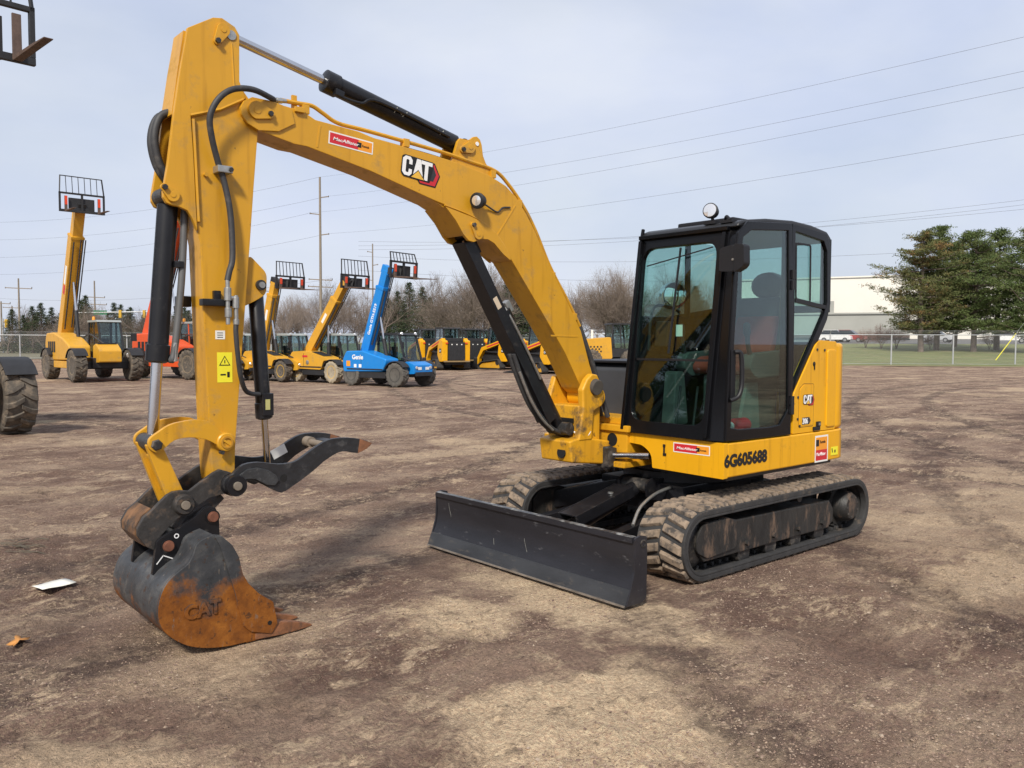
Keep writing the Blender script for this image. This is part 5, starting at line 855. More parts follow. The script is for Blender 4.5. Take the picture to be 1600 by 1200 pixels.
q = MB(); q.prism(PAD, YC + 0.195, YC + 0.208); q.build('reinforcing_pad', mat('scuffed_pad', (0.035, 0.036, 0.038), 0.4, var=0.4, scale=12, dirt=((0.11, 0.11, 0.11), 0.3, 30), bump=0.3), thumb, bevel=0.005)
q = MB(); q.cyl((3.815, YC + 0.19, 0.822), (3.815, YC + 0.23, 0.822), 0.058, n=28); q.build('pivot_collar', black, thumb, bevel=0.006)
q = MB(); q.cyl((3.815, YC + 0.22, 0.822), (3.815, YC + 0.245, 0.822), 0.024, n=20); q.build('pivot_pin', mat('rubbed_steel', (0.28, 0.24, 0.19)), thumb, bevel=0.004)
q = MB(); q.cyl((3.528, YC + 0.17, 0.832), (3.528, YC + 0.1965, 0.832), 0.022, n=20); q.build('adjusting_hole', ink, thumb)
for z0, x0, x1, z1 in ((0.80, 3.42, 3.36, 0.86), (0.965, 3.16, 3.10, 0.99)):
    q = MB(); q.bar((x0, YC, z0 + 0.02), (x1, YC, z1), 0.33, 0.03); q.build('cross_bar', thm, thumb, bevel=0.004)
q = MB(); q.cyl((3.2, YC - 0.17, 0.985), (3.2, YC + 0.17, 0.985), 0.02, n=14); q.cyl((3.2, YC - 0.17, 0.985), (3.2, YC - 0.10, 0.985), 0.033, n=14); q.build('spacer_tube', mat('dusty_spacer', (0.2, 0.16, 0.12), 0.8), thumb)
q = MB(); q.prism([(2.946, 0.987), (2.982, 0.956), (3.045, 0.933), (3.03, 1.019)], YC + 0.1625, YC + 0.1975); q.build('worn_tip', mat('rusty_tip', (0.20, 0.085, 0.04), 0.7, var=0.4, scale=18), thumb); q = MB(); q.prism([(2.946, 0.987), (2.982, 0.956), (3.045, 0.933), (3.03, 1.019)], YC - 0.1975, YC - 0.1625); q.build('worn_tip', mat('rusty_tip', (0.20, 0.085, 0.04), 0.7, var=0.4, scale=18), thumb)
q = MB(); q.bar((3.43, YC - 0.163, 0.915), (3.34, YC - 0.163, 0.955), 0.06, 0.001, up=(0, 1, 0)); q.build('tag_sticker', white_sticker, thumb)
# ------------------------------------------------------------------ telehandlers
tyre_m = mat('dusty_tyre', (0.085, 0.072, 0.058), 0.9, var=0.35, scale=8, dirt=((0.19, 0.15, 0.11), 0.45, 7), bump=0.3)
pale_tyre = mat('pale_filled_tyre', (0.34, 0.29, 0.21), 0.9, var=0.2, scale=6, dirt=((0.16, 0.12, 0.09), 0.35, 9), bump=0.3)
dark_m = mat('chassis_black', (0.018, 0.018, 0.02), 0.6, var=0.3)
orange_p = mat('orange_paint', (0.66, 0.085, 0.018), 0.45, var=0.06, scale=3, dirt=((0.4, 0.10, 0.04), 0.25, 6))
blue_p = mat('blue_paint', (0.008, 0.20, 0.58), 0.4, var=0.05, scale=3, dirt=((0.05, 0.2, 0.42), 0.25, 6))
tele_y = mat('tele_yellow_paint', (0.60, 0.31, 0.025), 0.45, var=0.06, scale=2, dirt=((0.42, 0.25, 0.06), 0.3, 5))
rust_bar = mat('brown_fork_steel', (0.10, 0.065, 0.05), 0.7, var=0.3, scale=10)
red_refl = mat('red_reflector', (0.65, 0.06, 0.02), 0.4)
roof_w = mat('pale_roof', (0.30, 0.32, 0.31), 0.5)

def wheel_parts(r, w, rimm, tyrem, lugs=18, separate=False):
    """tyre with chevron lugs, dished rim; axis along Y, centre at origin. Returns [(name, mesh object)]"""
    t = MB(); t.lathe((0, 0, 0), (0, 1, 0), [(r * 0.56, -w * 0.42), (r * 0.70, -w * 0.5), (r * 0.86, -w * 0.5), (r * 0.93, -w * 0.44), (r * 0.95, 0), (r * 0.93, w * 0.44), (r * 0.86, w * 0.5), (r * 0.70, w * 0.5), (r * 0.56, w * 0.42)], 40, closed=False)
    lm = []
    for sd_ in (1, -1):
        for k in range(lugs):
            a = 2 * math.pi * (k + (0.5 if sd_ < 0 else 0)) / lugs; q = t if not separate else MB(); rings = []
            for (yy_, da, r0, r1, hw) in ((-0.04 * sd_, 0.16, 0.94, 1.0, 0.034), (0.26 * sd_, 0.02, 0.93, 0.995, 0.04), (0.46 * sd_, -0.02, 0.88, 0.97, 0.045), (0.51 * sd_, -0.03, 0.78, 0.86, 0.05)):
                ang_ = a + da; hw2 = hw * 2.0
                rings.append([(r * r0 * math.cos(ang_ - hw2), yy_ * w, r * r0 * math.sin(ang_ - hw2)), (r * r0 * math.cos(ang_ + hw2), yy_ * w, r * r0 * math.sin(ang_ + hw2)), (r * r1 * math.cos(ang_ + hw2 * 0.8), yy_ * w, r * r1 * math.sin(ang_ + hw2 * 0.8)), (r * r1 * math.cos(ang_ - hw2 * 0.8), yy_ * w, r * r1 * math.sin(ang_ - hw2 * 0.8))])
            q.loft(rings)
            if separate: lm.append(('tread_lug', q.build('tread_lug', tyrem, None, bevel=0.008)))
    parts = [('tyre', t.build('tyre', tyrem, None))] + lm
    p = MB(); p.lathe((0, 0, 0), (0, 1, 0), [(r * 0.1, -w * 0.30), (r * 0.5, -w * 0.36), (r * 0.575, -w * 0.43), (r * 0.575, w * 0.43), (r * 0.53, w * 0.43), (r * 0.50, w * 0.16), (r * 0.30, w * 0.10), (r * 0.26, w * 0.24), (r * 0.12, w * 0.26)], 32); parts.append(('rim', p.build('rim', rimm, None)))
    h = MB(); h.lathe((0, 0, 0), (0, 1, 0), [(r * 0.2, w * 0.2), (r * 0.2, w * 0.3), (r * 0.12, w * 0.36), (r * 0.05, w * 0.37)], 20); parts.append(('hub', h.build('hub', dark_m, None)))
    return parts
def put_wheels(root, spots, parts):
    done = getattr(put_wheels, 'used', set())
    for (x, y, z, flip, steer) in spots:
        e = bpy.data.objects.new('wheel', None); col.objects.link(e); e.parent = root; e.location = (x, y, z); e.rotation_euler = (0, 0, steer + (math.pi if flip else 0))
        for nm, o in parts:
            if o.name in done: c = o.copy(); col.objects.link(c)
            else: c = o; done.add(o.name)
            c.parent = e
    put_wheels.used = done
def carriage(root, c, w, h, bars, fl, tilt=0.0, bm=None, fm=None, refl=True, fork_tilt=0.0, backrest=0.0):
    """fork carriage: frame, backrest bars, two forks; c = bottom centre (local), faces +X; tilt leans it"""
    bm = bm or dark_m; fm = fm or rust_bar; e = bpy.data.objects.new('fork_carriage', None); col.objects.link(e); e.parent = root; e.location = c; e.rotation_euler = (0, tilt, 0)
    q = MB(); q.box(-0.05, 0.03, -w / 2, w / 2, 0.0, 0.10); q.box(-0.05, 0.03, -w / 2, w / 2, h - 0.07, h); q.box(-0.05, 0.03, -w / 2, -w / 2 + 0.07, 0.1, h); q.box(-0.05, 0.03, w / 2 - 0.07, w / 2, 0.1, h); q.box(-0.05, 0.02, -0.04, 0.04, 0.1, h); q.box(-0.14, -0.05, -w * 0.28, w * 0.28, 0.02, h * 0.75); q.build('frame', bm, e, bevel=0.01)
    if backrest:
        q = MB(); q.bar((-0.01, -w / 2 + 0.03, h), (-0.10, -w / 2 + 0.08, h + backrest), 0.04, 0.04); q.bar((-0.01, w / 2 - 0.03, h), (-0.10, w / 2 - 0.08, h + backrest), 0.04, 0.04); q.bar((-0.10, -w / 2 + 0.06, h + backrest), (-0.10, w / 2 - 0.06, h + backrest), 0.035, 0.035); q.build('backrest_frame', bm, e)
        for k in range(bars):
            f = (k + 1) / (bars + 1); y = -w / 2 + 0.05 + f * (w - 0.10); q = MB(); q.bar((-0.015, y, h), (-0.10, y, h + backrest), 0.022, 0.022); q.build('backrest_bar', bm, e)
    for y in (-w * 0.36, w * 0.36):
        q = MB(); q.prism([(0.035, 0.02), (0.035, h * 0.8), (0.075, h * 0.8), (0.085, 0.055), (fl * 0.6, 0.045 + fork_tilt * 0.6), (fl, 0.022 + fork_tilt), (fl, 0.008 + fork_tilt), (0.07, 0.0)], y - 0.055, y + 0.055); fk = q.build('fork', fm, e, bevel=0.006)
        if refl:
            q = MB(); q.box(0.076, 0.090, y - 0.05, y + 0.05, h * 0.35, h * 0.8); q.build('reflector', red_refl, e)
    return e

def fender(root, x, y, z, r, w, m=dark_m):
    q = MB(); o = []; i_ = []
    for k in range(9): a = R(35 + 120 * k / 8); o.append((x + (r + 0.03) * math.cos(a), z + (r + 0.03) * math.sin(a) * 0.92)); i_.append((x + r * math.cos(a), z + r * math.sin(a) * 0.92))
    q.prism(o + i_[::-1], y - w / 2, y + w / 2); return q.build('fender', m, root, bevel=0.01)

def cab_box(root, x0, x1, y0, y1, z0, z1, m, gm, slope=0.25, roofm=None, nose=0.0):
    """glazed cab: posts, roof, panes. Front towards +X leans back by slope"""
    xt = x1 - slope; t = 0.07; zr = z1 - 0.09; zb = z0 + 0.45 * (z1 - z0) * 0.55
    q = MB(); q.box(x0, x1, y0, y1, z0, zb)
    for y in (y0 + t / 2, y1 - t / 2):
        q.bar((x1 - t / 2, y, zb), (xt - t / 2, y, zr), t, t); q.bar((x0 + t / 2, y, zb), (x0 + t / 2 + 0.05, y, zr), t, t); q.bar(((x0 + x1) / 2 - 0.05, y, zb), ((x0 + x1) / 2 - 0.12, y, zr), t * 0.8, t * 0.8)
    c = q.build('cab', m, root, bevel=0.01)
    q = MB(); q.prism(rounded([(x0 - 0.03, zr), (x0 + 0.02, z1 - 0.01), (xt - 0.1, z1), (xt + 0.06, zr)], 0.03), y0 - 0.02, y1 + 0.02); q.build('cab_roof', roofm or m, c, bevel=0.02)
    q = MB(); q.loft([[(x1 - 0.03, y0 + t, zb), (x1 - 0.03, y1 - t, zb), (xt - 0.03, y1 - t, zr), (xt - 0.03, y0 + t, zr)], [(x1 - 0.036, y0 + t, zb), (x1 - 0.036, y1 - t, zb), (xt - 0.036, y1 - t, zr), (xt - 0.036, y0 + t, zr)]]); q.build('windscreen', gm, c, smooth=0)
    xm0, xm1 = (x0 + x1) / 2 - 0.05, (x0 + x1) / 2 - 0.12
    for y in (y0 + 0.02, y1 - 0.026):
        q = MB(); q.prism([(xm0 + 0.03, zb), (x1 - t, zb), (xt - t, zr), (xm1 + 0.03, zr)], y, y + 0.006); q.build('side_window', gm, c, smooth=0)
        q = MB(); q.prism([(x0 + t, zb), (xm0 - 0.03, zb), (xm1 - 0.03, zr), (x0 + t + 0.05, zr)], y, y + 0.006); q.build('side_window', gm, c, smooth=0)
    q = MB(); q.prism([(y0 + t, zb), (y1 - t, zb), (y1 - t, zr), (y0 + t, zr)], x0 + 0.04, x0 + 0.046, 'x'); q.build('rear_window', gm, c, smooth=0)
    xs = (x0 + x1) / 2; ys_ = (y0 + y1) / 2
    q = MB(); q.box(xs - 0.35, xs + 0.05, ys_ - 0.22, ys_ + 0.22, z0 + 0.1, zb + 0.05); q.box(xs - 0.40, xs - 0.28, ys_ - 0.2, ys_ + 0.2, zb, zb + 0.55); q.build('seat', dark_m, c, bevel=0.03)
    q = MB(); q.lathe((x1 - 0.42, ys_, zb + 0.12), (-0.5, 0, 0.86), [(0.16, -0.012), (0.18, 0.0), (0.16, 0.012), (0.145, 0)], 20, closed=True); q.bar((x1 - 0.25, ys_, zb - 0.1), (x1 - 0.42, ys_, zb + 0.12), 0.04, 0.04); q.build('steering_wheel', dark_m, c)
    return c

def telescope(root, piv, ang_, l1, l2, w, h, m, head_m, fork, cyl=True):
    """outer boom, inner boom, head; returns the head position (local)"""
    d = Vector((math.cos(ang_), 0, math.sin(ang_))); n = Vector((-math.sin(ang_), 0, math.cos(ang_))); P0 = Vector(piv)
    q = MB(); q.loft([[P0 - d * 0.25 + n * (h * 0.5) + Vector((0, w / 2, 0)), P0 - d * 0.25 + n * (h * 0.5) - Vector((0, w / 2, 0)), P0 - d * 0.25 - n * (h * 0.35) - Vector((0, w / 2, 0)), P0 - d * 0.25 - n * (h * 0.35) + Vector((0, w / 2, 0))],
                      [P0 + d * l1 + n * (h * 0.42) + Vector((0, w / 2, 0)), P0 + d * l1 + n * (h * 0.42) - Vector((0, w / 2, 0)), P0 + d * l1 - n * (h * 0.42) - Vector((0, w / 2, 0)), P0 + d * l1 - n * (h * 0.42) + Vector((0, w / 2, 0))]])
    b = q.build('outer_boom', m, root, bevel=0.02)
    q = MB(); q.bar(P0 + d * (l1 - 0.12), P0 + d * (l1 - 0.02), w + 0.03, h * 0.9, up=n); q.build('boom_collar', m, b, bevel=0.01)
    e = P0 + d * (l1 + l2)
    q = MB(); q.bar(P0 + d * (l1 - 0.3), e, w * 0.78, h * 0.66, up=n); q.build('inner_boom', m, root, bevel=0.015)
    q = MB(); q.bar(e - d * 0.12, e + d * 0.18 - n * 0.02, w * 0.7, h * 0.9, up=n); q.bar(e + d * 0.05, e + Vector((0.34, 0, -0.12)), w * 0.6, h * 0.6); q.build('boom_head', head_m, root, bevel=0.02)
    if cyl:
        a = P0 + Vector((l1 * 0.42, 0, -0.55)); c = P0 + d * (l1 * 0.55) - n * (h * 0.45)
        mid = a.lerp(c, 0.55)
        q = MB(); q.cyl(a, mid, 0.075, n=16); lc = q.build('lift_cylinder', dark_m, root)
        q = MB(); q.cyl(mid, c, 0.042, n=14); q.build('rod', chrome, lc)
        q = MB(); q.tube(catmull([P0 + d * 0.3 - n * h * 0.5 + Vector((0, -w * 0.3, 0)), P0 + d * (l1 * 0.5) - n * (h * 0.55) + Vector((0, -w * 0.3, 0)), P0 + d * (l1 * 0.95) - n * (h * 0.5) + Vector((0, -w * 0.3, 0))], 5), 0.03, 6); q.build('boom_hose', rubber, root)
    return e

def big_telehandler(label, loc, az, body_m, boom_ang, l1, l2, wheels, cab_m=None, group=None, cut=None, hood=True, tilt=0.0, coff=(0.40, 0.0)):
    """big one: wheelbase 3.7 m, centred between its axles"""
    t = thing('telehandler', label, 'telehandler', (*loc, 0), az, group); r = 0.65
    put_wheels(t, [(1.85, 1.05, r, False, 0), (1.85, -1.05, r, True, 0), (-1.85, 1.05, r, False, 0), (-1.85, -1.05, r, True, 0)], wheels)
    q = MB(); q.box(-2.3, 2.1, -0.55, 0.55, 0.55, 0.95); q.box(1.75, 1.95, -0.9, 0.9, 0.5, 0.8); q.box(-1.95, -1.75, -0.9, 0.9, 0.5, 0.8); q.build('chassis', dark_m, t, bevel=0.03)
    if hood:
        q = MB(); q.prism(rounded([(-2.35, 0.8), (-2.40, 1.55), (-2.2, 1.95), (-1.2, 1.98), (0.2, 1.72), (1.05, 1.42), (1.05, 0.85)], 0.12), -1.12, -0.30); q.build('engine_hood', body_m, t, bevel=0.06, seg=3)
        q = MB(); q.box(-1.1, 1.1, -1.14, -0.5, 0.52, 0.80); q.build('side_tank', body_m, t, bevel=0.03)
        q = MB(); q.box(-2.40, -2.0, 0.2, 1.1, 0.8, 1.5); q.build('rear_panel', body_m, t, bevel=0.06)
    q = MB(); q.prism(rounded([(1.7, 0.75), (1.72, 1.42), (2.05, 1.52), (2.50, 1.25), (2.50, 0.78)], 0.06), -0.42, 0.42); ns = q.build('front_nose', body_m, t, bevel=0.03)
    q = MB(); q.box(1.78, 2.12, -0.35, 0.35, 1.50, 1.54); q.build('nose_cover', dark_m, ns)
    for (x, y) in ((1.85, 1.05), (1.85, -1.05), (-1.85, -1.05), (-1.85, 1.05)): fender(t, x, y, r, r + 0.07, 0.50)
    cb_ = cab_box(t, -0.75, 0.95, 0.12, 1.05, 0.75, 2.50, cab_m or dark_m, clear_glass, 0.42, roof_w)
    q = MB(); q.lathe((-0.55, 0.3, 2.5), UP, [(0.06, 0), (0.06, 0.12), (0.03, 0.16)], 12); q.build('beacon', orange_sticker, t)
    q = MB(); q.box(-2.42, -2.38, -1.0, -0.35, 0.95, 1.6); q.build('rear_grille', dark_m, t)
    for k in range(4):
        q = MB(); q.box(-1.9 + 0.28 * k, -1.72 + 0.28 * k, -1.135, -1.12, 1.15, 1.6); q.build('hood_louvre', dark_m, t)
    q = MB(); q.tube(catmull([(0.2, -0.35, 1.75), (0.6, -0.2, 1.9), (1.2, -0.1, 1.7), (1.8, 0.0, 1.5)], 6), 0.03, 6); q.build('hose_bundle', rubber, t)
    for y in (0.85, -0.85):
        q = MB(); q.lathe((2.02, y, 1.05), (1, 0, 0), [(0.09, -0.06), (0.10, 0), (0.08, 0.02)], 14); q.build('head_lamp', lens, t)
    dd = Vector((math.cos(boom_ang), 0, math.sin(boom_ang))); nn = Vector((-math.sin(boom_ang), 0, math.cos(boom_ang))); o_ = Vector((-2.0, -0.656, 1.98)) + dd * (l1 * 0.62)
    q = MB(); q.bar(o_ - dd * 0.5, o_ + dd * 0.3, 0.006, 0.22, up=nn); q.build('boom_decal', white_sticker, t)
    q = MB(); q.bar(o_ - dd * 0.95, o_ - dd * 0.55, 0.006, 0.22, up=nn); q.build('boom_decal', red_sticker, t)
    for k in range(3):
        o2 = Vector((-2.0, -0.30 + 0.09 * k, 1.98)) - nn * 0.34; q = MB(); q.tube([o2 + dd * 0.4, o2 + dd * (l1 * 0.55), o2 + dd * (l1 * 0.98)], 0.028, 6); q.build('boom_hose', rubber, t)
    e = telescope(t, (-2.0, -0.40, 1.98), boom_ang, l1, l2, 0.50, 0.62, body_m, dark_m, None)
    carriage(t, (e.x + coff[0], e.y + coff[1], e.z - 0.30), 1.72, 0.78, 6, 1.25, tilt, backrest=0.66, refl=loc[0] < 0)
    if not loc[0] > 0: q = MB(); q.tube(catmull([(0.9, 1.08, 1.75), (1.15, 1.3, 1.78), (1.2, 1.32, 1.75)], 4), 0.02, 6); q.box(1.16, 1.22, 1.22, 1.45, 1.62, 1.95); q.build('mirror', dark_m, t)
    return t
wp_big = wheel_parts(0.65, 0.46, mat('dull_rim', (0.22, 0.17, 0.11), 0.7), tyre_m, 18)
wp_near = wheel_parts(0.665, 0.50, mat('ochre_rim', (0.34, 0.2, 0.05), 0.7), tyre_m, 16, separate=True)
big_telehandler('large yellow telehandler with upright boom and red reflectors, beyond the bucket cylinder', (-3.95, -33.6), R(92), tele_y, R(66), 4.4, 1.2, wp_big)
big_telehandler('telehandler cut off by the left edge, only a front tyre and raised forks showing', (3.97, -14.02), R(96), tele_y, R(28), 4.7, 3.15, wp_near)
oh = big_telehandler('orange telehandler with orange cab partly hidden behind the excavator stick', (-7.78, -33.27), R(105), orange_p, R(66), 5.4, 3.3, wp_big, cab_m=orange_p, coff=(0.4, 0.3))

def small_telehandler(label, frx, az, body_m, boom_ang, l1, l2, wheels, rim=None, blue=False, group=None, coff=(0.36, 0.0)):
    """compact one; frx = ground point of its front right wheel"""
    wb, tr, r = 2.25, 1.46, 0.44
    off = Matrix.Rotation(az, 2) @ Vector((wb / 2, -tr / 2)); loc = (frx[0] - off.x, frx[1] - off.y, 0)
    t = thing('compact_telehandler', label, 'telehandler', loc, az, group)
    put_wheels(t, [(wb / 2, tr / 2, r, False, 0), (wb / 2, -tr / 2, r, True, 0), (-wb / 2, tr / 2, r, False, 0), (-wb / 2, -tr / 2, r, True, 0)], wheels)
    q = MB(); q.box(-1.45, 1.3, -0.5, 0.5, 0.35, 0.72); q.box(wb / 2 - 0.1, wb / 2 + 0.1, -0.7, 0.7, 0.35, 0.55); q.box(-0.7, 0.65, -0.86, 0.84, 0.30, 0.52); q.build('chassis', dark_m, t, bevel=0.02)
    q = MB()
    if blue: q.prism(rounded([(-1.50, 0.50), (-1.55, 0.95), (-1.35, 1.28), (-0.5, 1.30), (0.30, 1.10), (0.72, 1.0), (0.70, 0.82), (0.52, 0.55)], 0.08), -0.90, -0.22)
    else: q.prism(rounded([(-1.45, 0.55), (-1.52, 0.95), (-1.30, 1.22), (-0.4, 1.26), (0.9, 0.98), (1.0, 0.90), (0.70, 0.88), (0.52, 0.52)], 0.08), -0.90, -0.22)
    hd_ = q.build('engine_hood', body_m, t, bevel=0.05, seg=3)
    q = MB(); q.box(-1.55, -0.9, 0.0, 0.88, 0.55, 1.15); q.build('rear_panel', body_m, t, bevel=0.05)
    if not blue:
        q = MB(); q.loft([[(-0.15, y, 1.222), (0.60, y, 1.058), (0.60, y, 1.066), (-0.15, y, 1.232)] for y in (-0.80, -0.35)]); q.build('grille', dark_m, hd_)
        q = MB(); q.lathe((-0.30, -0.90, 0.80), (0, -1, 0), [(0.09, 0), (0.09, 0.012), (0.05, 0.02)], 16); q.build('filler_cap', steel, hd_)
        q = MB(); q.box(-0.62, -0.30, -0.906, -0.901, 1.0, 1.08); q.build('badge', red_sticker, hd_)
    for y in (-tr / 2, tr / 2): fender(t, wb / 2, y, r, r + 0.07, 0.36)
    q = MB(); q.prism(rounded([(1.12, 0.45), (1.14, 0.86), (1.35, 0.92), (1.72, 0.80), (1.72, 0.48)], 0.04), -0.48, 0.48); ns = q.build('front_nose', body_m, t, bevel=0.03)
    q = MB(); q.box(1.70, 1.78, -0.42, 0.42, 0.40, 0.54); q.build('bumper', dark_m, ns)
    cab_box(t, -0.55, 0.92, -0.10, 0.86, 0.55, 1.96, dark_m, clear_glass, 0.30, dark_m if blue else roof_w)
    q = MB(); q.tube([(0.86, -0.1, 1.5), (1.0, -0.3, 1.52)], 0.015, 6); q.box(0.97, 1.02, -0.40, -0.26, 1.38, 1.62); q.build('mirror', dark_m, t)
    for y in (0.0, 0.74):
        q = MB(); q.lathe((0.66, y, 1.93), (1, 0, 0), [(0.05, -0.05), (0.06, 0), (0.05, 0.015)], 12); q.build('work_lamp', lens, t)
        q = MB(); q.lathe((1.735, y - 0.37, 0.70), (1, 0, 0), [(0.055, -0.03), (0.06, 0), (0.05, 0.012)], 12); q.build('head_lamp', lens, ns)
    q = MB(); q.bar((-1.30, -0.905, 0.62), (0.55, -0.905, 0.62), 0.008, 0.05); q.build('lower_trim', dark_m, t)
    q = MB(); q.bar((-0.55, -0.903, 0.66), (-0.55, -0.903, 1.16), 0.006, 0.012, up=(1, 0, 0)); q.build('panel_seam', dark_m, t)
    q = MB(); q.lathe((-0.95, -0.62, 1.25), UP, [(0.05, 0), (0.05, 0.28), (0.035, 0.30)], 10); q.build('exhaust', dark_m, t)
    q = MB(); q.tube(catmull([(0.9, -0.25, 0.95), (1.05, -0.4, 1.05), (1.3, -0.3, 0.95)], 5), 0.022, 6); q.build('hose_bundle', rubber, t)
    q = MB(); q.box(0.95, 1.05, -0.72, -0.16, 0.50, 0.56); q.build('step', dark_m, t)
    dd = Vector((math.cos(boom_ang), 0, math.sin(boom_ang))); nn = Vector((-math.sin(boom_ang), 0, math.cos(boom_ang)))
    for k in range(2):
        o2 = Vector((-0.80, -0.24 + 0.08 * k, 1.30)) - nn * 0.25; q = MB(); q.tube([o2 + dd * 0.3, o2 + dd * (l1 * 0.6), o2 + dd * (l1 + l2 * 0.9)], 0.02, 6); q.build('boom_hose', rubber, t)
    e = telescope(t, (-0.80, -0.30, 1.30), boom_ang, l1, l2, 0.34, 0.46, body_m, body_m if blue else dark_m, None)
    carriage(t, (e.x + coff[0], e.y + coff[1], e.z - 0.30), 1.42, 0.62 if blue else 0.55, 7, 1.15, R(3), backrest=0.30 if blue else 0.55, refl=True)
    q = MB(); q.bar((e.x + 0.1, e.y, e.z - 0.02), (e.x + coff[0] - 0.05, e.y + coff[1], e.z - 0.08), 0.34, 0.26); q.build('tilt_link', dark_m, t, bevel=0.02)
    if blue:
        text('maker_name', 'Genie', 0.24, (-1.02, -0.905, 0.98), (1, 0, 0), UP, white_ink, hd_, extrude=0.004, bold=0.006)
        for x in (-0.92, -0.66):
            q = MB(); q.box(x, x + 0.13, -0.908, -0.9, 0.68, 0.80); q.build('white_mark', white_ink, hd_)
        q = MB(); q.box(-1.32, -1.12, -0.908, -0.9, 0.72, 0.92); q.build('warning_label', orange_sticker, hd_)
        d = Vector((math.cos(boom_ang), 0, math.sin(boom_ang))); n = Vector((-math.sin(boom_ang), 0, math.cos(boom_ang))); p0 = Vector((-0.80, -0.472, 1.30))
        text('boom_print', 'Genie GTH-5519', 0.17, p0 + d * 0.62 - n * 0.06, d, n, white_ink, t, extrude=0.004, bold=0.004)
        for y in (-0.2, 0.2):
            q = MB(); q.box(1.722, 1.735, y - 0.09, y + 0.09, 0.62, 0.72); q.build('nose_print', white_ink, ns)
    else:
        d = Vector((math.cos(boom_ang), 0, math.sin(boom_ang))); n = Vector((-math.sin(boom_ang), 0, math.cos(boom_ang))); p0 = Vector((-0.80, -0.472, 1.30)); o = p0 + d * (l1 * 0.62)
        q = MB(); q.bar(o - d * 0.22, o + d * 0.22, 0.004, 0.13, up=n); q.build('boom_badge', white_sticker, t)
    return t
rim_y = mat('yellow_rim', (0.62, 0.36, 0.03), 0.5)
wp_pale = wheel_parts(0.44, 0.32, rim_y, pale_tyre, 14); wp_small = wheel_parts(0.44, 0.32, rim_y, tyre_m, 14); wp_black = wheel_parts(0.45, 0.33, mat('black_rim', (0.02, 0.02, 0.02), 0.6), mat('grey_tyre', (0.10, 0.092, 0.08), 0.9, var=0.3, bump=0.3), 14)
G = 'compact telehandlers parked in a row'
small_telehandler('yellow compact telehandler hidden behind the excavator stick, only its forks and cab edge showing', (-8.35, -29.35), R(100), tele_y, R(73), 2.4, 0.5, wp_small, group=G, coff=(0.6, 0.3))
small_telehandler('yellow compact telehandler right beside the thumb cylinder, boom nearly upright', (-9.45, -27.15), R(100), tele_y, R(73), 2.4, 0.5, wp_small, group=G, coff=(0.6, 0.3))
small_telehandler('yellow compact telehandler with pale tyres and forward leaning boom, left of the blue one', (-10.44, -24.81), R(100), tele_y, R(51), 2.6, 0.85, wp_pale, group=G, coff=(0.36, 0.15))
small_telehandler('blue compact telehandler with white lettering and dark windscreen', (-10.85, -20.95), R(103), blue_p, R(71), 2.5, 0.6, wp_black, blue=True, group=G, coff=(0.62, 0.22))

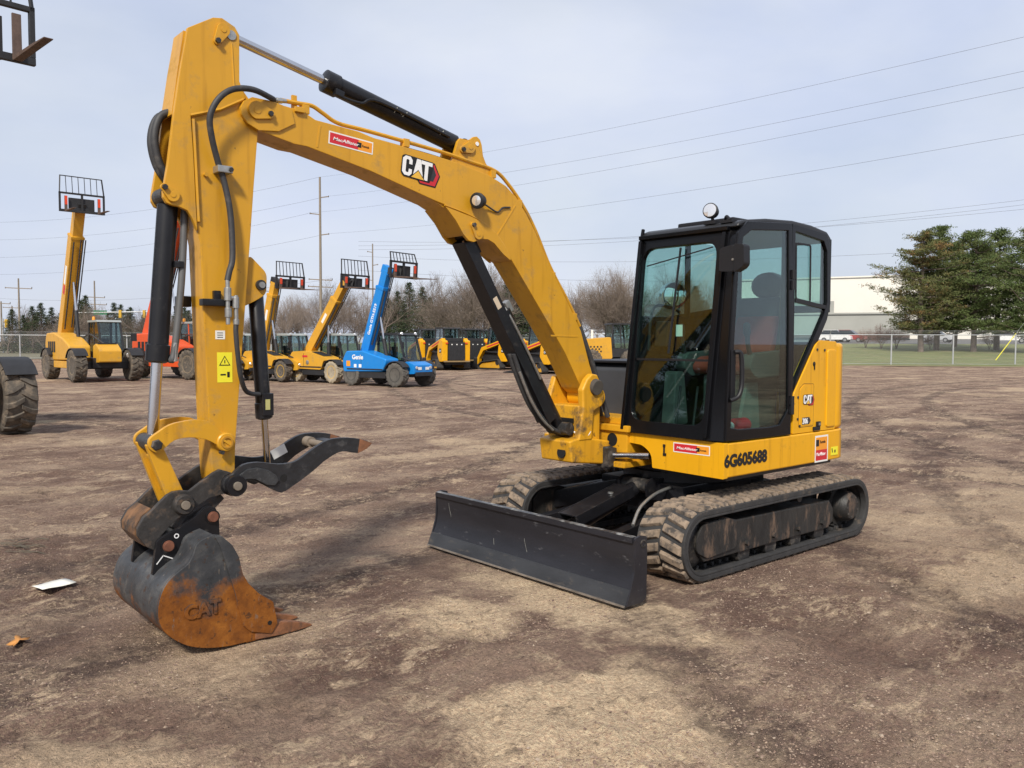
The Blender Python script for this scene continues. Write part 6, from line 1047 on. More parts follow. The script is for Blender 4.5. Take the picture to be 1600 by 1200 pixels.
# ------------------------------------------------------------------ compact track loaders
def track_loader(label, loc, az, group):
    t = thing('track_loader', label, 'track loader', (*loc, 0), az, group)
    for y in (-0.72, 0.72):
        o = rounded([(-0.95, 0.12), (-0.72, 0.55), (0.55, 0.42), (0.85, 0.22), (0.80, 0.0), (-0.80, 0.0)], 0.1); q = MB(); q.ring(o, inset(o, 0.05), y - 0.18, y + 0.18); tr_ = q.build('rubber_track', track_rubber, t, bevel=0.01)
        q = MB(); q.prism(inset(o, 0.09), y - 0.10, y + 0.10); q.build('track_frame', tele_y, tr_)
        q = MB(); q.cyl((-0.62, y - 0.13, 0.38), (-0.62, y + 0.13, 0.38), 0.13, n=16); q.build('drive_sprocket', dark_m, tr_)
    q = MB(); q.box(-1.0, 0.85, -0.50, 0.50, 0.25, 0.95); q.build('body', dark_m, t, bevel=0.03)
    for y in (-0.60, 0.60):
        q = MB(); q.prism(rounded([(-1.22, 0.42), (-1.25, 1.45), (-0.85, 1.52), (-0.60, 1.20), (-0.55, 0.75), (-0.80, 0.42)], 0.06), y - 0.14, y + 0.14); tw = q.build('rear_tower', yellow, t, bevel=0.03)
        q = MB(); q.prism(rounded([(-1.1, 1.42), (-1.0, 1.58), (0.75, 1.12), (1.1, 0.55), (1.15, 0.25), (1.0, 0.25), (0.92, 0.55), (0.62, 0.95)], 0.05), y - 0.10, y + 0.10); la = q.build('lift_arm', yellow, t, bevel=0.015)
        s_ = 1 if y > 0 else -1
        q = MB(); q.bar((-0.7, y + 0.102 * s_, 1.40), (0.3, y + 0.102 * s_, 1.14), 0.004, 0.07); q.build('arm_stripe', red_sticker, la)
        xd_ = (-1, 0, 0) if s_ > 0 else (1, 0, 0)
        q = MB(); q.box(-1.08, -0.82, *sorted((y + 0.141 * s_, y + 0.146 * s_)), 0.86, 1.06); q.build('badge', ink, tw)
        text('badge_print', 'CAT', 0.12, (-0.84 if s_ > 0 else -1.06, y + 0.147 * s_, 0.91), xd_, UP, white_ink, tw, bold=0.004, sx=0.9)
        q = MB(); q.cyl((-0.55, y - 0.02 * s_, 0.85), (0.55, y - 0.02 * s_, 0.90), 0.04, n=10); q.build('lift_cylinder', dark_m, t)
    q = MB(); q.prism(rounded([(-0.44, 0.50), (0.44, 0.50), (0.44, 1.38), (-0.44, 1.38)], 0.04), -1.30, -1.0, 'x'); dr_ = q.build('rear_door', dark_m, t, bevel=0.02)
    for k in range(3):
        q = MB(); q.bar((-1.31, -0.22 + 0.22 * k, 0.72), (-1.31, -0.22 + 0.22 * k, 1.20), 0.05, 0.01, up=(0, 1, 0)); q.build('grille_slot', grey_panel, dr_)
    for y in (-0.26, 0.0, 0.26):
        q = MB(); q.box(-1.306, -1.301, y - 0.03, y + 0.03, 1.24, 1.29); q.build('door_label', white_sticker, dr_)
    q = MB(); q.box(-1.34, -1.28, -0.70, 0.70, 0.40, 0.47); q.build('bumper', mat('dusty_bumper', (0.25, 0.17, 0.08), 0.7), t, bevel=0.01)
    q = MB(); q.box(-1.05, -0.55, -0.46, 0.46, 1.38, 1.58); q.build('engine_top', dark_m, t, bevel=0.04)
    for y in (-0.52, 0.52):
        q = MB(); q.box(-1.29, -1.255, y - 0.06, y + 0.06, 1.30, 1.36); q.build('tail_lamp', red_refl, t)
    cab_box(t, -0.65, 0.62, -0.44, 0.44, 0.85, 2.12, dark_m, clear_glass, 0.12, dark_m)
    # bucket on the front
    o = [(1.05, 0.05), (1.05, 0.55), (1.12, 0.60), (1.22, 0.12), (1.85, 0.03), (1.85, 0.0), (1.12, 0.0)]; q = MB(); q.prism(o, -0.88, 0.88); q.build('bucket', dark_m, t, bevel=0.008)
    t.scale = (1.18, 1.18, 1.18)
    return t
GL = 'compact track loaders seen from behind'
view = math.atan2(-0.754, -0.655)
def bearing(px, dist):
    a = math.atan2(-0.7541, -0.6549) - math.atan((px - 800) / 1304.0); return (CAM.x + dist * math.cos(a), CAM.y + dist * math.sin(a))
track_loader('yellow track loader with black louvred rear door, right next to the blue telehandler', bearing(698, 50), R(256), GL)
track_loader('track loader with black rear door between two other track loaders', bearing(733, 53.5), R(252), GL)
track_loader('track loader with flank and lift arm showing, right beside the boom cylinder', bearing(783, 50.5), R(272), GL)
track_loader('track loader glimpsed between boom cylinder and boom', bearing(850, 44), R(268), GL)
track_loader('track loader half hidden behind the blue telehandler cab', bearing(664, 55), R(256), GL)
track_loader('track loader with dark cab farthest back in the middle of the loader row', bearing(760, 57), R(254), GL)
# the loader with the vented hood behind the boom foot
wl = thing('wheel_loader', 'yellow loader with vented hood and dark cab, between boom foot and excavator cab', 'wheel loader', (-30.2, -28.6, 0), R(150))
put_wheels(wl, [(1.2, 0.85, 0.6, False, 0), (1.2, -0.85, 0.6, True, 0), (-1.2, 0.85, 0.6, False, 0), (-1.2, -0.85, 0.6, True, 0)], wp_big)
q = MB(); q.prism(rounded([(-2.3, 0.7), (-2.4, 1.5), (-1.9, 1.78), (0.0, 1.95), (0.1, 0.7)], 0.12), -0.8, 0.8); hd2 = q.build('hood', tele_y, wl, bevel=0.06)
for i in range(4):
    for j in range(7):
        for s_ in (-1, 1):
            q = MB(); y = 0.805 * s_; q.prism(circle2(-1.9 + 0.2 * j + 0.1 * (i % 2), 1.0 + 0.13 * i, 0.06, 6), *sorted((y - 0.01 * s_, y))); q.build('vent', dark_m, hd2)
q = MB(); q.box(-2.2, 2.0, -0.5, 0.5, 0.4, 0.75); q.build('chassis', dark_m, wl, bevel=0.03)
cab_box(wl, 0.05, 1.35, -0.7, 0.7, 0.8, 2.75, dark_m, clear_glass, 0.15, dark_m)
q = MB(); q.lathe((-0.8, 0.3, 1.85), UP, [(0.07, 0), (0.07, 0.5), (0.05, 0.52)], 12); q.build('exhaust', white_sticker, wl)
q = MB(); q.prism([(1.4, 0.5), (1.5, 1.2), (2.6, 0.6), (2.6, 0.3)], -0.4, 0.4); q.build('lift_arm', tele_y, wl, bevel=0.03)
# ------------------------------------------------------------------ far setting helpers
def polar(px, dist, z=0.0):
    """ground point at a bearing (degrees to the right of the camera's axis) and a distance"""
    a = yaw0 - math.atan((px - 800) / 1304.0); return Vector((CAM.x + dist * math.cos(a), CAM.y + dist * math.sin(a), z))
# turf beyond the fence (right), verge behind the machines (left)
turf_m = mat('winter_turf', (0.135, 0.150, 0.048), 0.95, var=0.25, scale=0.35, dirt=((0.22, 0.185, 0.085), 0.4, 0.8), bump=0.4, bscale=8)
def sheet(name, pts, z, m):
    q = MB(); q.add([(p.x, p.y, z) for p in pts], [tuple(range(len(pts)))]); o = q.build(name, m, None, smooth=0, fix=False)
    if o.data.polygons[0].normal.z < 0: o.data.flip_normals()
    return tag(o, kind='structure')
fa, fb = Vector((-53.0, -27.4, 0)), Vector((-64.5, -12.0, 0)); fd = (fb - fa).normalized()
f0 = fa - fd * 55; f1 = fb + fd * 60; fnr = Vector((fd.y, -fd.x, 0)); fnr = fnr if fnr.dot(fa - CAM) > 0 else -fnr
def lawn_z(p):
    t = (Vector(p) - fa).dot(fnr); return 0.035 + 1.6 * min(1, max(0, t / 46)) + 1.1 * min(1, max(0, (t - 46) / 74))
def slope(name, q0, q1, z0, z1, m):
    pts = [f0 + fnr * q0, f1 + fnr * q0, f1 + fnr * q1, f0 + fnr * q1]; q = MB(); q.add([(p.x, p.y, z) for p, z in zip(pts, (z0, z0, z1, z1))], [(0, 1, 2, 3)]); o = q.build(name, m, None, smooth=0, fix=False)
    if o.data.polygons[0].normal.z < 0: o.data.flip_normals()
    return tag(o, kind='structure')
slope('lawn', 0.0, 46, 0.035, 1.635, turf_m); slope('parking_lot', 46, 120, 1.635, 2.735, mat('asphalt', (0.11, 0.105, 0.10), 0.9, var=0.2, scale=0.5))
slope('grass_edge', -1.4, 0.0, 0.015, 0.035, mat('dry_grass_edge', (0.24, 0.19, 0.10), 0.95, var=0.3, scale=1.5, bump=0.4, bscale=8))
vg = [polar(-500, 92), polar(985, 100), polar(1000, 330), polar(-700, 330)]
sheet('verge', vg, 0.03, mat('verge_turf', (0.12, 0.11, 0.06), 0.95, var=0.3, scale=0.3, dirt=((0.19, 0.16, 0.10), 0.5, 0.7), bump=0.4, bscale=6))
# ------------------------------------------------------------------ chain link fence
galv = mat('galvanised', (0.48, 0.49, 0.49), 0.45, metal=0.5, var=0.1)
def mesh_mat():
    m = bpy.data.materials.new('chain_link'); m.use_nodes = True; t = m.node_tree; N = t.nodes; K = t.links.new
    b = N['Principled BSDF']; b.inputs['Base Color'].default_value = (0.45, 0.46, 0.46, 1); tr = N.new('ShaderNodeBsdfTransparent'); mxs = N.new('ShaderNodeMixShader'); mxs.inputs['Fac'].default_value = 0.045
    K(tr.outputs['BSDF'], mxs.inputs[1]); K(b.outputs['BSDF'], mxs.inputs[2]); K(mxs.outputs['Shader'], N['Material Output'].inputs['Surface']); return m
mesh_m = mesh_mat()
def fence(label, a, b, n, h=2.35, arms=True):
    d = (b - a) / n; root = thing('chain_link_fence', label, 'fence', a)
    proto = None
    for k in range(n + 1):
        p = d * k
        if proto is None:
            q = MB(); q.cyl((0, 0, 0), (0, 0, h), 0.055, n=10); q.tube([(0, 0, h), tuple(fnr * -0.30 + Vector((0, 0, h + 0.25)))], 0.02, 6); proto = q.build('post', galv, root)
        else:
            o = proto.copy(); col.objects.link(o); o.parent = root; o.location = p
    L_ = b - a; q = MB(); q.cyl((0, 0, h - 0.06), (L_.x, L_.y, h - 0.06), 0.03, n=8); q.build('top_rail', galv, root)
    q = MB(); q.cyl((0, 0, 0.12), (L_.x, L_.y, 0.12), 0.012, n=6); q.build('bottom_wire', galv, root)
    for j in range(3):
        o = fnr * (-0.10 * (j + 1)); q = MB(); q.cyl((o.x, o.y, h + 0.08 * (j + 1)), (L_.x + o.x, L_.y + o.y, h + 0.08 * (j + 1)), 0.006, n=5); q.build('barbed_wire', galv, root)
    nn = fnr * 0.004; q = MB(); q.loft([[(0, 0, 0.1), (L_.x, L_.y, 0.1), (L_.x, L_.y, h - 0.08), (0, 0, h - 0.08)], [(nn.x, nn.y, 0.1), (L_.x + nn.x, L_.y + nn.y, 0.1), (L_.x + nn.x, L_.y + nn.y, h - 0.08), (nn.x, nn.y, h - 0.08)]]); q.build('wire_mesh', mesh_m, root, smooth=0)
    return root
sp_post = (Vector((-60.58, -21.67, 0)) - Vector((-56.75, -24.27, 0)))
A0 = Vector((-56.75, -24.27, 0)); fdir = (Vector((-63.2, -18.0, 0)) - A0).normalized()
fd = fdir
fence('galvanised chain link fence with tall posts along the lawn right of the excavator', A0 - fdir * 22.5, A0 + fdir * 22.5, 10)
fence('long chain link fence behind the parked machines in front of the tree line', polar(-300, 88), polar(985, 98), 36, 2.2)
# ------------------------------------------------------------------ buildings
def building(name, label, px0, px1, dist, z1, depth, m, extra=None):
    a, b = polar(px0, dist), polar(px1, dist); d = (b - a); n = Vector((d.y, -d.x, 0)).normalized(); n = n if n.dot(a - CAM) > 0 else -n
    root = thing(name, label, 'building', (a + b) / 2); o = (a + b) / 2
    def rel(v, z): return (v.x - o.x, v.y - o.y, z)
    q = MB(); base = [a, b, b + n * depth, a + n * depth]; q.loft([[rel(v, 0) for v in base], [rel(v, z1) for v in base]]); q.build('wall', m, root, smooth=0)
    q = MB(); e = n * 0.25; big = [a - e, b - e, b + n * depth + e, a + n * depth + e]; q.loft([[rel(v, z1) for v in big], [rel(v, z1 + 0.3) for v in big]]); q.build('roof', m, root, smooth=0)
    return root, a - o, b - o, n
cream = mat('cream_cladding', (0.70, 0.67, 0.60), 0.8, var=0.03, scale=0.2); grey_w = mat('grey_cladding', (0.33, 0.33, 0.30), 0.8, var=0.06, scale=0.3)
building('warehouse', 'large cream windowless warehouse behind the pine trees', 1150, 1900, 190, 15.2, 60, cream)
rt, ra, rb, rn = building('warehouse_annex', 'low grey annex with dark canopy in front of the cream warehouse', 1180, 1420, 160, 6.8, 20, grey_w)
q = MB(); d = (rb - ra); e = rn * -0.06; v = [ra + e, rb + e]; q.loft([[(p.x, p.y, z) for p in v] + [(p.x - rn.x * 0.3, p.y - rn.y * 0.3, z) for p in v[::-1]] for z in (2.7, 3.2)]); q.build('canopy', mat('maroon_trim', (0.10, 0.07, 0.06), 0.7), rt, smooth=0)
for k in range(9):
    c = ra + d * ((k + 0.5) / 9) - rn * 0.03; w = d.normalized() * 1.5; q = MB(); q.loft([[(c.x - w.x, c.y - w.y, z), (c.x + w.x, c.y + w.y, z), (c.x + w.x - rn.x * 0.04, c.y + w.y - rn.y * 0.04, z), (c.x - w.x - rn.x * 0.04, c.y - w.y - rn.y * 0.04, z)] for z in (0.3, 2.5)]); q.build('window', mat('dark_window', (0.03, 0.035, 0.04), 0.2), rt, smooth=0)
q = MB(); c0_ = ra + d * 0.02; c1_ = ra + d * 0.52; q.loft([[(p.x + o.x, p.y + o.y, z) for p, o in ((c0_, rn * 0.2), (c1_, rn * 0.2), (c1_, rn * 19), (c0_, rn * 19))] for z in (7.05, 9.2)]); q.build('raised_bay', grey_w, rt, smooth=0)
# ------------------------------------------------------------------ parked cars
def car(label, px, dist, az, m, suv=False):
    p = polar(px, dist); t = thing('parked_car', label, 'car', (p.x, p.y, lawn_z(p)), az, 'cars parked beyond the lawn'); h = 0.25 if suv else 0.0
    q = MB(); side = rounded([(-2.2, 0.35), (-2.25, 0.85 + h * 0.5), (-1.7, 0.95 + h * 0.6), (1.0, 0.95 + h * 0.6), (2.1, 0.8 + h * 0.4), (2.2, 0.35)], 0.15); q.prism(side, -0.88, 0.88); q.build('body', m, t, bevel=0.08, seg=3)
    rb_ = [(-1.75, 0.93 + h * 0.6), (-1.3 - h, 1.45 + h), (0.2, 1.47 + h), (1.05, 0.93 + h * 0.6)]
    q = MB(); q.loft([[(x, -0.80, z) if z < 1.3 else (x, -0.66, z) for x, z in rb_], [(x, 0.80, z) if z < 1.3 else (x, 0.66, z) for x, z in rb_]]); q.build('windows', mat('car_glass', (0.02, 0.025, 0.03), 0.08), t, bevel=0.04)
    q = MB(); q.box(-1.25 - h, 0.15, -0.68, 0.68, 1.44 + h, 1.49 + h); q.build('roof', m, t, bevel=0.03)
    for x in (-1.4, 1.4):
        for y in (-0.8, 0.8): 
            q = MB(); q.cyl((x, y - 0.1, 0.33), (x, y + 0.1, 0.33), 0.33, n=20); w = q.build('wheel', dark_m, t); q = MB(); q.cyl((x, y - 0.105, 0.33), (x, y + 0.105, 0.33), 0.2, n=14); q.build('rim', steel, w)
    return t
car('dark grey car nearest the excavator cab in the far car park', 1291, 128, R(115), mat('car_grey', (0.08, 0.085, 0.09), 0.25))
car('white van-like car in the far car park, right of the grey one', 1305, 126, R(105), mat('car_white', (0.72, 0.72, 0.70), 0.3), True)
car('red car in the far car park beside the bare shrubs', 1327, 127, R(100), mat('car_red', (0.30, 0.015, 0.02), 0.25), True)
car('white car glimpsed below the pine branches near the right edge', 1575, 127, R(110), mat('car_white', (0.72, 0.72, 0.70), 0.3))
car('silver car glimpsed through the pine trunks', 1462, 130, R(95), mat('car_silver', (0.45, 0.46, 0.47), 0.25), True)
# ------------------------------------------------------------------ trees
bark = mat('grey_brown_bark', (0.15, 0.115, 0.095), 0.95, var=0.3, scale=3); twig_m = mat('mauve_twigs', (0.19, 0.148, 0.12), 0.95, var=0.25, scale=2); red_twig = mat('reddish_twigs', (0.24, 0.12, 0.09), 0.95, var=0.2)
def add_branch(v, f, p0, p1, r0, r1, n=3):
    d = p1 - p0
    if d.length < 1e-6: return
    a = d.orthogonal().normalized(); b = d.normalized().cross(a); o = len(v)
    for p, r in ((p0, r0), (p1, r1)):
        for k in range(n): w = 2 * math.pi * k / n; v.append(tuple(p + (a * math.cos(w) + b * math.sin(w)) * r))
    for k in range(n): f.append((o + k, o + (k + 1) % n, o + n + (k + 1) % n, o + n + k))
def bare_tree(seed, h, spread, rise, depth=5, multi=1, density=1.0):
    rg = random.Random(seed); tv, tf, wv, wf = [], [], [], []
    def grow(p, d, ln, r, lev):
        segs = 3 if lev < 2 else 2; q = p
        for i in range(segs):
            d = (d + Vector((rg.gauss(0, .10), rg.gauss(0, .10), rg.gauss(0.04, .07)))).normalized(); e = q + d * ln / segs; r2 = r * (0.86 if lev else 0.88)
            (add_branch(tv, tf, q, e, r, r2, 6 if lev == 0 else 4) if lev < 2 else add_branch(wv, wf, q, e, r, r2, 3))
            q, r = e, r2
            if lev < depth and (i > 0 or lev > 0):
                for k in range(rg.choice((1, 2, 2)) if lev else rg.choice((2, 3))):
                    if rg.random() > density: continue
                    ax = d.orthogonal().normalized(); ax.rotate(Matrix.Rotation(rg.uniform(0, 6.28), 3, d)); nd = d.copy(); nd.rotate(Matrix.Rotation(rg.uniform(0.35, 0.35 + spread), 3, ax)); nd.z += rise * 0.25; nd.normalize()
                    grow(q, nd, ln * rg.uniform(0.52, 0.78), r * rg.uniform(0.5, 0.7), lev + 1)
        if lev < depth: grow(q, d, ln * 0.7, r * 0.8, lev + 1)
    for m_ in range(multi):
        a = rg.uniform(0, 6.28); d = Vector((math.cos(a) * 0.35 * (multi > 1), math.sin(a) * 0.35 * (multi > 1), 1)).normalized(); grow(Vector((0, 0, -0.1)), d, h * (0.42 if multi == 1 else 0.35), h * 0.020 / (multi ** 0.4), 0)
    t = bpy.data.meshes.new('trunk'); t.from_pydata(tv, [], tf); w = bpy.data.meshes.new('crown'); w.from_pydata(wv, [], wf)
    return t, w
def leafy(seed, h, rad, n, kind):
    """evergreen: kind 'cone' (spruce) or 'pine' (layered pads). Needles as small tilted faces in tufts"""
    rg = random.Random(seed); tv, tf, lv, lf = [], [], [], []
    add_branch(tv, tf, Vector((0, 0, -0.1)), Vector((rg.uniform(-.3, .3), rg.uniform(-.3, .3), h * 0.55)), h * 0.024, h * 0.014, 8); add_branch(tv, tf, Vector((rg.uniform(-.1, .1), rg.uniform(-.1, .1), h * 0.5)), Vector((0, 0, h * 0.95)), h * 0.014, h * 0.004, 6)
    def tuft(c, s, k):
        for _ in range(k):
            d = Vector((rg.gauss(0, 1), rg.gauss(0, 1), rg.gauss(0.35, 0.6))).normalized(); p = c + Vector((rg.gauss(0, s), rg.gauss(0, s), rg.gauss(0, s * 0.45))); ln = s * rg.uniform(0.5, 0.9); wd = ln * 0.32; a = d.orthogonal().normalized(); a.rotate(Matrix.Rotation(rg.uniform(0, 6.28), 3, d)); o = len(lv)
            lv.extend([tuple(p - a * wd), tuple(p + a * wd), tuple(p + d * ln + a * wd * 0.2), tuple(p + d * ln - a * wd * 0.2)]); lf.append((o, o + 1, o + 2, o + 3))
    def pad_tuft(c, s):
        for _ in range(11):
            d = Vector((rg.gauss(0, 1), rg.gauss(0, 1), abs(rg.gauss(0.5, 0.6)))).normalized(); p = c + Vector((rg.gauss(0, s), rg.gauss(0, s), rg.gauss(0, s * 0.3))); ln = rg.uniform(0.14, 0.26); wd = 0.030; a_ = d.orthogonal().normalized(); a_.rotate(Matrix.Rotation(rg.uniform(0, 6.28), 3, d)); o = len(lv)
            lv.extend([tuple(p - a_ * wd), tuple(p + a_ * wd), tuple(p + d * ln + a_ * wd * 0.5), tuple(p + d * ln - a_ * wd * 0.5)]); lf.append((o, o + 1, o + 2, o + 3))
    if kind == 'cone':
        for i in range(n):
            z = h * (0.06 + 0.94 * (i / n) ** 0.9); rr = rad * (1 - z / h) ** 0.85 * rg.uniform(0.6, 1.12) + 0.1; a = rg.uniform(0, 6.28); e = Vector((math.cos(a) * rr, math.sin(a) * rr, z - rr * 0.18)); add_branch(tv, tf, Vector((0, 0, z)), e, 0.03, 0.008, 3)
            for s in (0.45, 0.75, 1.0): tuft(Vector((0, 0, z)).lerp(e, s), 0.16 + 0.18 * rr / rad * rad * 0.35, 10)
    else:
        for i in range(n):
            z = h * (0.14 + 0.83 * ((i + rg.random()) / n)); prof_ = min(1, (1 - z / h) * 2.3 + 0.13) * (0.6 + 0.4 * min(1, z / h * 2.0)); rr = rad * prof_ * rg.choice((0.4, 0.65, 0.85, 1.0, 1.25)) * rg.uniform(0.8, 1.12); a = rg.uniform(0, 6.28)
            b0 = Vector((0, 0, z - rr * 0.12)); e = Vector((math.cos(a) * rr, math.sin(a) * rr, z + rr * rg.uniform(-0.06, 0.24))); mid = b0.lerp(e, 0.5) + Vector((0, 0, -0.05 * rr)); add_branch(tv, tf, b0, mid, 0.07, 0.045, 4); add_branch(tv, tf, mid, e, 0.045, 0.015, 4)
            side = Vector((-math.sin(a), math.cos(a), 0)); pw = 0.28 * rr + 0.25                      # a flat pad of tufts on the outer half of the limb
            for k in range(int(12 + rr * 6)):
                t_ = rg.uniform(0.25, 1.06); c = b0.lerp(e, t_) + side * rg.gauss(0, pw * 0.55) + Vector((0, 0, 0.10 + rg.gauss(0, 0.11))); pad_tuft(c, rg.uniform(0.16, 0.26))
    t = bpy.data.meshes.new('trunk'); t.from_pydata(tv, [], tf); w = bpy.data.meshes.new('crown'); w.from_pydata(lv, [], lf)
    return t, w
def needles(name, a, b, c):
    if name in MATS: return MATS[name]
    m = bpy.data.materials.new(name); m.use_nodes = True; t = m.node_tree; N = t.nodes; K = t.links.new; bs = N['Principled BSDF']; bs.inputs['Roughness'].default_value = 0.85; bs.inputs['Specular IOR Level'].default_value = 0.2
    tcn = N.new('ShaderNodeTexCoord'); n = N.new('ShaderNodeTexNoise'); n.inputs['Scale'].default_value = 0.55; n.inputs['Detail'].default_value = 6; n.inputs['Roughness'].default_value = 0.7; K(tcn.outputs['Object'], n.inputs['Vector'])
    r = N.new('ShaderNodeValToRGB'); r.color_ramp.elements.new(0.5)
    for e, (p, cc) in zip(r.color_ramp.elements, ((0.33, a), (0.52, b), (0.68, c))): e.position = p; e.color = (*cc, 1)
    K(n.outputs['Fac'], r.inputs['Fac']); K(r.outputs['Color'], bs.inputs['Base Color']); MATS[name] = m; return m
pine_m = needles('pine_needles', (0.065, 0.098, 0.032), (0.10, 0.13, 0.045), (0.155, 0.155, 0.06)); pine_b = needles('browning_pine_needles', (0.068, 0.095, 0.032), (0.12, 0.125, 0.048), (0.28, 0.14, 0.06)); spruce_m = needles('spruce_needles', (0.026, 0.040, 0.020), (0.045, 0.062, 0.030), (0.075, 0.082, 0.038))
def plant(name, label, cat, meshes, p, s, rz, mt, mc, group=None, sz=None):
    root = thing(name, label, cat, p, rz, group); root.scale = (s, s, sz or s)
    for me_, nm, m in ((meshes[0], 'trunk', mt), (meshes[1], 'crown', mc)):
        if not me_.materials: me_.materials.append(m)
        o = bpy.data.objects.new(nm, me_); col.objects.link(o); o.parent = root
        if o.data.materials[0] != m: o.material_slots[0].link = 'OBJECT'; o.material_slots[0].material = m
    return root
pines = [leafy(s, 12.0, 4.0, 92, 'pine') for s in (3, 8, 15)]
pine_spots = [(1438, 92, 1.0, 0, pine_b, 'tall pine with brown lower needles, leftmost of the pine group right of the cab'), (1462, 96, 1.06, 1, pine_m, 'dense pine just right of the browning pine'), (1520, 94, 1.00, 2, pine_m, 'broad pine with bare lower trunk showing, middle of the group'), (1556, 99, 1.03, 0, pine_m, 'pine second from the right edge of the group'), (1605, 93, 0.98, 1, pine_m, 'pine cut by the right edge of the picture'), (1490, 106, 1.0, 2, pine_b, 'pine standing at the back of the group, half covered by the others')]
for (px, dist, s, k, m_, lab) in pine_spots: plant('pine_tree', lab, 'tree', pines[k], polar(px, dist, lawn_z(polar(px, dist))), s, random.uniform(0, 6.28), bark, m_, 'pines on the lawn beyond the fence')
for (x, y, s_, k, lab) in ((27, -27, 1.15, 0, 'pine left of the picture, mirrored in the cab windscreen'), (31, -22, 1.1, 1, 'second pine left of the picture, nearer the mirror image edge'), (22, -32, 1.2, 2, 'third pine left of the picture, farthest from the cab')): plant('pine_tree', lab, 'tree', pines[k], (x, y, 0), s_, 1.0 + k, bark, pine_m, 'pines outside the left edge')
BEHIND = [(-20, 70), (-34, 66), (-48, 62), (-12, 75), (-58, 70), (-27, 80), (2, 66), (-42, 78), (40, -20), (34, -34)]
for i, (x, y) in enumerate(BEHIND): plant('pine_tree', ('first', 'second', 'third', 'fourth', 'fifth', 'sixth', 'seventh', 'eighth', 'ninth', 'tenth')[i] + ' pine of those standing behind the camera, outside the picture', 'tree', pines[i % 3], (x, y, 0), 1.0 + 0.07 * (i % 4), i * 1.3, bark, pine_m, 'pines behind the camera')
shrubs = [bare_tree(s, 3.0, 0.75, 0.3, 4, 5) for s in (21, 22)]
for i, (px, dist, s, lab) in enumerate(((1352, 100, 0.85, 'reddish bare shrub at the left foot of the pines'), (1376, 98, 1.0, 'bare shrub with dense twigs below the browning pine'), (1400, 99, 0.95, 'low bare bush under the first pine trunk'), (1452, 100, 0.7, 'small bare bush between the pine trunks'), (1545, 100, 0.75, 'bare bush below the pines near the right edge'))):
    plant('bare_shrub', lab, 'shrub', shrubs[i % 2], polar(px, dist, lawn_z(polar(px, dist))), s, random.uniform(0, 6.28), bark, red_twig, 'bare shrubs under the pines')
bares = [bare_tree(31, 9.5, 0.65, 0.5, 5), bare_tree(32, 10.5, 0.55, 0.8, 5), bare_tree(33, 8.0, 0.8, 0.4, 5, 2), bare_tree(34, 9.0, 0.7, 0.5, 5, 3), bare_tree(36, 7.0, 0.85, 0.3, 5, 4)]
BASE = [float(np.percentile([v.co.z for v in w_.vertices], 98)) for t_, w_ in bares]
cones = [leafy(s, 9.5, 3.1, 190, 'cone') for s in (41, 42, 43)]
rng = random.Random(77)
AREAS = [(-40, 60, 'left of the far utility poles'), (60, 130, 'left of the large yellow telehandler boom'), (130, 230, 'behind the large yellow telehandler cab'), (230, 310, 'behind the orange telehandler'), (310, 420, 'behind the excavator stick'), (420, 500, "behind the thumb cylinder's telehandler"), (500, 575, "behind the pale-tyred telehandler"), (575, 640, 'behind the blue telehandler boom'), (640, 720, 'right of the blue telehandler forks'), (720, 800, 'above the track loaders'), (800, 880, 'seen under the excavator boom'), (880, 985, 'between the excavator boom and cab'), (985, 1100, 'seen through the cab glass')]
def area(px):
    for a, b, s in AREAS:
        if a <= px < b: return s
    return 'at the end of the distant tree line'
LINE = []
def tree_line(kind, px, dist, hpx): LINE.append((px, kind, dist, hpx, rng.randrange(1000)))
def plant_line():
    cnt = {}; tot = {}
    def adj_of(kind, hpx): return (('tall' if hpx > 105 else 'low' if hpx < 70 else 'medium') + ' bare trees') if kind == 'bare' else (('tall' if hpx > 90 else 'small' if hpx < 60 else 'medium') + ' dark evergreens')
    for px, kind, dist, hpx, _ in LINE: k = (adj_of(kind, hpx), area(px)); tot[k] = tot.get(k, 0) + 1
    ORD = ['leftmost', 'second', 'third', 'fourth', 'fifth', 'sixth', 'seventh', 'eighth', 'ninth', 'tenth', 'eleventh', 'twelfth']
    for px, kind, dist, hpx, sd_ in sorted(LINE):
        adj = adj_of(kind, hpx); k = (adj, area(px)); i = cnt.get(k, 0); cnt[k] = i + 1
        if tot[k] == 1: lab = f'{adj[:-1]} {area(px)}'
        else: lab = (f'leftmost of the {adj} {area(px)}' if i == 0 else f'{ORD[i]} from left of the {adj} {area(px)}')
        h = hpx / 1304.0 * dist * math.cos(math.atan((px - 800) / 1304.0)); p = polar(px, dist)
        if kind == 'bare': j = sd_ % 5; base = BASE[j]; ms, nm, mt, mc = bares[j], 'bare_tree', bark, twig_m
        else: j = sd_ % 3; base = 9.3; ms, nm, mt, mc = cones[j], 'evergreen_tree', bark, spruce_m
        plant(nm, lab, 'tree', ms, p, h / base * (1.16 if kind == 'ever' else 1.0), sd_, mt, mc, f'{adj} {area(px)}')
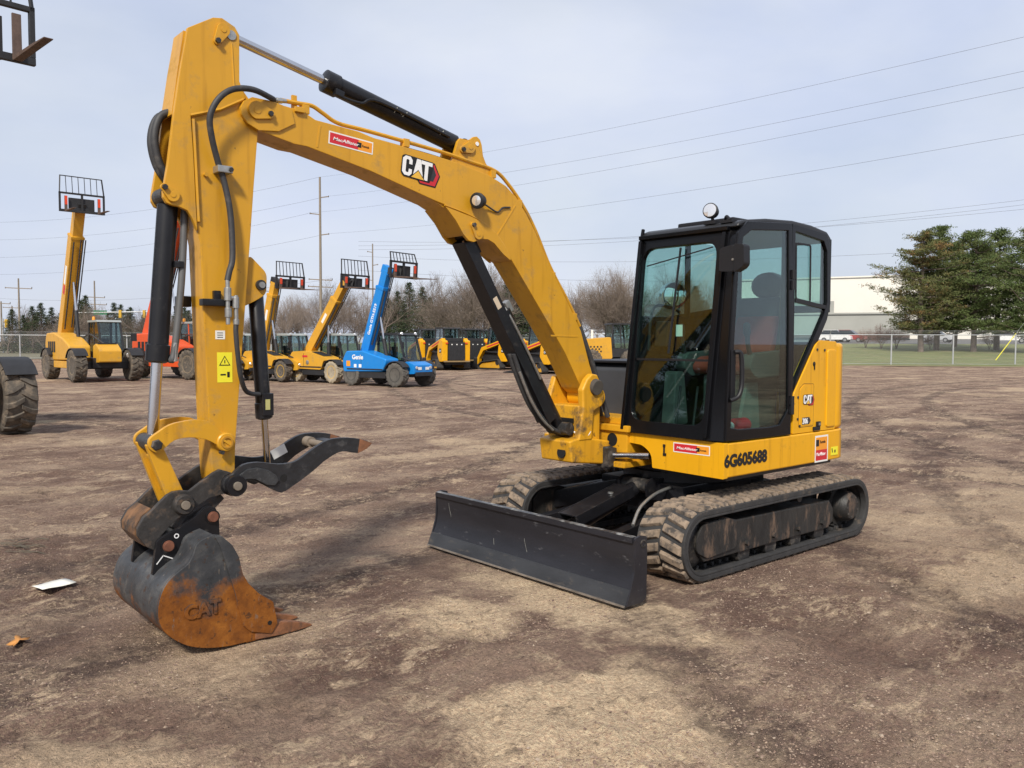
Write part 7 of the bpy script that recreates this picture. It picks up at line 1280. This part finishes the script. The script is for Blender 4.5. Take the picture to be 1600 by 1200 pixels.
for (px, d_, h) in ((20, 128, 58), (38, 130, 50), (52, 126, 62), (66, 128, 66), (82, 130, 60), (96, 132, 52), (135, 126, 76), (205, 130, 60), (180, 128, 66), (290, 126, 60), (275, 130, 54), (308, 128, 62), (345, 130, 66), (640, 135, 92), (622, 138, 80), (608, 140, 70), (672, 140, 72), (800, 135, 110), (812, 140, 98), (706, 140, 60), (835, 138, 85), (590, 150, 65), (60, 150, 52), (45, 155, 45), (75, 150, 45), (190, 145, 62), (200, 150, 55), (128, 140, 68), (170, 150, 50), (285, 140, 52), (296, 138, 55), (225, 150, 48), (15, 160, 40), (330, 140, 60), (395, 142, 50), (660, 130, 86), (780, 140, 75), (730, 142, 62), (885, 140, 70), (1010, 140, 75), (1040, 142, 90), (1060, 140, 95), (1085, 138, 88)): tree_line('ever', px, d_, h)
px = -60
while px < 1120:
    if px < 420: h = rng.uniform(40, 68)
    elif px < 700: h = rng.uniform(50, 108)
    elif px < 860: h = rng.uniform(70, 128)
    elif px < 930: h = rng.uniform(75, 105)
    else: h = rng.uniform(80, 124)
    tree_line('bare', px + rng.uniform(-5, 5), rng.uniform(118, 160), h); px += rng.uniform(9, 26) if px > 400 else rng.uniform(18, 34)
for (px, h) in ((755, 128), (960, 122), (975, 118), (700, 112), (440, 84), (735, 120), (150, 70), (100, 68)): tree_line('bare', px, rng.uniform(112, 122), h)
plant_line()
# ------------------------------------------------------------------ poles and wires
wood = mat('weathered_pole_wood', (0.23, 0.19, 0.15), 0.9, var=0.2); insul = mat('insulator', (0.12, 0.10, 0.09), 0.5)
def pole(label, px, dist, top_px, arms, m=wood, r=0.16, base_py=530.0):
    H = (base_py - top_px) / 1304.0 * dist * math.cos(math.atan((px - 800) / 1304.0)) + 1.0; p = polar(px, dist); t = thing('utility_pole', label, 'utility pole', p, yaw0 + math.pi / 2)
    q = MB(); q.cyl((0, 0, -0.2), (0, 0, H), r, r * 0.65, n=12); q.build('shaft', m, t); pts = []
    for (f, x0, x1) in arms:
        z = H * f; q = MB(); q.bar((x0, 0, z), (x1, 0, z + 0.15), 0.10, 0.12); q.build('crossarm', m, t)
        for x in (x0, x1):
            if abs(x) > 0.25:
                q = MB(); q.lathe((x, 0, z + 0.05), UP, [(0.05, 0), (0.07, 0.05), (0.05, 0.1), (0.07, 0.15), (0.04, 0.22)], 8); q.build('insulator', insul, t)
                a = yaw0 + math.pi / 2; pts.append(Vector((p.x + x * math.cos(a), p.y + x * math.sin(a), z + 0.2)))
    return pts, p, H
P1, pp1, H1_ = pole('tallest utility pole with staggered side arms left of the blue telehandler', 502, 112, 268, ((0.885, 0, -1.1), (0.79, 0, 1.3), (0.675, 0, -1.1), (0.42, -1.5, 1.5), (0.38, -1.6, 1.6)), r=0.2)
pole('slender utility pole with short arms behind the blue telehandler boom', 583, 150, 372, ((0.92, 0, 0.9), (0.80, 0, -0.9), (0.66, 0, 0.9)))
pole('wooden utility pole with one crossarm at far left', 32, 140, 426, ((0.86, -1.9, 1.9),))
pole('short utility pole beside the crossarm pole at far left', 21, 175, 470, ((0.95, -1.6, 1.6),))
pole('utility pole with double crossarms behind the large yellow telehandler', 150, 150, 430, ((0.76, -1.6, 1.6), (0.66, -1.9, 1.9)))
pole('utility pole at the left edge of the picture', 4, 150, 462, ((0.95, -1.4, 1.4),))
pole('grey steel monopole behind the large yellow telehandler boom', 116, 128, 380, (), mat('grey_steel_pole', (0.38, 0.40, 0.40), 0.5), 0.34)
tl = thing('traffic_signal', 'traffic signal on a long mast arm behind the large telehandler', 'traffic light', polar(150, 125), yaw0 + math.pi / 2)
q = MB(); q.cyl((3.0, 0, 0), (3.0, 0, 5.6), 0.13, n=10); q.cyl((3.0, 0, 5.4), (-7.5, 0, 5.6), 0.07, n=8); q.build('mast', galv, tl)
for x in (-6.6, -3.4): q = MB(); q.box(x - 0.18, x + 0.18, -0.15, 0.15, 4.75, 5.8); q.build('signal_head', mat('signal_yellow', (0.55, 0.33, 0.03), 0.5), tl, bevel=0.03)
q = MB(); q.box(-1.6, 0.2, -0.03, 0.03, 5.15, 5.75); q.build('street_sign', mat('sign_green', (0.02, 0.16, 0.08), 0.5), tl)
ts = thing('traffic_signal', 'yellow traffic signal on a pole at the far left edge', 'traffic light', polar(6, 130), yaw0 + math.pi / 2)
q = MB(); q.cyl((0, 0, 0), (0, 0, 4.6), 0.1, n=10); q.build('mast', galv, ts); q = MB(); q.box(-0.75, -0.3, -0.15, 0.15, 3.4, 4.5); q.bar((0, 0, 4.2), (-0.5, 0, 4.2), 0.06, 0.06); q.build('signal_head', mat('signal_yellow', (0.55, 0.33, 0.03), 0.5), ts, bevel=0.03)
wire_m = mat('wire', (0.10, 0.10, 0.11), 0.6)
def wire(label, a, b, sag, r=0.022, n=28):
    pts = []
    for i in range(n + 1): t = i / n; p = a.lerp(b, t); pts.append(p - Vector((0, 0, sag * 4 * t * (1 - t)))-a)
    q = MB(); q.tube(pts, r, 5); o = q.build('power_line', wire_m, None); o.location = a; return tag(o, label, 'power line', 'overhead power lines')
def at_depth(px, py, dep):
    v = _d + _r * ((px - 800) / 1304.01) - _u * ((py - 600) / 1304.01); return CAM + v * dep
top1 = pp1 + Vector((0, 0, H1_))
names = ['uppermost faint wire', 'second wire from the top', 'third wire from the top', 'fourth and lowest long wire']
for (a, (px, py), nm) in ((top1, (1900, -14), names[0]), (P1[0], (1900, 45), names[1]), (P1[1], (1900, 72), names[2]), (P1[2], (1900, 155), names[3])):
    wire(f'{nm} of those climbing from the tall pole to the upper right', a, at_depth(px, py, 42), 1.0, 0.009)
for (a, (px, py), nm) in ((top1, (-120, 345), 'uppermost'), (P1[0], (-120, 372), 'second'), (P1[1], (-120, 400), 'third'), (P1[2], (-120, 425), 'fourth'), (P1[3], (-120, 455), 'fifth')):
    wire(f'{nm} wire of those running left from the tall pole', a, at_depth(px, py, 150), 2.2, 0.013)
for k, (y0, y1) in enumerate(((395, 318), (402, 300), (408, 308), (418, 380), (440, 425))):
    wire(('highest', 'second', 'third', 'fourth', 'lowest')[k] + ' distant wire crossing behind the excavator cab', at_depth(560, y0 - 18, 160), at_depth(1760, y1 - 8, 110), 2.0, 0.018)
gw = thing('guy_wire', 'yellow guy wire marker slanting up at the right end of the fence', 'guy wire', polar(1551, 78))
q = MB(); q.cyl((0, 0, 0), (-0.9, 1.35, 2.5), 0.035, n=8); q.build('marker_sleeve', yellow_sticker, gw); q = MB(); q.cyl((-0.9, 1.35, 2.5), (-3.6, 5.4, 10.0), 0.008, n=6); q.build('cable', steel, gw)
# ------------------------------------------------------------------ litter and stones
pp = MB(); pv = []
for i in range(6):
    for j in range(4): pv.append((i * 0.042 - 0.105, j * 0.05 - 0.075, 0.012 + 0.003 * math.sin(i * 1.1 + j * 0.9)))
pp.add(pv, [(i * 4 + j, i * 4 + j + 1, i * 4 + j + 5, i * 4 + j + 4) for i in range(5) for j in range(3)]); o = pp.build('paper_sheet', mat('white_paper', (0.72, 0.70, 0.62), 0.8, var=0.04), None, fix=False); md = o.modifiers.new('thick', 'SOLIDIFY'); md.thickness = 0.001
o.location = (4.393, -1.616, float(max(ground_z(4.393 + dx, -1.616 + dy) for dx in (-.12, -.06, 0, .06, .12) for dy in (-.1, -.05, 0, .05, .1))) - 0.006); o.rotation_euler = (0, 0, R(12)); tag(o, 'sheet of white paper lying on the dirt left of the bucket', 'paper')
lf_ = MB(); pts = []
for k in range(20): a = 2 * math.pi * k / 20; rr = 0.042 * (1 + 0.45 * math.cos(5 * a)) ; pts.append((rr * math.cos(a) * 1.15, rr * math.sin(a), 0.010 + 0.012 * math.sin(a * 2)))
lf_.add(pts + [(0, 0, 0.016)], [(k, (k + 1) % 20, 20) for k in range(20)]); o = lf_.build('fallen_leaf', mat('dry_leaf', (0.45, 0.20, 0.05), 0.8, var=0.25, scale=20), None, fix=False); o.modifiers.new('thick', 'SOLIDIFY').thickness = 0.0008
o.location = (4.748, -0.764, float(ground_z(4.748, -0.764)) + 0.004); o.rotation_euler = (0.1, 0.1, 1.0); tag(o, 'dry orange leaf on the dirt at the lower left', 'leaf')
tw = MB(); rg = random.Random(4)
for k in range(26):
    a = rg.gauss(0.5, 0.35); c = Vector((rg.gauss(0, 0.10), rg.gauss(0, 0.16), rg.uniform(0.004, 0.03))); d = Vector((-0.75 * math.cos(a) + 0.3 * math.sin(a), 0.65 * math.cos(a) + 0.5 * math.sin(a), 0.03)).normalized() * rg.uniform(0.04, 0.14); tw.tube([c - d, c + d * 0.1 + Vector((0, 0, 0.008)), c + d], [0.004, 0.0035, 0.002], 4)
o = tw.build('twig_litter', mat('dead_twigs', (0.11, 0.09, 0.065), 0.9, var=0.3), None); o.location = (4.266, -3.028, float(ground_z(4.266, -3.028))); tag(o, 'small heap of dead twigs on the dirt at the left edge', 'twigs', kind='stuff')
def stones(name, n, smin, smax, rmin, rmax, m, seed, spread=36):
    rg = np.random.RandomState(seed); ang_ = yaw0 + np.radians(rg.uniform(-spread, spread, n)); rr = rmin * (rmax / rmin) ** rg.uniform(0, 1, n); x = CAM.x + rr * np.cos(ang_); y = CAM.y + rr * np.sin(ang_)
    keep = vnoise(x * 1.3, y * 1.3, 9) * 0.7 + vnoise(x * 4, y * 4, 10) * 0.5 > rg.uniform(0.42, 1.0, n); x, y = x[keep], y[keep]; n = len(x); z = ground_z(x, y); s = smin * (smax / smin) ** (rg.uniform(0, 1, n) ** 2.2)
    base = np.array([(1, 0, 0), (-1, 0, 0), (0, 1, 0), (0, -1, 0), (0, 0, 1), (0, 0, -1)], float); fc = np.array([(0, 2, 4), (2, 1, 4), (1, 3, 4), (3, 0, 4), (2, 0, 5), (1, 2, 5), (3, 1, 5), (0, 3, 5)])
    V = base[None] * rg.uniform(0.6, 1.3, (n, 6, 1)) * np.stack([s, s * rg.uniform(0.6, 1, n), s * rg.uniform(0.4, 0.8, n)], 1)[:, None, :]; c, s_ = np.cos(ang_[:n] * 37), np.sin(ang_[:n] * 37); X = V[..., 0] * c[:, None] - V[..., 1] * s_[:, None]; Y = V[..., 0] * s_[:, None] + V[..., 1] * c[:, None]
    V = np.stack([X + x[:, None], Y + y[:, None], V[..., 2] + z[:, None] + (s * 0.15)[:, None]], -1).reshape(-1, 3); F = (fc[None] + 6 * np.arange(n)[:, None, None]).reshape(-1, 3)
    me = bpy.data.meshes.new(name); me.from_pydata(V.tolist(), [], F.tolist()); me.materials.append(m); o = bpy.data.objects.new(name, me); col.objects.link(o); return o
def stone_mat(name, cs):
    m = bpy.data.materials.new(name); m.use_nodes = True; t = m.node_tree; N = t.nodes; b = N['Principled BSDF']; b.inputs['Roughness'].default_value = 0.9; g = N.new('ShaderNodeNewGeometry'); r = N.new('ShaderNodeValToRGB'); r.color_ramp.interpolation = 'CONSTANT'
    while len(r.color_ramp.elements) < len(cs): r.color_ramp.elements.new(0.5)
    for i, (e, c) in enumerate(zip(r.color_ramp.elements, cs)): e.position = i / len(cs); e.color = (*c, 1)
    t.links.new(g.outputs['Random Per Island'], r.inputs['Fac']); t.links.new(r.outputs['Color'], b.inputs['Base Color']); return m
tag(stones('gravel', 60000, 0.002, 0.013, 2.2, 13, stone_mat('gravel_stones', [(0.28, 0.21, 0.155), (0.20, 0.14, 0.105), (0.34, 0.265, 0.20), (0.14, 0.09, 0.07), (0.26, 0.19, 0.14), (0.22, 0.155, 0.115), (0.17, 0.115, 0.09)]), 5), 'loose gravel and crumbs of earth scattered over the yard', 'gravel', kind='stuff')
tag(stones('dirt_clods', 150000, 0.0016, 0.0075, 2.2, 9.5, stone_mat('clod_earth', [(0.25, 0.172, 0.13), (0.30, 0.21, 0.155), (0.18, 0.117, 0.09), (0.34, 0.25, 0.18), (0.22, 0.152, 0.115), (0.27, 0.19, 0.14)]), 11, 34), 'fine crumbs of dry earth lying all over the near ground', 'dirt', kind='stuff')
